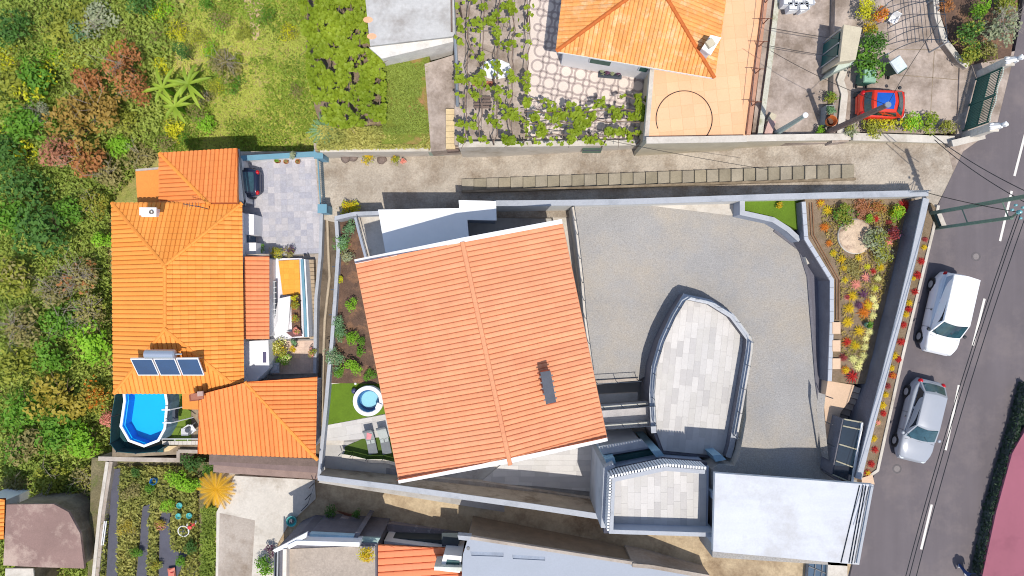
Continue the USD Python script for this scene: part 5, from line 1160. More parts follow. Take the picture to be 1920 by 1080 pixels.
def stems(c, r, h, base_z, rng, n=5, th=.06, spread=.7):
    m = MB(); b = np.array([c[0], c[1], base_z])
    m.tube([b, b + [0.02, .01, (c[2] - base_z) * .6], c + [0, 0, h * .15]], [th * 1.6, th * 1.2, th * .8], 7)
    for i in range(n):
        a = rng.uniform(0, 6.28); e = c + [math.cos(a) * r * spread, math.sin(a) * r * spread, h * rng.uniform(.1, .5)]
        s = b + (c - b) * rng.uniform(.3, .7); mid = (s + e) / 2 + [0, 0, h * .1]
        m.tube([s, mid, e], [th * .7, th * .45, th * .2], 5)
    return m

SEED = [100]
def plant(name, cat, label, px, py, rpx, kinds, gz=None, height=None, size=None, dens=1.0, group=None, twigs=0, trunk=True, lobes=9, aspect=.6):
    """A tree or shrub whose crown, as wide as rpx readings, stands over its own trunk on the ground."""
    SEED[0] += 1; rng = np.random.default_rng(SEED[0])
    zf = gz if callable(gz) else (lambda x, y: np.full(np.shape(x), gz)) if gz is not None else terrain_z
    g0 = atf(px, py, zf); sc = F / (H - g0[2])
    r = rpx / sc; h = height or r * 1.1
    top = g0[2] + h
    c = at(px, py, g0[2] + h * .55); gz_ = float(zf(c[0], c[1]))
    r = rpx / F * (H - c[2])
    t = thing(name, label, cat, (c[0], c[1], gz_), group)
    size = size or min(.34, max(.09, r * .17))
    kinds = kinds if isinstance(kinds, (list, tuple)) else [kinds]
    n = int(dens * 9.5 * (r / size) ** 2) + 60
    if trunk: part(t, "trunk" if cat == "tree" else "stem", stems(c, r, h * .5, gz_ - .1, rng, 6, th=max(.012, r * .03)), bark)
    for i, kd in enumerate(kinds):
        part(t, "crown" if cat == "tree" and i == 0 else "foliage" if i == 0 else "blossom" if "flower" in kd or kd in ("purple", "pinkish") else "mixed_foliage",
             foliage_mesh(rng, c, r, h * .5, int(n * (1 if i == 0 else .35)), size * (1 if i == 0 else .9), lobes, aspect), LF[kd])
    if twigs:
        m = MB()
        for i in range(int(twigs * .7)):
            a, b = rng.uniform(0, 6.28), rng.uniform(.35, 1.0)
            d = np.array([math.cos(a), math.sin(a), 0]); s = c + d * r * rng.uniform(0, .3) + [0, 0, h * .2]; e = c + d * r * b + [0, 0, h * rng.uniform(.35, .55)]
            q = (s + e) / 2 + rng.normal(0, .08 * r, 3); m.tube([s, q, e], [.016, .011, .005], 4, cap=False)
            for j in range(3):
                w = q + (e - q) * rng.uniform(0, .9); m.tube([w, w + (rng.normal(0, .22 * r, 3)) + d * .12 * r], [.008, .004], 3, cap=False)
        part(t, "bare_branches", m, twig)
    return t

fg = "trees and bushes on the wild slope"
FOREST = [
 (25, 55, 45, "dark", 3, 0, "dark tree in the top left corner"), (20, 175, 56, "olive", 3, 0, "olive green tree at the left edge below the dark corner tree"),
 (72, 150, 50, ["green", "yellow"], 2.5, 0, "green bush flecked with yellow left of the rusty trees"), (112, 55, 46, "olive", 2, 0, "olive bush near the top edge left of the pale shrub"),
 (58, 235, 56, "green", 2.8, 0, "mid green bush west of the rusty brown trees"), (18, 285, 46, "dark", 3, 0, "dark tree at the left edge beside the yellow shrub"),
 (150, 28, 40, "olive", 1.8, 0, "olive bush at the top edge beside the grey green shrub"), (185, 40, 40, "grey", 1.8, 12, "pale grey green shrub with bare twigs near the top edge"),
 (262, 8, 34, "dark", 2.4, 0, "dark round bush at the top edge above the bare soil patch"), (150, 48, 30, ["bluegreen"], 1.6, 0, "blue green bush between the two pale shrubs at the top"),
 (232, 124, 46, "rust", 3.4, 10, "rust orange tree, uppermost of the brown leaved trees"), (255, 165, 38, "rust", 3.0, 6, "rust orange tree above the dark gap right of the brown clump"),
 (165, 160, 40, "rust", 2.8, 0, "rust brown tree on the left of the uppermost brown tree"), (190, 205, 56, "brownolive", 3.2, 8, "big olive brown tree in the middle of the brown clump"),
 (148, 238, 56, "brownolive", 3.0, 0, "olive brown tree left of the middle of the brown clump"), (105, 285, 40, "redbrown", 2.8, 0, "reddish brown tree at the lower left of the brown clump"),
 (160, 295, 46, ["rust", "brownolive"], 2.6, 6, "mixed rust and olive tree at the bottom of the brown clump"), (230, 225, 30, "olive", 1.6, 0, "small olive bush in the shade right of the brown clump"),
 (40, 280, 30, "yellow", 1.8, 0, "bright yellow green shrub at the left beside the brown clump"), (56, 345, 50, "dark", 2.8, 0, "dark green tree below the yellow green shrub"),
 (85, 215, 24, "grey", 2.2, 22, "bare pale grey tree standing left of the olive brown trees"), (205, 322, 40, "drab", 2.0, 10, "drab brownish bush just above the flat orange roof"),
 (222, 275, 32, ["bright"], 1.5, 0, "bright green low bush between the brown clump and the garage roof"), (265, 290, 34, "drab", 1.4, 8, "dry drab scrub beside the garage roof corner"),
 (22, 400, 56, "green", 3, 0, "green tree at the left edge level with the house ridge"), (82, 432, 66, "dark", 4.2, 0, "large dark green tree west of the orange house"),
 (132, 400, 36, "green", 2.6, 0, "mid green tree right of the large dark tree"), (178, 378, 32, ["olive", "gold"], 2, 8, "olive and gold bush next to the orange roof's upper corner"),
 (193, 450, 26, "bright", 2, 0, "small bright bush touching the orange roof's left eave"), (28, 520, 54, ["olive", "drab"], 3, 0, "olive drab tree at the left edge below the large dark tree"),
 (150, 520, 46, ["drab", "rust"], 2.8, 46, "drab tree full of bare grey branches left of the orange roof"), (108, 545, 40, "drab", 2.4, 20, "drab bush left of the grey branched tree"),
 (176, 585, 42, ["drab", "olive"], 2.6, 34, "grey twigged tree beside the left eave below the branched one"), (118, 600, 46, "green", 2.6, 8, "green drab tree below the grey branched trees"),
 (36, 610, 46, "drab", 2.6, 30, "bare twigged brown tree at the left edge in the middle"), (165, 640, 52, "bright", 3, 0, "bright green tree beside the solar heater's roof end"),
 (98, 668, 46, "green", 2.6, 0, "green tree left of the bright tree by the roof"), (26, 690, 50, "olive", 2.6, 0, "olive tree at the left edge above the gold tree"),
 (112, 738, 62, "gold", 2.8, 0, "broad gold leaved tree left of the pool corner"), (182, 742, 34, ["gold", "flower_orange"], 2.2, 0, "golden bush touching the pool fence netting"),
 (40, 765, 52, "green", 2.8, 0, "green tree at the left edge below the gold tree"), (104, 812, 56, "green", 3, 0, "large green tree left of the swimming pool"),
 (38, 842, 46, ["drab", "green"], 2.4, 0, "drab green bush at the left edge lower down"), (162, 825, 42, "bright", 2.6, 0, "bright green tree beside the pool's lower corner"),
 (104, 900, 42, "olive", 1.8, 8, "olive scrub above the brown slab roof"), (30, 915, 36, "drab", 1.6, 8, "drab scrub at the left edge above the brown slab roof"),
 (166, 896, 34, ["drab", "olive"], 1.8, 10, "drab bush beside the top of the slanting garden wall"), (140, 948, 30, "gold", 1.4, 0, "golden scrub at the corner of the brown slab roof"),
 (168, 1000, 26, "bluegreen", 1.3, 0, "blue green bush between brown slab roof and slanting garden wall"), (150, 975, 22, ["flower_orange", "olive"], 1.2, 0, "small orange tinted bush right of the brown slab roof"),
 (203, 782, 20, ["pinkish", "redbrown"], 1.6, 0, "pinkish bush squeezed against the pool netting"),
]
for px, py, r, kd, h, tw, lab in FOREST:
    plant("tree" if h >= 2.4 else "bush", "tree" if h >= 2.4 else "bush", lab, px, py, r, kd, None, h, twigs=tw, group=fg, dens=1.25)
for px, py, r, kd, h, tw, lab in (
 (345, 100, 22, "dark", 2.4, 0, "round dark green tree standing alone in the grass above the banana plants"), (425, 118, 36, "drab", 1.2, 22, "dry grey bush on the grass slope right of the banana plants"),
 (388, 232, 26, "bright", 1.1, 0, "fresh green bush on the grass just above the garage roof shadow"), (388, 6, 18, "green", 1.2, 0, "small green bush at the top edge of the grass slope"),
 (300, 120, 20, "yellow", .9, 0, "yellow green clump left of the round dark tree"), (445, 110, 14, "lime", .9, 0, "small lime green clump in the dry grey bush"),
 (330, 245, 26, "yellow", .8, 0, "yellowish weed clump below the banana plants"), (455, 60, 20, "olive", .8, 0, "low olive weed clump on the upper grass slope"), (385, 185, 18, "drab", .9, 10, "dry weed clump right of the banana leaves")):
    plant("tree" if h > 2 else "bush", "tree" if h > 2 else "bush", lab, px, py, r, kd, None, h, twigs=tw)

rg0 = np.random.default_rng(808)
SCRUB = [(300, 20, 30, "yellow green scrub at the top edge right of the dark round bush"), (335, 55, 26, "pale scrub above the lone dark green tree"), (290, 72, 20, "scrub clump beside the bare soil patch"), (240, 62, 26, "olive scrub between dark bush and rusty tree"), (222, 88, 24, "scrub clump touching the uppermost rusty tree"),
 (410, 40, 28, "loose green scrub in the upper middle of the grass"), (370, 70, 20, "small scrub clump right of the pale scrub"), (395, 95, 22, "scrub clump left of the dry grey bush"), (440, 160, 26, "drab scrub below the dry grey bush"), (405, 165, 20, "small olive scrub clump below the dry grey bush"),
 (370, 215, 24, "low green scrub left of the fresh green bush"), (310, 268, 26, "scrub at the garage roof's upper left corner"), (345, 262, 18, "scrub above the garage roof shadow"), (20, 110, 34, "yellow green tangle at the left edge below the dark corner tree"), (60, 105, 30, "green tangle right of the yellow green one"),
 (100, 105, 34, "olive tangle left of the uppermost rusty tree"), (150, 110, 36, "olive green tangle above the rust brown tree"), (20, 235, 30, "green tangle at the left edge above the yellow shrub"), (105, 215, 30, "pale olive tangle beside the bare grey tree"), (70, 300, 26, "yellow flecked tangle left of the reddish tree"),
 (540, 60, 22, "small scrub at the left side of the dense grapevine"), (560, 170, 20, "yellow green weeds beside the dense grapevine"), (500, 30, 22, "straw coloured scrub near the top edge")]
for x_, y_, r_, lab_ in SCRUB:
    kd_ = [["olive", "yellow"], ["drab", "bright"], ["yellow", "drab"], ["green", "olive"], ["bright", "yellow"]][int(rg0.integers(5))]
    plant("scrub", "scrub", lab_, x_, y_, r_, kd_, None, .55 + rg0.random() * .7, twigs=0, group="loose scrub on the wild slope", dens=.8, lobes=14, aspect=.4)
for x_, y_, r_, lab_ in ((292, 58, 11, "patch of bare pale soil near the top edge of the slope"), (264, 88, 11, "patch of bare pale soil above the uppermost rusty tree"), (478, 30, 14, "worn bare soil path in the grass at the top edge")):
    c_ = atf(x_, y_, terrain_z); an_ = np.linspace(0, 6.2, 16); rr_ = r_ / 32 * (1 + .35 * np.sin(an_ * 3 + x_)); pg_ = Polygon(np.c_[c_[0] + rr_ * 1.3 * np.cos(an_), c_[1] + rr_ * np.sin(an_) * (2.4 if x_ == 478 else .9)])
    solo("bare_soil", MB().sheet(pg_, lambda x, y: terrain_z(x, y) + .10, .25), M("bare_soil", (206, 178, 146), .95, var=.2, fine=.25, scale=2), lab_, "soil patch", smooth=True)

# grass and weeds of the slope
rng = np.random.default_rng(5)
def scatter(n, poly, zf, lift=(0, .2)):
    poly = Polygon(poly); x0, y0, x1, y1 = poly.bounds; out = []
    pts = np.c_[rng.uniform(x0, x1, n * 2), rng.uniform(y0, y1, n * 2)]
    pts = pts[shapely.contains_xy(poly, pts[:, 0], pts[:, 1])][:n]
    z = np.broadcast_to(zf(pts[:, 0], pts[:, 1]), (len(pts),)) + rng.uniform(*lift, len(pts))
    return np.c_[pts, z]
pts = scatter(38000, Pf([(270, -60), (600, -60), (604, 284), (440, 290), (300, 290), (250, 120)], terrain_z), terrain_z, (.0, .14))
keep = bumps(pts[:, 0], pts[:, 1], .8, 4, 9) + rng.normal(0, .1, len(pts)) > .4; pts = pts[keep]
d = rng.normal(0, 1, (len(pts), 3)) * [1, 1, .5] + [0, 0, 1.6]; d /= np.linalg.norm(d, axis=1, keepdims=True)
solo("tall_grass", leaves(rng, pts, d, .26, .22, spread=.3), LF["grass"], "yellow green rough grass on the slope above the orange house", "grass", kind="stuff")
pts = scatter(30000, Pf([(262, -60), (596, -60), (602, 284), (440, 290), (300, 290), (262, 120)], terrain_z), terrain_z, (.0, .35))
keep = (bumps(pts[:, 0], pts[:, 1], .55, 5, 21) + rng.normal(0, .05, len(pts))) > .53; pts = pts[keep]
d = rng.normal(0, 1, (len(pts), 3)) * [1, 1, .6] + [0, 0, .9]; d /= np.linalg.norm(d, axis=1, keepdims=True)
solo("slope_weeds", leaves(rng, pts, d, .2, .45, spread=.3), leafmat("slope_weed_leaf", [(84, 104, 36), (124, 140, 52), (160, 160, 78)], pscale=.5), "greener weed patches among the grass above the orange house", "weeds", kind="stuff")
pts = scatter(80000, Pf([(-60, -60), (360, -60), (330, 120), (300, 280), (212, 380), (212, 860), (176, 1120), (-60, 1120)], terrain_z), terrain_z, (.05, .7))
edge = at(262, 100, -5)[0]; pts = pts[(pts[:, 0] < edge) | (rng.random(len(pts)) < np.clip(1 - (pts[:, 0] - edge) / 2.6, 0, 1) * (bumps(pts[:, 0], pts[:, 1], .9, 3, 8) > .5))]
d = rng.normal(0, 1, (len(pts), 3)) * [1, 1, .6] + [0, 0, .8]; d /= np.linalg.norm(d, axis=1, keepdims=True)
solo("undergrowth", leaves(rng, pts, d, .27, .45, spread=.3), LF["weed"], "mixed green undergrowth between the trees on the left slope", "undergrowth", kind="stuff")
vgz = lambda x, y: -8.0 + .25 * bumps(x, y, .9, 3, 4)
strips = [Polygon(P(q, -7.75)) for q in ([(212, 880), (226, 878), (222, 960), (221, 1090), (200, 1090), (206, 960)], [(268, 950), (282, 945), (279, 1000), (276, 1090), (256, 1090), (264, 1000)], [(306, 960), (325, 960), (318, 980), (322, 1030), (352, 1036), (330, 1090), (298, 1090), (300, 985)])]
pts = scatter(17000, P([(206, 872), (372, 872), (378, 1100), (190, 1100)], -7.9), vgz, (.02, .5))
for s in strips: pts = pts[~shapely.contains_xy(s.buffer(.06), pts[:, 0], pts[:, 1])]
d = rng.normal(0, 1, (len(pts), 3)) * [1, 1, .6] + [0, 0, .8]; d /= np.linalg.norm(d, axis=1, keepdims=True)
solo("garden_weeds", leaves(rng, pts, d, .2, .5, spread=.3), leafmat("garden_weed", [(92, 104, 48), (136, 134, 72), (166, 146, 98), (150, 118, 82)], pscale=.6), "weeds and crop rows in the vegetable garden", "weeds", kind="stuff")
pts = scatter(9000, P([(598, 238), (806, 240), (812, 278), (596, 282)], -3.6), lambda x, y: -3.9 + .5 * bumps(x, y, 1.3), (.0, .4))
d = rng.normal(0, 1, (len(pts), 3)) + [0, 0, .6]; d /= np.linalg.norm(d, axis=1, keepdims=True)
solo("verge_weeds", leaves(rng, pts, d, .2, .4), leafmat("verge_leaf", [(96, 108, 50), (150, 146, 80), (186, 168, 124), (160, 120, 100)]), "dry weeds and creepers on the verge above the alley", "weeds", kind="stuff")
pts = scatter(9000, P([(718, 118), (806, 118), (810, 250), (718, 252)], -3.2), lambda x, y: -3.3 + .12 * bumps(x, y, 1, 1), (0, .12))
keep = bumps(pts[:, 0], pts[:, 1], .7, 4, 3) > .42; pts = pts[keep]
d = rng.normal(0, 1, (len(pts), 3)) + [0, 0, .6]; d /= np.linalg.norm(d, axis=1, keepdims=True)
solo("lawn_grass", leaves(rng, pts, d, .16, .3), LF["weed"], "rough grass in the small plot between the vines and the timber ramp", "grass", kind="stuff")

pts = scatter(7000, P([(1530, 384), (1692, 384), (1676, 480), (1640, 600), (1606, 715), (1574, 712), (1578, 600), (1574, 522)], -.15), lambda x, y: np.full(np.shape(x), -.16), (.0, .16))
keep = bumps(pts[:, 0], pts[:, 1], 1.1, 4, 12) > .45; pts = pts[keep]; d = rng.normal(0, 1, (len(pts), 3)) + [0, 0, .9]; d /= np.linalg.norm(d, axis=1, keepdims=True)
solo("garden_ground_cover", leaves(rng, pts, d, .13, .4), leafmat("cover_leaf", [(104, 104, 52), (150, 132, 78), (176, 134, 92), (150, 96, 74)]), "mixed tan and olive ground cover in the flower garden", "ground cover", kind="stuff")

# banana plants, palm, agave
def strap(base, a, L, w, rise, droop, seg=5, twist=0):
    d = np.array([math.cos(a), math.sin(a), 0]); s = np.array([-d[1], d[0], 0]); V = []
    for i in range(seg + 1):
        t = i / seg; p = base + d * L * t + [0, 0, rise * L * (t - droop * t * t)]
        ww = w * (math.sin(math.pi * min(1, t * .92 + .08)) ** .7)
        V += [p - s * ww / 2 + [0, 0, .15 * ww], p, p + s * ww / 2 + [0, 0, .15 * ww]]
    f = []
    for i in range(seg):
        o = i * 3; f += [[o, o + 1, o + 4, o + 3], [o + 1, o + 2, o + 5, o + 4]]
    return np.array(V), np.array(f)
bm_leaf = leafmat("banana_leaf", [(84, 106, 30), (120, 138, 44), (150, 160, 74), (150, 136, 50)])
for k, ((x, y), L, n, lab) in enumerate((((305, 165), 1.5, 7, "banana plant with yellowing leaves, leftmost of the three on the grass slope"), ((352, 158), 1.7, 10, "tall banana plant with broad leaves below the round dark tree"), ((328, 200), 1.5, 8, "banana plant, lowest of the three above the garage roof"))):
    rg = np.random.default_rng(40 + k); g0 = ground_at(x, y); b = at(x, y, g0[2] + 1.6); b[2] = g0[2] + 1.6
    t = thing("banana_plant", lab, "banana plant", (b[0], b[1], g0[2]))
    part(t, "stem", MB().tube([(b[0], b[1], g0[2] - .1), b], [.13, .09], 8), LF["bright"])
    for i in range(n):
        part(t, "leaf", MB().add(*strap(b, 6.28 * i / n + rg.uniform(-.3, .3), L * rg.uniform(.45, 1.05), .22, rg.uniform(.25, .7), rg.uniform(.8, 1.1))), bm_leaf)
cy_l = leafmat("palm_gold", [(160, 118, 26), (220, 174, 42), (240, 206, 84)], k=1.25)
def palm(name, cat, lab, px, py, gz, hz, L, n, mat, frond_w=.34, pin=True, seed=1):
    rg = np.random.default_rng(seed); b = at(px, py, gz + hz); t = thing(name, lab, cat, (b[0], b[1], gz))
    part(t, "trunk", MB().tube([(b[0], b[1], gz - .1), b - [0, 0, .05]], [.16, .14], 9), bark)
    for i in range(n):
        a, el, l = 2.4 * i, rg.uniform(.15, .9), L * rg.uniform(.75, 1.05); m = MB()
        d = np.array([math.cos(a), math.sin(a), 0]); s = np.array([-d[1], d[0], 0])
        spine = [b + d * l * u * math.cos(el * (1 - u * .6)) + [0, 0, l * .5 * el * (u - .9 * u * u)] for u in np.linspace(0, 1, 13)]
        m.tube(spine, .012, 4)
        for u in range(1, 13):
            for sgn in (-1, 1):
                for q in (0, .33, .66):
                    p = spine[u] * (1 - q) + spine[u - 1] * q; w = frond_w * math.sin(math.pi * (u - q) / 13.2) ** .6
                    e = p + s * sgn * w + d * w * .55 - [0, 0, .03]
                    m.add([p - d * .014, p + d * .014, e], [[0, 1, 2]])
        part(t, "frond", m, mat)
    return t
palm("cycad_palm", "palm", "golden yellow cycad palm beside the pale forecourt corner", 405, 918, -7.0, 1.0, 1.2, 24, cy_l, .17, seed=3)
palm("agave_plant", "agave", "spiky green plant at the left end of the dry verge", 607, 243, -3.8, .4, .95, 22, LF["bluegreen"], .09, seed=5)

# ---------------------------------------------------------------- grapevines on wires
def vines(name, lab, poly, zt, zg, n, thr, posts, rows, seed, leaf=.2, rowdir="y"):
    rg = np.random.default_rng(seed); t = thing(name, lab, "grapevine", at(*poly[0], zg)); pg = Polygon(P(poly, zt)); x0, y0, x1, y1 = pg.bounds
    for px, py in posts:
        c = at(px, py, zt); part(t, "post", MB().tube([(c[0], c[1], zg - .2), c], .045, 6), wood_dark)
    wires = MB(); L = []
    for i in range(rows):
        if rowdir == "y": x = x0 + (x1 - x0) * (i + .5) / rows; seg = LineString([(x, y0 - 1), (x + .25, y1 + 1)]).intersection(pg)
        else: y = y0 + (y1 - y0) * (i + .5) / rows; seg = LineString([(x0 - 1, y), (x1 + 1, y + .2)]).intersection(pg)
        for s in getattr(seg, "geoms", [seg]):
            if s.is_empty or s.length < .5: continue
            L.append(s); part(t, "wire", MB().tube([(*c, zt) for c in s.coords], .012, 4), metal_dark)
            k = int(s.length / .5) + 2
            P_ = np.array([s.interpolate(s.length * j / (k - 1)).coords[0] for j in range(k)]) + rg.normal(0, .07, (k, 2))
            part(t, "vine_stem", MB().tube(np.c_[P_, zt + .04 + rg.normal(0, .03, k)], .028, 5), M("vine_wood", (132, 112, 98), .9, var=.2))
            for q in P_[::2]:
                wires.tube([(q[0], q[1], zt + .03), (q[0] + rg.normal(0, .35), q[1] + rg.normal(0, .35), zt + .05)], .014, 4, cap=False)
    part(t, "side_shoots", wires, M("vine_wood", (132, 112, 98)), kind="stuff")
    pts = np.c_[rg.uniform(x0 - .1, x1 + .1, n * 3), rg.uniform(y0 - .1, y1 + .1, n * 3)]
    pts = pts[shapely.contains_xy(pg.buffer(.12), pts[:, 0], pts[:, 1])]
    nz = bumps(pts[:, 0], pts[:, 1], 2.6, 3, seed) + rg.normal(0, .035, len(pts)); pts = pts[nz > thr][:n]
    P3 = np.c_[pts, zt + rg.uniform(-.12, .25, len(pts))]
    order = np.argsort(-rg.uniform(size=len(P3)))
    nn = rg.normal(0, .35, (len(P3), 3)) + [0, 0, 1]; nn /= np.linalg.norm(nn, axis=1, keepdims=True)
    part(t, "vine_leaves", leaves(rg, P3, nn, leaf, .95, spread=.25), LF["lime"], kind="stuff")
    return t
vines("grapevine", "dense lime green grapevine rows between the grass slope and the slab roof", [(562, -50), (682, -50), (694, 90), (718, 112), (720, 225), (640, 238), (606, 225), (584, 150), (572, 60)], -2.4, -3.9, 8600, .455,
      [(575, 20), (640, 10), (600, 120), (665, 110), (625, 225), (712, 215)], 8, 51)
vines("grapevine", "open grapevine trellis over the concrete yard left of the mosaic patio", [(858, -50), (1000, -50), (992, 90), (985, 268), (858, 268)], -.9, -2.6, 3100, .60,
      [(862, 10), (930, 20), (990, 20), (862, 140), (925, 140), (984, 150), (864, 262), (925, 264), (982, 264)], 5, 52)
vines("grapevine", "grapevine trellis along the lower edge of the mosaic patio", [(985, 180), (1050, 200), (1208, 180), (1204, 266), (985, 268)], -.9, -2.4, 2200, .565,
      [(1000, 262), (1070, 264), (1135, 264), (1200, 262), (1060, 200), (1200, 186)], 4, 53, rowdir="x")
tk = thing("yard_clutter", "white plastic sheet lying under the open grapevine trellis", "sheet", at(930, 132, -2.6))
rg = np.random.default_rng(8); pc = at(930, 132, -2.4)
part(tk, "sheet", MB().sheet(Polygon(pc[:2] + np.c_[np.cos(np.linspace(0, 6, 11)) * .85, np.sin(np.linspace(0, 6, 11)) * .55]), lambda x, y: -2.35 + .35 * bumps(x, y, 3.5, 2, 3), .12), white_paint, smooth=True)
for k, (x, y, w, d_, lab) in enumerate(((905, 157, 1.0, .4, "low stack of red bricks under the grapevine trellis"), (905, 195, .9, .7, "grey bench frame under the lower part of the grapevine trellis"))):
    tb_ = thing("brick_stack" if k == 0 else "garden_bench", lab, "bricks" if k == 0 else "bench", at(x, y, -2.6)); c = at(x, y, -2.5)
    if k == 0:
        for i in range(10):
            part(tb_, "brick", MB().box(c + [(i % 5 - 2) * .22, (i // 5 - .5) * .12, (i % 3) * .03], (.2, .1, .14), .1 * (i % 3)), M("red_brick", (178, 110, 88), .9, rand=.2))
    else:
        for i in range(4): part(tb_, "slat", MB().box(c + [0, (i - 1.5) * .17, .35], (.9, .13, .04)), wood_dark)
        for sx in (-.38, .38):
            for sy in (-.28, .28): part(tb_, "leg", MB().box(c + [sx, sy, .1], (.06, .06, .5)), metal_dark)

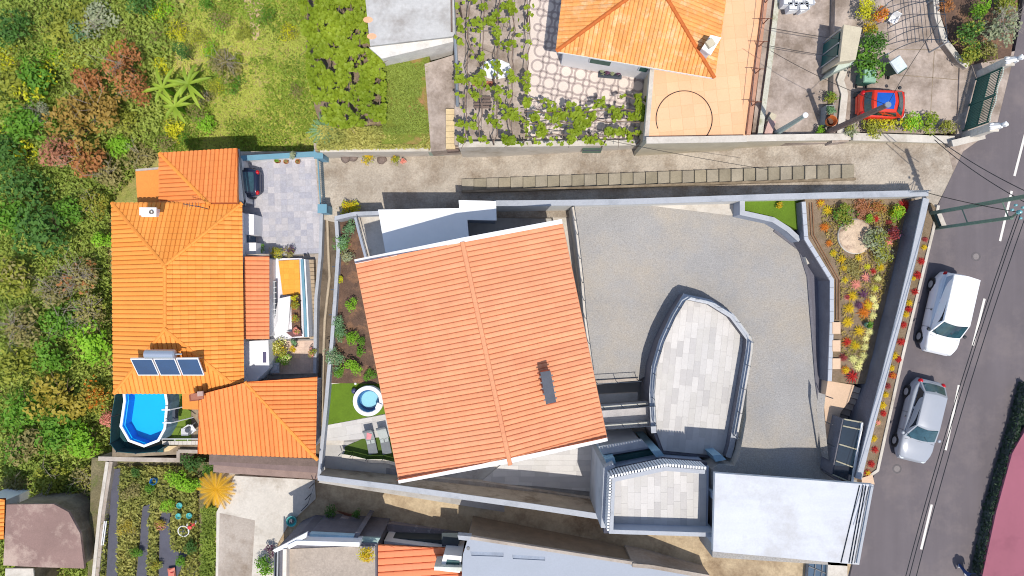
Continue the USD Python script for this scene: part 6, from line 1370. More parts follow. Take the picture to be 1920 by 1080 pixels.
# ---------------------------------------------------------------- shrubs of the plots
SH = [  # name, cat, label, px, py, r, kinds, ground z, height, dens
 ("yellow_shrub", "shrub", "yellow leaved shrub at the alley corner above the shrub bed", 655, 391, 22, ["yellow", "flower_yellow"], -5.7, .9),
 ("shrub", "shrub", "blue green shrub in the top corner of the shrub bed by the path wall", 655, 428, 17, "bluegreen", -4.95, .9),
 ("shrub", "shrub", "grey green shrub against the boundary wall below the top corner shrub", 642, 455, 20, ["bluegreen", "green"], -4.95, .8),
 ("shrub", "shrub", "dark twiggy shrub in the upper middle of the shrub bed", 648, 480, 17, ["grey", "drab"], -4.95, .7),
 ("shrub", "shrub", "tiny yellow shrub alone on the bare soil of the shrub bed", 637, 524, 9, "yellow", -4.95, .4),
 ("shrub", "shrub", "fresh green bush close to the salmon roof's left eave", 661, 571, 13, "bright", -4.95, .7),
 ("shrub", "shrub", "pale blue green shrub on the wall, upper one of two in the lower bed", 631, 602, 15, "bluegreen", -4.95, .8),
 ("shrub", "shrub", "pale blue green bush on the wall below its twin", 637, 628, 17, ["bluegreen", "green"], -4.95, .8),
 ("shrub", "shrub", "bright leafy bush in the middle of the lower shrub bed", 660, 632, 17, "bright", -4.95, .8),
 ("shrub", "shrub", "small round green bush by the eave in the lower shrub bed", 677, 640, 11, "green", -4.95, .6),
 ("shrub", "shrub", "broad blue green shrub above the spa lawn's left corner", 625, 668, 21, ["bluegreen", "grey"], -4.95, .9),
 ("shrub", "shrub", "bright green bush in the middle just above the spa lawn", 657, 688, 21, "bright", -4.95, .9),
 ("shrub", "shrub", "dark green shrub at the wall directly above the spa lawn edging", 633, 698, 16, ["green", "bluegreen"], -4.95, .7),
 ("shrub", "shrub", "low green shrub under the roof eave above the spa tub", 694, 702, 14, "green", -4.95, .5),
 ("shrub", "shrub", "round leafy shrub in the bed right of the bright bush", 674, 660, 12, "green", -4.95, .5),
 ("flower_tuft", "flowers", "bright yellow flower tuft on the kerb of the alley", 690, 298, 13, ["flower_yellow", "olive"], -5.3, .6),
 ("flower_tuft", "flowers", "green and yellow flower tuft right of the bright yellow one on the alley kerb", 741, 300, 10, ["olive", "flower_yellow"], -5.1, .5),
 ("flower_tuft", "flowers", "small reddish tuft at the right end of the alley flowers", 756, 302, 7, "pinkish", -5.1, .3),
 ("bush", "bush", "small twiggy bush on the parking court's north wall", 551, 290, 9, "grey", -5.2, .8),
 ("flowering_bush", "bush", "yellow flowering bush at the lower right of the parking court", 520, 472, 15, ["olive", "flower_yellow"], -6.0, .8),
 ("flowering_bush", "bush", "green bush in the shade at the lower left of the parking court", 490, 468, 12, "green", -6.0, .7),
 ("flowering_bush", "bush", "thin bush with purple buds at the parking court's lower corner", 545, 470, 13, ["drab", "purple"], -6.0, .8),
 ("planter_flowers", "flowers", "column of yellow and red flowers in the front terrace planter", 553, 572, 9, ["olive", "flower_yellow", "flower_orange"], -5.3, .5),
 ("planter_flowers", "flowers", "lower clump of orange flowers in the front terrace planter", 554, 598, 9, ["olive", "flower_orange"], -5.3, .5),
 ("planter_flowers", "flowers", "pinkish flowers at the bottom end of the front terrace planter", 556, 620, 8, ["pinkish", "olive"], -5.3, .4),
 ("planter_flowers", "flowers", "topmost small clump of yellow flowers in the front terrace planter", 552, 558, 7, ["yellow", "flower_yellow"], -5.3, .4),
 ("flowering_bush", "bush", "large white and yellow flowering bush on the lower patio", 522, 652, 20, ["olive", "cream", "flower_yellow"], -5.95, 1.1),
 ("flowering_bush", "bush", "greener flowering bush below the large one on the lower patio", 535, 672, 16, ["bright", "cream"], -5.95, 1.0),
 ("flowering_bush", "bush", "small potted bush at the right edge of the lower patio", 584, 660, 10, ["olive", "pinkish"], -5.9, .8),
 ("yellow_bush", "bush", "yellow flower ball beside the large bush on the lower patio", 549, 656, 8, ["flower_yellow"], -5.5, .4),
 ("bush", "bush", "blue green leafy plant at the top right of the large lower patio bush", 551, 642, 8, ["bluegreen"], -5.7, .5),
 ("yellow_bush", "bush", "bright yellow bush on the grey roof terrace at the bottom edge", 686, 1038, 19, ["flower_yellow", "yellow"], -2.0, 1.2),
 ("dark_bush", "bush", "dark potted plant at the left of the shaded lane", 622, 958, 15, "dark", -6.1, 1.0),
 ("dark_bush", "bush", "dark potted plant right of its neighbour in the shaded lane", 668, 962, 12, "dark", -6.0, .9),
 ("dark_bush", "bush", "spindly dark plant at the left end of the shaded lane plants", 609, 975, 9, "dark", -6.1, .7),
 ("bush", "bush", "leafy green bush beside the louvred wall at the bottom edge", 497, 1062, 22, ["green", "bright"], -6.25, 1.0),
 ("bush", "bush", "purple grey bush at the forecourt's bottom right above the green one", 508, 1034, 13, ["purple", "grey"], -6.25, .8),
 ("bush", "bush", "big round green bush below the pool garden wall", 335, 896, 26, "bright", -7.8, 1.3),
 ("bush", "bush", "leafy green bush right of the big round bush in the vegetable garden", 362, 912, 22, "bright", -7.8, 1.1),
 ("bush", "bush", "dark bush against the orange wing's lower corner", 362, 866, 24, "dark", -7.8, 1.5),
 ("bush", "bush", "small dark blackish bush near the top of the vegetable garden", 256, 886, 13, "dark", -7.8, .8),
 ("bush", "bush", "deep green bush under the blue bucket", 282, 916, 15, "green", -7.8, .9),
 ("bush", "bush", "drab bush in the left row of the vegetable garden", 246, 920, 22, "drab", -7.8, .7),
 ("bush", "bush", "brown grass clump low in the left garden row", 240, 990, 20, ["gold", "drab"], -7.8, .6),
 ("bush", "bush", "green bush in the left garden row beside the middle fabric strip", 256, 1035, 14, "green", -7.8, .8),
 ("bush", "bush", "dry reddish bush in the middle garden row", 300, 985, 14, ["gold", "pinkish"], -7.8, .5),
 ("bush", "bush", "light green bush left of the turquoise basins", 318, 945, 18, ["bright", "olive"], -7.8, .8),
 ("bush", "bush", "dark shaded bush below the wheel frame", 358, 1022, 18, "dark", -7.8, 1.0),
 ("bush", "bush", "mid green bush at the bottom of the vegetable garden", 338, 1052, 16, "green", -7.8, .9),
 ("bush", "bush", "green bush in the right garden row near the bottom edge", 292, 1060, 13, ["olive", "gold"], -7.8, .6),
 ("bush", "bush", "dark green leafy bush under the roof corner left of the palm", 392, 880, 16, ["green", "dark"], -7.2, 1.2),
 # the yards at the top right
 ("conifer_bush", "bush", "large dark spiky green bush between the two yards", 1630, 118, 40, ["green", "dark"], -.1, 1.6),
 ("conifer_bush", "bush", "spiky dark bush above the large one between the two yards", 1642, 78, 28, ["dark", "green"], -.1, 1.5),
 ("flowering_bush", "bush", "yellow green bush at the top edge between the two yards", 1626, 18, 24, ["yellow", "olive"], -.1, 1.2),
 ("flowering_bush", "bush", "orange red leaved bush right of the yellow one at the top edge", 1650, 30, 18, ["flower_orange", "pinkish", "yellow"], -.1, 1.1),
 ("flowering_bush", "bush", "yellow orange bush above the spiky dark bush", 1632, 52, 17, ["gold", "flower_yellow"], -.1, 1.0),
 ("hedge_bush", "bush", "yellow green hedge bush at the bottom left of the red car", 1635, 236, 24, ["olive", "yellow"], -.1, .9),
 ("hedge_bush", "bush", "bright yellow green hedge bush under the red car's nose", 1672, 226, 26, ["yellow", "olive"], -.1, 1.0),
 ("hedge_bush", "bush", "green hedge bush in the middle of the hedge along the car yard", 1708, 234, 24, ["bright", "yellow"], -.1, 1.0),
 ("hedge_bush", "bush", "fresh lime hedge bush right of the middle of the hedge", 1740, 232, 22, ["lime", "green"], -.1, .9),
 ("hedge_bush", "bush", "thin olive hedge bush at the hedge's end by the gate", 1775, 240, 20, ["olive", "drab"], -.1, .8),
 ("hedge_bush", "bush", "small weedy bush at the left end of the hedge by the leaning pole", 1596, 244, 16, ["grey", "olive"], -.1, .6),
 ("bush", "bush", "small green bush beside the planter box in the lower yard", 1560, 182, 14, ["olive", "green"], -.5, .8),
 ("bush", "bush", "low green weeds at the bottom of the lower yard", 1537, 243, 12, ["bright"], -.5, .5),
 ("dark_bush", "bush", "dark green tree above the road gate", 1815, 60, 30, ["dark", "olive"], -.1, 2.2),
 ("dark_bush", "bush", "dark olive bush at the corner above the gate pillar", 1820, 98, 28, ["olive", "dark"], -.1, 1.6),
 ("dark_bush", "bush", "greenish brown bush next to the road at the top right", 1850, 100, 26, ["drab", "olive"], -.1, 1.4),
 ("dry_tree", "tree", "dead grey tree with bare branches beside the road at the top right", 1868, 48, 40, "grey", -.1, 2.6),
 ("bush", "bush", "bright leaved bush at the top edge beside the dead grey tree", 1832, 16, 22, ["bright", "green"], -.1, 1.8),
 ("bush", "bush", "small rust red bush at the top edge above the curved yard wall", 1772, 14, 16, "rust", -.1, 1.2),
 ("bush", "bush", "green bush at the top right corner beside the road", 1880, 8, 24, ["olive", "green"], -.1, 1.6),
 # flower garden
 ("garden_shrub", "shrub", "olive shrub left of the round mill stone", 1582, 402, 26, ["olive", "green"], -.15, .7),
 ("garden_shrub", "shrub", "grey olive shrub overhanging the round mill stone", 1640, 446, 30, ["grey", "olive"], -.15, 1.1),
 ("garden_shrub", "shrub", "wispy olive bush at the lower right of the mill stone", 1655, 478, 22, ["olive", "grey"], -.15, .9),
 ("garden_shrub", "shrub", "bright green leafy shrub under the red bromeliad in the top garden corner", 1684, 398, 19, ["bright", "yellow"], -.15, .8),
 ("garden_shrub", "shrub", "reddish dark shrub in the shade of the road boundary wall", 1674, 438, 18, ["darkred", "purple"], -.15, .8),
 ("garden_shrub", "shrub", "orange brown ground cover above the mill stone", 1620, 388, 22, ["redbrown", "rust"], -.15, .3),
 ("garden_shrub", "shrub", "orange brown ground cover in the upper middle of the flower garden", 1648, 390, 16, ["rust", "gold"], -.15, .3),
 ("garden_shrub", "shrub", "small green shrub above the mill stone", 1628, 408, 11, "bright", -.15, .5),
 ("garden_shrub", "shrub", "tan ground cover below the mill stone", 1598, 505, 20, ["drab", "gold"], -.15, .25),
 ("corner_flowers", "flowers", "yellow flower tuft on the small corner lawn", 1462, 385, 9, ["flower_yellow", "olive"], -.74, .35),
]
for it in SH:
    nm, cat, lab, px, py, r, kd, gz, h = it
    plant(nm, cat, lab, px, py, r, kd, gz, h, dens=1.35, twigs=26 if nm == "dry_tree" else 8 if nm == "hedge_bush" and "thin" in lab else 0, trunk=h > .3)
hg = thing("clipped_hedge", "long clipped green hedge between vegetable garden and pale forecourt", "hedge", at(391, 1015, -7.5))
rg = np.random.default_rng(61); hp_ = Polygon(P([(376, 952), (406, 950), (408, 1120), (372, 1120)], -6.4)); x0, y0, x1, y1 = hp_.bounds
pp_ = np.c_[rg.uniform(x0, x1, 6500), rg.uniform(y0, y1, 6500)]; pp_ = pp_[shapely.contains_xy(hp_, pp_[:, 0], pp_[:, 1])]
part(hg, "foliage", leaves(rg, np.c_[pp_, -6.5 + rg.uniform(-.6, .15, len(pp_))], np.tile([0, 0, 1.], (len(pp_), 1)), .2, .35, spread=.9), leafmat("hedge_leaf", [(86, 100, 40), (126, 140, 58), (164, 170, 92)]))
part(hg, "stem", MB().prism(hp_.buffer(-.25), -8, -6.9), bark)

# bromeliads: rosettes of strap leaves
def rosette(lab, px, py, rpx, kind, gz, grp, seed, n=None, pot=None):
    rg = np.random.default_rng(seed); c = at(px, py, gz); R = rpx / F * (H - gz) * 1.12; n = n or int(rg.integers(15, 22))
    t = thing("bromeliad", lab, "bromeliad", c, grp)
    for ring, (el, f) in enumerate(((.25, 1.0), (.7, .8), (1.2, .55))):
        m = MB(); k = max(5, int(n * (1, .7, .45)[ring]))
        for i in range(k): m.add(*strap(c + [0, 0, .03 + .03 * ring], 6.283 * (i + rg.uniform(-.3, .3)) / k + ring, R * f * rg.uniform(.75, 1.1), max(.03, R * .12), el, rg.uniform(.7, 1.05), 4))
        part(t, ("outer_leaves", "middle_leaves", "heart_leaves")[ring], m, LF[kind[min(ring, len(kind) - 1)]])
Y, O, R_, PU, CR, DR, YG, PK_ = (["flower_yellow"], ["flower_orange"], ["flower_red"], ["purple"], ["cream"], ["darkred"], ["yellow", "flower_yellow"], ["pinkish"])
G1_ = "bromeliads in the flower garden"
BR = [(1538, 381, 9, ["flower_orange", "flower_yellow"], "amber bromeliad in the top left garden corner"), (1551, 395, 11, YG, "yellow green bromeliad right below the amber corner one"), (1546, 426, 10, O, "orange star bromeliad on bare soil left of the mill stone"),
 (1554, 456, 8, O, "orange bromeliad below the orange star one"), (1562, 475, 8, YG, "pale yellow bromeliad by the bend of the garden coping"), (1578, 487, 10, Y, "yellow bromeliad below left of the mill stone"), (1582, 502, 8, Y, "small yellow bromeliad on tan ground cover"),
 (1694, 386, 12, R_, "scarlet bromeliad in the top right garden corner"), (1641, 410, 8, R_, "red bromeliad above the mill stone's right side"), (1666, 417, 7, DR, "dark red bromeliad below the scarlet corner one"), (1665, 454, 9, PK_, "pink bromeliad in the shade near the wall right of the mill stone"),
 (1636, 509, 8, ["pinkish", "flower_red"], "rose red bromeliad above the purple clump"), (1609, 484, 8, YG, "yellow bromeliad just under the mill stone"), (1646, 483, 9, YG, "yellow green bromeliad under the wispy bush"), (1621, 520, 12, ["purple", "pinkish"], "mauve bromeliad clump in the garden's middle"),
 (1604, 534, 11, PK_, "dusty pink bromeliad left of the mauve clump"), (1584, 525, 7, YG, "small yellow green bromeliad at the left of the garden's middle"), (1597, 555, 11, Y, "bright yellow bromeliad left of the deep purple one"), (1617, 551, 12, PU, "deep purple bromeliad, darkest in the garden"), (1588, 557, 7, ["pinkish", "darkred"], "magenta bromeliad at the coping left of the bright yellow one"),
 (1591, 578, 12, Y, "large yellow star bromeliad left of the orange pair"), (1626, 573, 13, ["flower_orange", "flower_yellow"], "amber orange bromeliad, upper of the orange pair"), (1619, 586, 14, O, "burnt orange bromeliad, lower of the orange pair"), (1609, 572, 9, PU, "small purple bromeliad between the yellow star and the orange pair"),
 (1589, 604, 12, Y, "lemon yellow bromeliad above the topmost peach slab"), (1610, 620, 12, Y, "yellow star bromeliad below the green pot"), (1587, 641, 11, ["flower_orange", "flower_red"], "orange red bromeliad beside the middle peach slab"), (1603, 648, 11, YG, "lime yellow bromeliad right of the orange red one"), (1581, 670, 9, DR, "dark red bromeliad beside the bottom peach slab"),
 (1599, 673, 10, CR, "cream bromeliad right of the dark red one"), (1585, 694, 10, ["flower_orange", "flower_yellow"], "amber bromeliad at the lower garden end"), (1597, 705, 14, ["darkred", "flower_red"], "large red bromeliad at the lower garden end"), (1608, 687, 10, CR, "cream green bromeliad above the large red one"),
 (1636, 560, 9, CR, "cream bromeliad on the wall side right of the deep purple one"), (1640, 574, 9, CR, "cream bromeliad beside the amber orange one"), (1636, 592, 9, CR, "cream bromeliad beside the burnt orange one"), (1630, 622, 9, CR, "cream bromeliad just below the green pot on the wall side"), (1622, 634, 9, CR, "pale bromeliad on the wall side level with the middle peach slab"),
 (1621, 650, 9, CR, "pale bromeliad right of the lime yellow one"), (1619, 667, 9, CR, "pale bromeliad on the wall side level with the bottom peach slab"), (1612, 678, 8, CR, "small pale bromeliad above the cream green one"), (1650, 501, 9, YG, "green yellow bromeliad near the wall above the rose red one"), (1645, 522, 9, ["olive", "cream"], "olive cream bromeliad near the wall right of the mauve clump"),
 (1640, 541, 9, ["cream", "yellow"], "cream yellow bromeliad near the wall right of the deep purple one"), (1625, 500, 7, ["yellow"], "small yellow bromeliad below the mill stone's right edge"), (1672, 400, 9, ["bright", "yellow"], "green bromeliad left of the bright shrub in the top garden corner")]
for i, (x, y, r, kd, lab) in enumerate(BR): rosette(lab, x, y, r, kd, -.1, G1_, 300 + i)
G2_ = "bromeliads in the kerb bed beside the road"
solo("kerb_bed_soil", MB().prism(P([(1746, 380), (1757, 392), (1750, 430), (1690, 672), (1645, 880), (1626, 896), (1600, 900), (1640, 700), (1700, 480)], .06), -.5, .06), soil_tan, kind="structure")
kb = thing("kerb", "pale concrete kerb between the bromeliad bed and the road", "kerb", at(1690, 672, 0))
part(kb, "kerb_stone", MB().wall(P([(1760, 385), (1750, 432), (1692, 672), (1646, 882), (1624, 898)], .13), .14, -.4, .13), concrete_pale)
part(kb, "end_stone", MB().prism(P([(1616, 896), (1636, 890), (1640, 908), (1616, 908)], .14), -.4, .14), peach)
RB = [(1734, 449, 6, DR, "dark red bromeliad, topmost in the kerb bed"), (1732, 464, 6, Y, "small yellow bromeliad near the top of the kerb bed"), (1727, 490, 8, R_, "red bromeliad in the kerb bed level with the manhole"), (1720, 516, 9, R_, "bright red bromeliad beside the white van's rear"), (1712, 522, 5, Y, "tiny yellow bromeliad left of the bright red one at the van's rear"),
 (1715, 547, 8, R_, "red bromeliad beside the white van's rear wheel"), (1704, 568, 7, Y, "yellow bromeliad, upper of the yellow pair by the van"), (1703, 580, 8, R_, "red bromeliad between the yellow pair by the van"), (1698, 590, 7, Y, "yellow bromeliad, lower of the yellow pair by the van"), (1694, 609, 8, R_, "red bromeliad beside the white van's front door"), (1689, 641, 9, R_, "red bromeliad beside the white van's front wheel"),
 (1676, 667, 9, Y, "large yellow bromeliad below the white van"), (1684, 674, 7, R_, "red bromeliad right of the large yellow one"), (1671, 690, 7, Y, "yellow bromeliad between van and hatchback"), (1673, 704, 8, ["flower_red", "flower_orange"], "orange red bromeliad beside the silver hatchback's rear"), (1664, 724, 7, DR, "dark bromeliad beside the silver hatchback's rear wheel"), (1660, 740, 7, Y, "yellow spiky bromeliad beside the hatchback's rear door"),
 (1654, 760, 9, Y, "golden bromeliad beside the middle of the silver hatchback"), (1656, 775, 7, R_, "small red bromeliad under the golden one"), (1645, 792, 8, ["olive", "pinkish"], "drab bromeliad beside the hatchback's front door"), (1637, 822, 8, Y, "vivid yellow bromeliad beside the hatchback's front wheel"), (1640, 843, 8, R_, "red bromeliad beside the hatchback's bonnet"), (1633, 870, 8, R_, "red bromeliad near the lower end of the kerb bed"), (1626, 886, 7, ["flower_red", "flower_yellow"], "red and yellow bromeliad, lowest in the kerb bed")]
for i, (x, y, r, kd, lab) in enumerate(RB): rosette(lab, x, y, r, kd, .08, G2_, 400 + i)
ms = thing("mill_stone", "big round pale mill stone lying in the flower garden", "stone", at(1605, 443, -.1))
c = at(1604, 443, .0); stone_m = M("mill_stone_rock", (222, 196, 168), .9, var=.22, scale=3, fine=.2, fscale=16, bump=.8, bdist=.04, second=(166, 138, 118), sscale=2.0, slo=.5, shi=.62)
part(ms, "disc", MB().lathe([(.001, .14), (.5, .13), (.78, .1), (.86, .03), (.87, -.3)], c, 36), stone_m, smooth=40); part(ms, "rim_edge", MB().lathe([(.86, .04), (.9, .0), (.9, -.3)], c, 36), concrete_pale)
for k, (x, y, z, m_, lab, r) in enumerate(((1624, 609, -.1, M("green_pot", (112, 160, 134), .5), "green plant pot between the bromeliads near the road wall", .16), (1523, 302, -6.0, M("clay_pot", (206, 140, 90), .7), "clay pot with a round green plant in the parking court", .17), (553, 303, -6, None, None, 0))):
    if m_ is None: continue
    px_, py_ = (x, y) if k == 0 else (523, 302)
    c = at(px_, py_, z); pt_ = thing("plant_pot", lab, "pot", c); part(pt_, "pot", MB().lathe([(.001, .02), (r * .7, .02), (r * .95, .3), (r * 1.1, .32), (r * 1.05, .26), (r * .65, -.05)], c, 18), m_)
    part(pt_, "plant", foliage_mesh(np.random.default_rng(9 + k), c + [0, 0, .38], r * 1.15, .2, 160, .09), LF["green"])
for k, (x, lab) in enumerate(((538, "small clay pot, left one of the pair by the court wall"), (560, "small clay pot beside the twiggy bush by the court wall"))):
    c = at(x, 304, -6.0); p_ = thing("plant_pot", lab, "pot", c); part(p_, "pot", MB().lathe([(.001, .02), (.09, .02), (.13, .22), (.15, .23), (.1, -.02)], c, 14), M("clay_pot", (206, 140, 90), .7)); part(p_, "plant", foliage_mesh(np.random.default_rng(19 + k), c + [0, 0, .26], .12, .12, 60, .07), LF["drab"])
for k, (x, y, r, lab) in enumerate(((648, 297, 9, "dark rock on the alley kerb, leftmost"), (662, 296, 8, "dark rock on the alley kerb beside the yellow flower tuft"), (716, 300, 9, "brown grey rock between the two flower tufts on the alley"))):
    c = at(x, y, -5.45); b = trimesh.creation.icosphere(2, 1.0); v = b.vertices * (1 + .5 * (meshkit.fbm(b.vertices * 1.4 + k * 7, 3) - .5))[:, None] * [r / 32, r / 36, .22] + c
    rk = thing("rock", lab, "rock", c); part(rk, "stone", MB().add(v, b.faces), M("dark_rock", (134, 118, 110), .95, var=.3, fine=.3), smooth=50)
    part(rk, "moss", foliage_mesh(np.random.default_rng(70 + k), c + [0, .1, .1], .14, .1, 40, .06), LF["drab"])

# ---------------------------------------------------------------- vehicles
tyre_m, rim_m = M("tyre", (38, 38, 40), .85, bump=0), M("alloy_rim", (190, 194, 200), .35, metallic=.6, bump=0, var=.05, fine=.04)
auto_glass = M("car_glass", (50, 82, 92), .04, var=.35, scale=3.5, fine=.05, bump=0, spec=.7)
side_glass = M("car_side_glass", (30, 40, 48), .06, var=.1, fine=.05, bump=0, spec=.7)
lamp_red, lamp_clear = M("tail_lamp", (200, 24, 36), .2, bump=0, var=.1), M("head_lamp", (226, 232, 236), .1, bump=0, var=.1)
trim = M("car_trim", (44, 48, 54), .5, bump=0)
def paint(name, c): return M(name, c, .22, var=.03, scale=1.2, fine=.02, bump=0, spec=.55)

def car(name, cat, label, c, heading, L, W, Hh, hood, belt, xs, paint_m, roof_m=None, wheelbase=2.55, wr=.31, roofw=.70, tail=.0, panel_van=False, lights=True, roof_inset=None):
    """A car nose along +x. xs: windscreen foot, roof front, roof rear, rear glass foot (metres from the centre)."""
    t = thing(name, label, cat, c); R = np.array([[math.cos(heading), -math.sin(heading), 0], [math.sin(heading), math.cos(heading), 0], [0, 0, 1]])
    T = lambda v: np.asarray(v, float) @ R.T + np.asarray(c)
    w2 = W / 2
    def half(x):
        u = abs(2 * x / L); return w2 * (1 - .30 * max(0, (u - .55) / .45) ** 2.6)
    def top(x): return float(np.interp(x, [-L / 2, -L / 2 + .12, xs[3], xs[0], (xs[0] + L / 2) / 2, L / 2 - .12, L / 2], [belt * .80, belt * .97 - tail, belt, belt * .99, hood * 1.06, hood * .93, hood * .66]))
    def bot(x): return float(np.interp(abs(x), [0, L / 2 - .3, L / 2], [.2, .22, .34]))
    st = np.r_[np.linspace(-L / 2, -L / 2 + .3, 6), np.linspace(-L / 2 + .45, L / 2 - .45, 14), np.linspace(L / 2 - .3, L / 2, 6)]
    rings = []
    for x in st:
        w, z1, z0 = half(x), top(x), bot(x); h = z1 - z0
        y = np.array([0, .86, .97, 1.0, .995, .96, .88, .55, 0]) * w; z = np.array([z0, z0, z0 + .12 * h, z0 + .35 * h, z0 + .62 * h, z1 - .09, z1 - .02, z1 + .015, z1 + .025])
        rings.append(np.vstack([np.c_[np.full(9, x), y, z], np.c_[np.full(7, x), -y[1:-1][::-1], z[1:-1][::-1]]]))
    V = np.vstack(rings); n = 16; f = []
    for i in range(len(st) - 1):
        for j in range(n): f.append([i * n + j, (i + 1) * n + j, (i + 1) * n + (j + 1) % n, i * n + (j + 1) % n])
    m = MB().add(T(V), np.array(f)[:, ::-1])
    for i, o in ((0, 1), (len(st) - 1, -1)):
        ring = rings[i]; m.add(T(np.vstack([ring, ring.mean(0)])), [[j, (j + 1) % n, n][::-o] for j in range(n)])
    body = part(t, "body", m, paint_m, smooth=40)
    # greenhouse
    z0, z1 = belt - .03, Hh; wb, wt = half(0) * .93, w2 * roofw
    B = lambda x, s: np.array([x, s * min(wb, half(x) * .93), z0 + (.02 if x > 0 else 0)])
    K = lambda x, s: np.array([x, s * wt, z1 - .07])
    fl, fr, rl, rr = B(xs[0], 1), B(xs[0], -1), B(xs[3], 1), B(xs[3], -1)
    tfl, tfr, trl, trr = K(xs[1], 1), K(xs[1], -1), K(xs[2], 1), K(xs[2], -1)
    bow = np.array([.10, 0, 0])
    fm, tm, rm, rtm = (fl + fr) / 2 + bow, (tfl + tfr) / 2 + bow * .7 + [0, 0, .05], (rl + rr) / 2 - bow * .6, (trl + trr) / 2 - bow * .5 + [0, 0, .05]
    part(t, "cabin", MB().hull(T(np.array([fl, fr, rl, rr, tfl, tfr, trl, trr, fm, tm, rm, rtm, [(xs[1] + xs[2]) / 2, 0, z1]]))), trim if panel_van is None else paint_m, smooth=25)
    ring_ = [tfl, tm, tfr, trr, rtm, trl]
    mid = np.array([(xs[1] + xs[2]) / 2, 0, z1])
    rp = [p + (mid - p) * .02 + [0, 0, .012] for p in ring_]
    mids = [p + (mid - p) * .35 + [0, 0, .030] for p in rp]
    k = len(rp); vv = rp + mids + [mid + [0, 0, .022]]
    part(t, "roof", MB().add(T(np.array(vv)), [[i, (i + 1) % k, k + (i + 1) % k] for i in range(k)][::1] + [[i, k + (i + 1) % k, k + i] for i in range(k)] + [[k + i, k + (i + 1) % k, 2 * k] for i in range(k)]), roof_m or paint_m, smooth=60)
    if roof_inset is not None:
        q = [p + (mid - p) * .25 + [0, 0, .04] for p in ring_]; part(t, "glass_roof", MB().add(T(np.array(q + [mid + [0, 0, .045]])), [[i, (i + 1) % k, k] for i in range(k)]), roof_inset, smooth=60)
    def panel(nm, quad, mat, out, mu=.06, mv=.1, bow_=0.0):
        q = np.array(quad, float); nrm = np.cross(q[1] - q[0], q[3] - q[0]); nrm /= np.linalg.norm(nrm); nrm = nrm if nrm @ out > 0 else -nrm
        bl = lambda u, v: (q[0] * (1 - u) + q[1] * u) * (1 - v) + (q[3] * (1 - u) + q[2] * u) * v + nrm * .012 + np.array(out) * bow_ * (1 - (2 * u - 1) ** 2)
        us, vs = np.linspace(mu, 1 - mu, 9), np.linspace(mv, 1 - mv, 3)
        g = np.array([bl(u, v) for v in vs for u in us]); ff = [[a * 9 + b, a * 9 + b + 1, (a + 1) * 9 + b + 1, (a + 1) * 9 + b] for a in range(2) for b in range(8)]
        g2 = g - nrm * .02
        part(t, nm, MB().add(T(g), ff).add(T(g2), np.array(ff)[:, ::-1]), mat)
    for s_ in (-.35, .3):
        a_, b_ = fl * (.5 + s_ * .8) + fr * (.5 - s_ * .8), None; a_ = a_ + [.06, 0, .03]; b_ = a_ + [(xs[1] - xs[0]) * .30, -.34, (z1 - z0) * .34 + .02]
        part(t, "wiper", MB().tube(T([a_, b_]), .012, 4), black)
    for s_ in (1, -1):
        for xg in (xs[0] - .25, xs[0] - 1.15):
            part(t, "door_gap", MB().tube(T([[xg, s_ * (half(xg) * z_ + .001), h_] for z_, h_ in ((.99, .32), (1.0, .55), (.985, belt * .88))]), .009, 4), trim)
    part(t, "bonnet_gap", MB().tube(T([[xs[0] + .14, y_ * half(xs[0]) * .86, top(xs[0] + .14) + .022 - .03 * abs(y_)] for y_ in np.linspace(-1, 1, 7)]), .008, 4), trim)
    panel("windscreen", [fl, fr, tfr, tfl], auto_glass, (1, 0, .3), .05, .06, .105)
    if not panel_van: panel("rear_window", [rl, rr, trr, trl], auto_glass, (-1, 0, .2), .07, .14, .06)
    else: panel("rear_window", [rl, rr, trr, trl], side_glass, (-1, 0, .1), .12, .45, .05)
    for s, a, b, c_, d in ((1, fl, rl, trl, tfl), (-1, fr, rr, trr, tfr)):
        for u0, u1 in ((.10, .50), (.53, .93)):
            if panel_van and u0 > .3: m_ = M("van_side_panel", (150, 168, 190), .3, bump=0, var=.03, fine=.02)
            else: m_ = side_glass
            quad = [a + (b - a) * u0, a + (b - a) * u1, d + (c_ - d) * max(0, (u0 - .10) / .83), d + (c_ - d) * min(1, (u1 - .10) / .83 )]
            quad = [quad[0], quad[1], quad[3], quad[2]]
            panel("side_window", quad, m_, (0, s, .3), .02, .12)
        p = (fl if s > 0 else fr) + np.array([-.12, s * .12, .06]); part(t, "mirror", MB().ball(T(p), (.09, .09, .07), 1), trim if paint_m is not LOOKS.get("paint_silver") else paint_m, smooth=True)
        part(t, "door_handle", MB().ball(T([xs[0] * .1 - .15, s * w2 * .99, belt * .82]), (.07, .035, .03), 1), trim)
        yl = s * half(L / 2 - .18) * .74
        part(t, "headlight", MB().ball(T([L / 2 - .20, yl, hood * .80]), (.17, .17, .09), 2), lamp_clear, smooth=True)
        part(t, "tail_light", MB().ball(T([-L / 2 + .12, s * half(-L / 2 + .12) * .84, belt * .86]), (.12, .14, .13), 2), lamp_red, smooth=True)
        for x in (wheelbase / 2, -wheelbase / 2):
            wc_ = np.array([x, s * (half(x) - .10), wr]); ax = np.array([0, s, 0])
            wh = part(t, "wheel", MB().tube(T([wc_ - ax * .1, wc_ - ax * .09, wc_ + ax * .10, wc_ + ax * .115]), [wr * .9, wr, wr, wr * .9], 22), tyre_m)
            part(wh, "rim", MB().tube(T([wc_ + ax * .10, wc_ + ax * .122]), [wr * .62, wr * .58], 14), rim_m)
            part(wh, "arch_liner", MB().tube(T([wc_ - ax * .12, wc_ + ax * .098]), wr * 1.16, 22), trim)
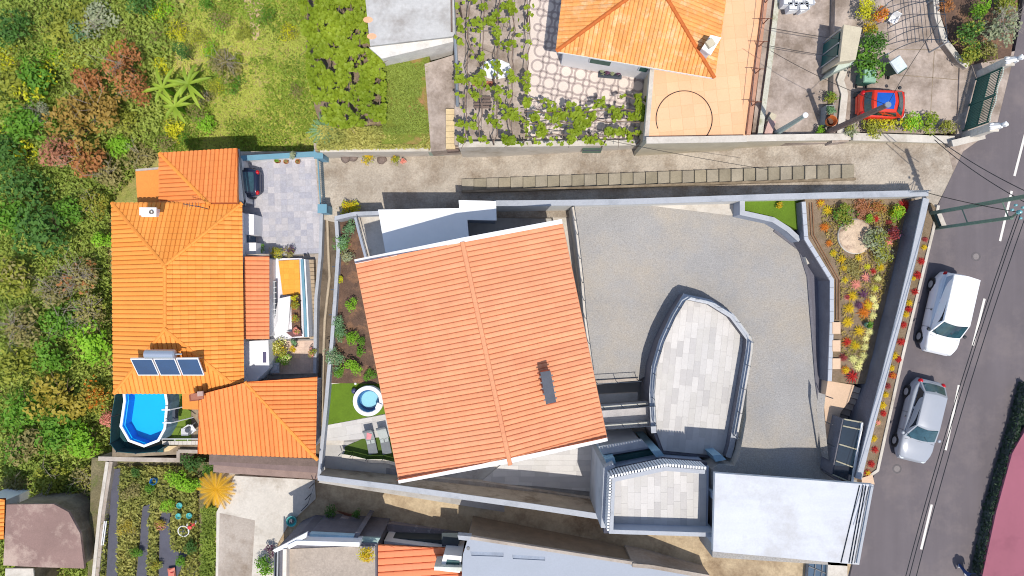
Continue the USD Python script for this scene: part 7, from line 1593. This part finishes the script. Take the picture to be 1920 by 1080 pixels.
    part(t, "front_bumper", MB().hull(T(np.array([[L / 2 + .01, y, z] for y in (-w2 * .55, w2 * .55) for z in (.28, .42)] + [[L / 2 - .1, y, z] for y in (-w2 * .68, w2 * .68) for z in (.26, .44)]))), trim)
    part(t, "rear_bumper", MB().hull(T(np.array([[-L / 2 - .02, y, z] for y in (-w2 * .58, w2 * .58) for z in (.32, .5)] + [[-L / 2 + .1, y, z] for y in (-w2 * .72, w2 * .72) for z in (.3, .52)]))), trim if panel_van else paint_m)
    return t
def heading(a, b, z=0): p, q = at(*a, z), at(*b, z); return math.atan2(q[1] - p[1], q[0] - p[0])
white_car, silver, red_car, navy = paint("paint_white", (250, 250, 252)), paint("paint_silver", (172, 176, 184)), paint("paint_red", (222, 56, 34)), paint("paint_navy", (30, 40, 66))
hd1 = heading((1768, 542), (1746, 639))
car("white_van", "van", "white compact panel van parked at the kerb, the upper of two parked cars", at(1758, 588, 0), hd1, 4.05, 1.70, 1.82, .98, 1.05, (1.05, .42, -1.86, -1.98), white_car, wheelbase=2.68, wr=.31, roofw=.76, panel_van=True)
hd2 = heading((1725, 739), (1703, 830))
car("silver_hatchback", "car", "silver hatchback parked at the kerb below the white van", at(1713, 785, 0), hd2, 4.12, 1.72, 1.46, .86, .93, (.86, .18, -1.42, -1.92), silver, wheelbase=2.52, wr=.31, roofw=.66)
car("red_microcar", "car", "small red car with blue glass roof in the upper concrete yard", at(1641, 203, -.1), heading((1610, 203), (1670, 205)), 2.3, 1.45, 1.46, .90, .96, (.80, .34, -.76, -1.02), red_car, wheelbase=1.82, wr=.28, roofw=.72, roof_inset=M("blue_roof_glass", (30, 92, 190), .1, bump=0, spec=.6))
car("navy_car", "car", "dark navy car half hidden under the garage roof of the parking court", at(432, 346, -6.02), math.pi, 4.0, 1.76, 1.45, .88, .95, (.85, .2, -.72, -1.84), navy, wheelbase=2.5, roofw=.68)

# ---------------------------------------------------------------- poles and wires
gp_m = M("green_steel", (112, 136, 120), .6, var=.2, scale=4, fine=.1)
up = thing("twin_utility_pole", "tall green steel twin pole with an end frame standing by the road wall corner", "pole", at(1750, 412, 0))
a0, a1 = at(1745, 400, 0), at(1756, 428, 0)
part(up, "base_frame", MB().wall([a0[:2], a1[:2]], .14, 0, .35), M("dark_green_steel", (40, 62, 54), .6)); part(up, "footing", MB().prism(Polygon([(a0 + [.12, 0, 0])[:2], (a1 + [.12, .0, 0])[:2], (a1 + [.36, .05, 0])[:2], (a0 + [.36, 0, 0])[:2]]), 0, .3), concrete_pale)
part(up, "post", MB().prism(Polygon(a0[:2] + np.array([(-.08, -.08), (.08, -.08), (.08, .08), (-.08, .08)])), 0, 8.6), gp_m)
part(up, "post", MB().prism(Polygon(a1[:2] + np.array([(-.07, -.07), (.07, -.07), (.07, .07), (-.07, .07)])), 0, 5.5), gp_m)
for z in (2.5, 5.3): part(up, "cross_tie", MB().tube([[*a0[:2], z], [*a1[:2], z]], .03, 5), gp_m)
hub = at(1909, 398, 6.2)
part(up, "arm", MB().tube([[*a1[:2], 5.45], hub], .05, 6), gp_m); part(up, "insulator", MB().lathe([(.001, .2), (.06, .18), (.09, .1), (.05, .06), (.09, .0), (.001, -.1)], hub, 12), M("teal_insulator", (120, 180, 186), .3, bump=0))
for d in ((-.25, .1), (.2, .2), (.1, -.25), (-.1, .3)): part(up, "insulator", MB().lathe([(.001, .12), (.05, .1), (.06, .0), (.001, -.06)], hub + [d[0], d[1], -.05], 10), M("teal_insulator", (120, 180, 186)))
def wire(lab, pts, sag=.3, r=.018, name="overhead_wire"):
    m = MB(); P0 = [np.asarray(p, float) for p in pts]; seq = []
    for p, q_ in zip(P0[:-1], P0[1:]):
        for t in np.linspace(0, 1, 12): seq.append(p + (q_ - p) * t - [0, 0, sag * 4 * t * (1 - t)])
    solo(name, m.tube(seq, r, 5), black, lab, "wire")
wire("overhead wire along the road, the left of the three from the twin pole", [hub, at(1693, 1100, 6.0)])
wire("overhead wire along the road, the middle of the three from the twin pole", [hub + [.12, 0, 0], at(1700, 1100, 6.0)])
wire("overhead wire along the road, the right one of the three from the twin pole", [hub + [.3, 0, .1], at(1713, 1100, 6.1)])
wire("thin wire from the boundary wall corner to the twin pole insulators", [at(1741, 362, 1.4), hub], .2)
wire("long thin wire crossing the road at the upper right toward the twin pole", [at(1745, 250, 4.5), at(1930, 362, 6.5)], .3)
wire("second thin wire crossing the road at the upper right", [at(1752, 262, 4.5), at(1930, 384, 6.5)], .3)
wire("faint wire above the alley from the mosaic patio wall to the car yard corner", [at(1135, 262, -.9), at(1440, 318, 1.2)], .2, .012)
lp_ = thing("timber_pole", "old brown timber pole rising over the red car from the hedge corner", "pole", at(1552, 246, -.4))
b, tp_ = at(1549, 249, -.4), at(1664, 197, 5.6); part(lp_, "shaft", MB().tube([b, b * .5 + tp_ * .5, tp_], [.15, .13, .11], 10), wood_dark); part(lp_, "pole_cap", MB().tube([tp_, tp_ + [0, 0, .08]], .13, 10), metal_grey)
part(lp_, "bracket", MB().box(tp_ - [0, 0, .5], (.5, .06, .06), .4), metal_dark)
wire("thin wire from the timber pole top across the car yard", [tp_, at(1770, 30, 4.2)], .3, .012)
wire("thin wire from the timber pole top across the lower yard", [tp_, at(1445, 95, 3.0)], .3, .012)
sp_ = thing("street_lamp_post", "pale silver green tapering post at the lower left corner of the lower yard", "pole", at(1455, 250, -.5))
b, tp2 = at(1455, 250, -.5), at(1510, 216, 4.0); part(sp_, "shaft", MB().tube([b, tp2], [.14, .09], 10), M("silver_green_post", (160, 178, 172), .5, var=.12)); part(sp_, "top_cap", MB().lathe([(.001, .08), (.12, .05), (.13, 0), (.001, -.02)], tp2, 12), white_paint)
bx = thing("drain_block", "pinkish concrete block at the foot of the silver green post", "block", at(1443, 240, -.5)); part(bx, "block", MB().box(at(1442, 240, -.4), (.38, .75, .35), -.3), M("pink_block", (214, 176, 164), .85)); part(bx, "slab", MB().box(at(1446, 222, -.42), (.32, .5, .2), -.5), render_beige)
for k in range(2):
    y0 = (86, 52)[k]
    wire(f"{'lower' if k == 0 else 'upper'} trellis wire stretched over the lower yard", [at(1442, y0, 1.2), at(1622, y0 + 28, 1.4)], .1, .014, "trellis_wire")

# ---------------------------------------------------------------- yard things at the top right
sh = thing("stairwell_hut", "small beige rendered hut with a dark green glazed door in the lower yard", "hut", at(1575, 90, -.6))
HT = P([(1582, 46), (1616, 52), (1604, 112), (1574, 116)], 1.5)
part(sh, "wall", MB().prism(Polygon(HT).buffer(-.02), -.8, 1.42), render_beige); part(sh, "roof", MB().prism(HT, 1.425, 1.52), render_beige)
q0, q1 = np.array(HT[0]), np.array(HT[3]); o = np.array([-1, -.12])
part(sh, "door", MB().prism(Polygon([q0 * .85 + q1 * .15 + o * .05, q0 * .2 + q1 * .8 + o * .05, q0 * .2 + q1 * .8 - o * .02, q0 * .85 + q1 * .15 - o * .02]), -.6, 1.2), M("dark_green_door", (28, 84, 78), .3, bump=0))
for t in (.1, .45, .8): part(sh, "door_frame", MB().tube([[*(q0 * (1 - t) + q1 * t + o * .06), -.6], [*(q0 * (1 - t) + q1 * t + o * .06), 1.3]], .04, 5), metal_grey)
part(sh, "roof_parapet", MB().prism(P([(1574, 118), (1604, 113), (1600, 120), (1562, 136)], .9), -.7, .9), M("pale_green_render", (190, 200, 186), .8))
for nm, x, y, lm, bmn, lab in (("wheelie_bin", 1616, 151, M("pale_green_lid", (146, 186, 158), .5, bump=0), green_paint, "green wheelie bin with pale green lid above the red car"), ("wheelie_bin", 1668, 131, M("white_lid", (216, 224, 226), .5, bump=0), green_paint, "green wheelie bin with white lid beside the spiky bush")):
    c = at(x - 3, y + 1, 0); t = thing(nm, lab, "bin", at(x, y, -.1)); rz = -.05 if lm is LOOKS["pale_green_lid"] else .6
    R2_ = np.array([[math.cos(rz), -math.sin(rz)], [math.sin(rz), math.cos(rz)]])
    cor = lambda w, d, z: [(*(c[:2] + R2_ @ np.array([sx * w, sy * d])), z) for sx in (-1, 1) for sy in (-1, 1)]
    part(t, "body", MB().hull(cor(.23, .25, 0) + cor(.29, .33, .95)), bmn); part(t, "lid", MB().hull(cor(.31, .36, .96) + cor(.28, .32, 1.04)), lm)
    part(t, "handle", MB().tube([(*(c[:2] + R2_ @ np.array([-.25, -.38])), .98), (*(c[:2] + R2_ @ np.array([.25, -.38])), .98)], .025, 6), bmn)
    for s in (-1, 1): p = c[:2] + R2_ @ np.array([s * .25, -.3]); part(t, "wheel", MB().tube([(p[0] - .03, p[1], .1), (p[0] + .03, p[1], .1)], .1, 10), rubber)
plastic_chair(thing("white_chair", "white plastic garden chair on the concrete beside the orange red bush", "chair", at(1669, 42, -.1)), at(1667, 42, -.1), -.5, .85)
wtb = thing("white_crates", "white plastic crates stacked at the top edge of the lower yard", "crates", at(1494, 14, -.6))
for i in range(5):
    c = at(1474 + i * 10, 6 + (i % 2) * 9, .0); part(wtb, "crate", MB().box(c, (.5, .42, .5), .12 * i), white_paint)
    part(wtb, "crate_rim", MB().wall([(c[0] - .22, c[1] - .18), (c[0] + .22, c[1] - .18), (c[0] + .22, c[1] + .18), (c[0] - .22, c[1] + .18), (c[0] - .22, c[1] - .17)], .04, .25, .3), blue_cap)
plb = thing("planter_box", "wooden planter box with plants and an orange pot in the lower yard", "planter", at(1556, 215, -.6))
part(plb, "box", MB().prism(P([(1549, 197), (1566, 197), (1564, 234), (1546, 234)], .0), -.6, .0), M("grey_planter", (150, 154, 150), .8)); part(plb, "soil", MB().prism(P([(1551, 199), (1564, 199), (1562, 232), (1548, 232)], .0), -.1, .012), soil)
part(plb, "pot", MB().lathe([(.001, .0), (.2, .0), (.26, .3), (.28, .3), (.22, -.02)], at(1555, 229, .0), 14), M("orange_pot", (220, 120, 60), .6)); part(plb, "plant", foliage_mesh(np.random.default_rng(91), at(1557, 208, .2), .28, .25, 260, .1), LF["bluegreen"])
dv = thing("yard_divider_wall", "stepped concrete divider wall between lower yard and car yard", "wall", at(1580, 170, -.3))
part(dv, "wall_body", MB().wall(P([(1590, 112), (1576, 150), (1584, 176), (1576, 250)], .05), .28, -1.0, -.02), concrete_yard); part(dv, "coping", MB().wall(P([(1590, 112), (1576, 150), (1584, 176), (1576, 250)], .06), .34, -.018, .06), concrete_pale)
yw = thing("yard_side_wall", "whitewashed kerb wall along the sunken passage beside the lower yard", "wall", at(1435, 130, -.4))
part(yw, "wall_body", MB().wall(P([(1462, -40), (1446, 100), (1424, 262)], -.35), .2, -2.8, -.4), concrete); part(yw, "coping", MB().wall(P([(1462, -40), (1446, 100), (1424, 262)], -.34), .26, -.398, -.34), M("mossy_white", (208, 206, 190), .9, var=.2, fine=.2, second=(160, 160, 130), sscale=1.5))
cw = thing("curved_yard_wall", "low curved grey retaining wall under the dark trees of the car yard", "wall", at(1780, 80, .2))
part(cw, "wall_body", MB().wall(P([(1752, -40), (1758, 30), (1772, 75), (1800, 112), (1816, 124)], .35), .22, -.6, .35), concrete); solo("roadside_bed", MB().prism(P([(1758, -60), (1764, 28), (1778, 70), (1804, 106), (1822, 120), (1896, 104), (1915, -60)], .25), -.6, .25), soil, kind="structure"); part(cw, "coping", MB().wall(P([(1752, -40), (1758, 30), (1772, 75), (1800, 112), (1816, 124)], .4), .28, .352, .4), concrete_pale)
gt = thing("yard_gate", "green barred double gate of the car yard facing the road", "gate", at(1830, 190, 0))
g0, g1 = at(1830, 148, 0), at(1805, 246, 0)
for k in (0, 1):
    p, q_ = g0 + (g1 - g0) * (.5 * k + .01), g0 + (g1 - g0) * (.5 * k + .49)
    leaf_ = part(gt, "gate_leaf", MB().tube([p + [0, 0, .15], q_ + [0, 0, .15]], .035, 5).tube([p + [0, 0, 1.1], q_ + [0, 0, 1.1]], .03, 5).tube([p + [0, 0, 1.85], q_ + [0, 0, 1.85]], .035, 5).tube([p, p + [0, 0, 1.95]], .045, 6).tube([q_, q_ + [0, 0, 1.95]], .045, 6), green_paint)
    for i in range(15): c = p + (q_ - p) * (i + .5) / 15; part(leaf_, "bar", MB().tube([c + [0, 0, .15], c + [0, 0, 2.0 + .06 * math.sin(i * .45)]], .02, 4), green_paint)
    for i in range(15): c = p + (q_ - p) * (i + .5) / 15; part(leaf_, "finial", MB().ball(c + [0, 0, 2.06 + .06 * math.sin(i * .45)], .035, 1), M("pale_finial", (196, 208, 196), .5))
    part(leaf_, "sheet_panel", MB().wall([p[:2], q_[:2]], .015, .2, 1.05), M("green_sheet", (70, 110, 96), .6))
for x, y, lab in ((1838, 140, "white gate pillar with a white lion ornament at the gate's upper end"), (1810, 256, "white gate pillar with a white lion ornament at the gate's lower end")):
    c = at(x, y, 0); p_ = thing("gate_pillar", lab, "pillar", c)
    part(p_, "shaft", MB().box(c + [0, 0, 1.0], (.36, .36, 2.2)), concrete_pale); part(p_, "cap", MB().box(c + [0, 0, 2.15], (.44, .44, .1)), concrete_pale)
    lc_ = c + [0, 0, 2.2]; SZ = .7
    part(p_, "lion_ornament", MB().hull(np.vstack([lc_ + [-.2, 0, .1] + d for d in np.vstack([np.eye(3), -np.eye(3)]) * .12] + [lc_ + [.05, 0, .3] + d for d in np.vstack([np.eye(3), -np.eye(3)]) * .13])).ball(lc_ + [.16, 0, .52], (.13, .12, .13), 2).ball(lc_ + [.28, 0, .47], (.08, .07, .07), 1).ball(lc_ + [.12, .09, .62], .04, 1).ball(lc_ + [.12, -.09, .62], .04, 1).tube([lc_ + [.16, .08, .3], lc_ + [.22, .08, .02]], .05, 6).tube([lc_ + [.16, -.08, .3], lc_ + [.22, -.08, .02]], .05, 6).ball(lc_ + [-.15, .1, .08], (.14, .07, .1), 1).ball(lc_ + [-.15, -.1, .08], (.14, .07, .1), 1), white_paint, smooth=50)
gw_ = thing("gate_return_wall", "short slanting grey wall with dark end between the lower gate pillar and the alley", "wall", at(1790, 265, 0))
part(gw_, "wall_body", MB().wall(P([(1788, 268), (1845, 254)], .7), .25, -.5, .64), concrete); part(gw_, "coping", MB().wall(P([(1786, 269), (1847, 254)], .7), .33, .642, .7), concrete_pale)

# person walking at the foot of the picture
ps_ = thing("person", "person in dark top and blue trousers walking along the road at the bottom edge", "person", at(1803, 1068, 0))
import manifold3d as mf
def body(c, hd):
    R = np.array([[math.cos(hd), -math.sin(hd), 0], [math.sin(hd), math.cos(hd), 0], [0, 0, 1]])
    J = {"pel": (0, 0, .95, .13), "waist": (0, 0, 1.1, .125), "chest": (0, 0, 1.33, .15), "neck": (0, 0, 1.5, .06), "head": (.02, 0, 1.64, .105),
         "shl": (0, .18, 1.42, .07), "shr": (0, -.18, 1.42, .07), "ell": (-.05, .24, 1.14, .05), "elr": (.05, -.24, 1.14, .05), "wrl": (.08, .25, .9, .035), "wrr": (.2, -.23, .93, .035),
         "hal": (.11, .25, .81, .04), "har": (.25, -.22, .85, .04), "hipl": (0, .09, .92, .1), "hipr": (0, -.09, .92, .1), "knl": (.14, .1, .5, .065), "knr": (-.06, -.1, .5, .065), "anl": (.16, .1, .09, .045), "anr": (-.28, -.1, .14, .045), "tol": (.32, .11, .05, .045), "tor": (-.14, -.11, .05, .045)}
    bones = [("pel", "waist"), ("waist", "chest"), ("chest", "neck"), ("neck", "head"), ("chest", "shl"), ("chest", "shr"), ("shl", "ell"), ("ell", "wrl"), ("wrl", "hal"), ("shr", "elr"), ("elr", "wrr"), ("wrr", "har"),
             ("pel", "hipl"), ("pel", "hipr"), ("hipl", "knl"), ("knl", "anl"), ("anl", "tol"), ("hipr", "knr"), ("knr", "anr"), ("anr", "tor")]
    tot = mf.Manifold()
    for a, b in bones:
        s = [mf.Manifold.sphere(J[k][3], 16).translate(J[k][:3]) for k in (a, b)]
        tot = tot + mf.Manifold.batch_hull(s)
    tot = tot.refine_to_length(.04); mm = tot.to_mesh(); tm = trimesh.Trimesh(mm.vert_properties[:, :3], mm.tri_verts); trimesh.smoothing.filter_taubin(tm, iterations=8)
    return tm, R
tm, R = body(None, 0); hdg = heading((1790, 1040), (1803, 1090)); R = np.array([[math.cos(hdg), -math.sin(hdg), 0], [math.sin(hdg), math.cos(hdg), 0], [0, 0, 1]])
pc_ = at(1802, 1066, 0); skin = M("skin", (196, 146, 118), .6, var=.05, fine=.04, bump=0)
part(ps_, "body", MB().add(tm.vertices @ R.T + pc_, tm.faces), skin, smooth=True)
def clothes(zlo, zhi, grow, mat, nm, arm=True):
    v, f = tm.vertices, tm.faces; nrm = tm.vertex_normals; cz = v[f].mean(1); k = (cz[:, 2] > zlo) & (cz[:, 2] < zhi)
    if not arm: k &= np.abs(cz[:, 1]) < .2
    u, inv = np.unique(f[k], return_inverse=True); part(ps_, nm, MB().add((v + nrm * grow)[u] @ R.T + pc_, inv.reshape(-1, 3)), mat, smooth=True)
clothes(.96, 1.5, .015, M("dark_top", (52, 54, 62), .9), "shirt"); clothes(.13, 1.02, .012, M("blue_trousers", (52, 72, 120), .9), "trousers", arm=False); clothes(-.1, .13, .012, M("white_shoes", (220, 220, 220), .7), "shoes")
hb = MB().ball(pc_ + R @ np.array([-.01, 0, 1.68]), (.112, .112, .105), 2); part(ps_, "hair", hb, M("dark_hair", (48, 38, 32), .8), smooth=True)
for y in (-.04, .04): part(ps_, "eye", MB().ball(pc_ + R @ np.array([.115, y, 1.645]), .014, 1), white_paint)
part(ps_, "nose", MB().ball(pc_ + R @ np.array([.13, 0, 1.62]), (.022, .018, .025), 1), skin); part(ps_, "mouth", MB().ball(pc_ + R @ np.array([.112, 0, 1.575]), (.012, .03, .008), 1), M("lips", (160, 90, 84), .6))

# small lamps on walls, a satellite of leftovers seen on the ground
bk2 = thing("motor_scooter_rack", "dark metal plant stand with pots against the villa's white wall", "plant stand", at(1142, 138, -2.4))
for i in range(4): c = at(1128 + i * 10, 138 + i * .8, -2.4); part(bk2, "pot", MB().lathe([(.001, .02), (.12, .02), (.16, .25), (.12, 0)], c, 12), metal_dark); part(bk2, "plant", foliage_mesh(np.random.default_rng(500 + i), c + [0, 0, .32], .16, .16, 80, .08), LF["purple" if i % 2 else "grey"])
part(bk2, "shelf", MB().wall(P([(1122, 139), (1166, 143)], -2.3), .3, -2.4, -2.32), metal_dark)
up_ = thing("lane_rubble", "rusty metal bars lying between the dark plants in the shaded lane", "bars", at(645, 962, -6.1))
for i in range(4): part(up_, "bar", MB().tube([at(632 + i * 4, 958 + i * 2, -5.9), at(662 + i * 3, 966 + i * 2, -5.9)], .03, 5), M("rust", (120, 74, 54)))
fn = thing("wire_fence", "bent chain link fence panel between forecourt and shaded lane", "fence", at(585, 930, -6))
for x, y in ((590, 905), (584, 925), (577, 945)): c = at(x, y, -6.1); part(fn, "post", MB().tube([c, c + [0, 0, 1.3]], .03, 5), metal_dark)
for z in (-5.7, -5.3, -4.9): part(fn, "wire", MB().tube([at(590, 905, z), at(584, 925, z), at(577, 945, z)], .015, 4), metal_dark)
tb2 = thing("turquoise_bin", "turquoise plastic tub in the shade at the forecourt edge", "tub", at(549, 975, -6.2)); c = at(549, 975, -6.2)
part(tb2, "bowl", MB().lathe([(.001, .02), (.2, .02), (.28, .3), (.31, .3), (.23, -.02)], c, 18), tq); part(tb2, "lid", MB().lathe([(.001, .28), (.15, .27)], c, 14), metal_dark)

vt = thing("wire_trellis", "sagging dark wire trellis net over the car yard at the top edge", "trellis", at(1715, 40, 1.2))
for i in range(5):
    y = -20 + i * 24
    part(vt, "cross_wire", MB().tube([at(1664 + t * 110, y + 46 * t * (1 - t) * -1 + 26 * (1 - t), 1.5 - .5 * math.sin(math.pi * t)) for t in np.linspace(0, 1, 12)], .02, 5), metal_dark)
for i in range(6):
    x = 1690 + i * 15
    part(vt, "long_wire", MB().tube([at(x + j * 3, -40 + j * 30, 1.3) for j in range(5)], .016, 5), metal_dark)
for x, y in ((1664, 8), (1774, -18), (1666, 100), (1778, 78)): c = at(x, y, 1.5); part(vt, "post", MB().tube([(c[0], c[1], -.1), c], .04, 6), metal_grey)
yj = thing("yard_joint", "thin expansion joints across the concrete car yard", "joint", at(1740, 150, -.09), kind="structure")
for a, b in (((1668, 92), (1775, 94)), ((1680, 140), (1802, 150)), ((1752, 96), (1744, 226))): part(yj, "joint", MB().wall(P([a, b], -.096), .035, -.12, -.096), concrete_dark)
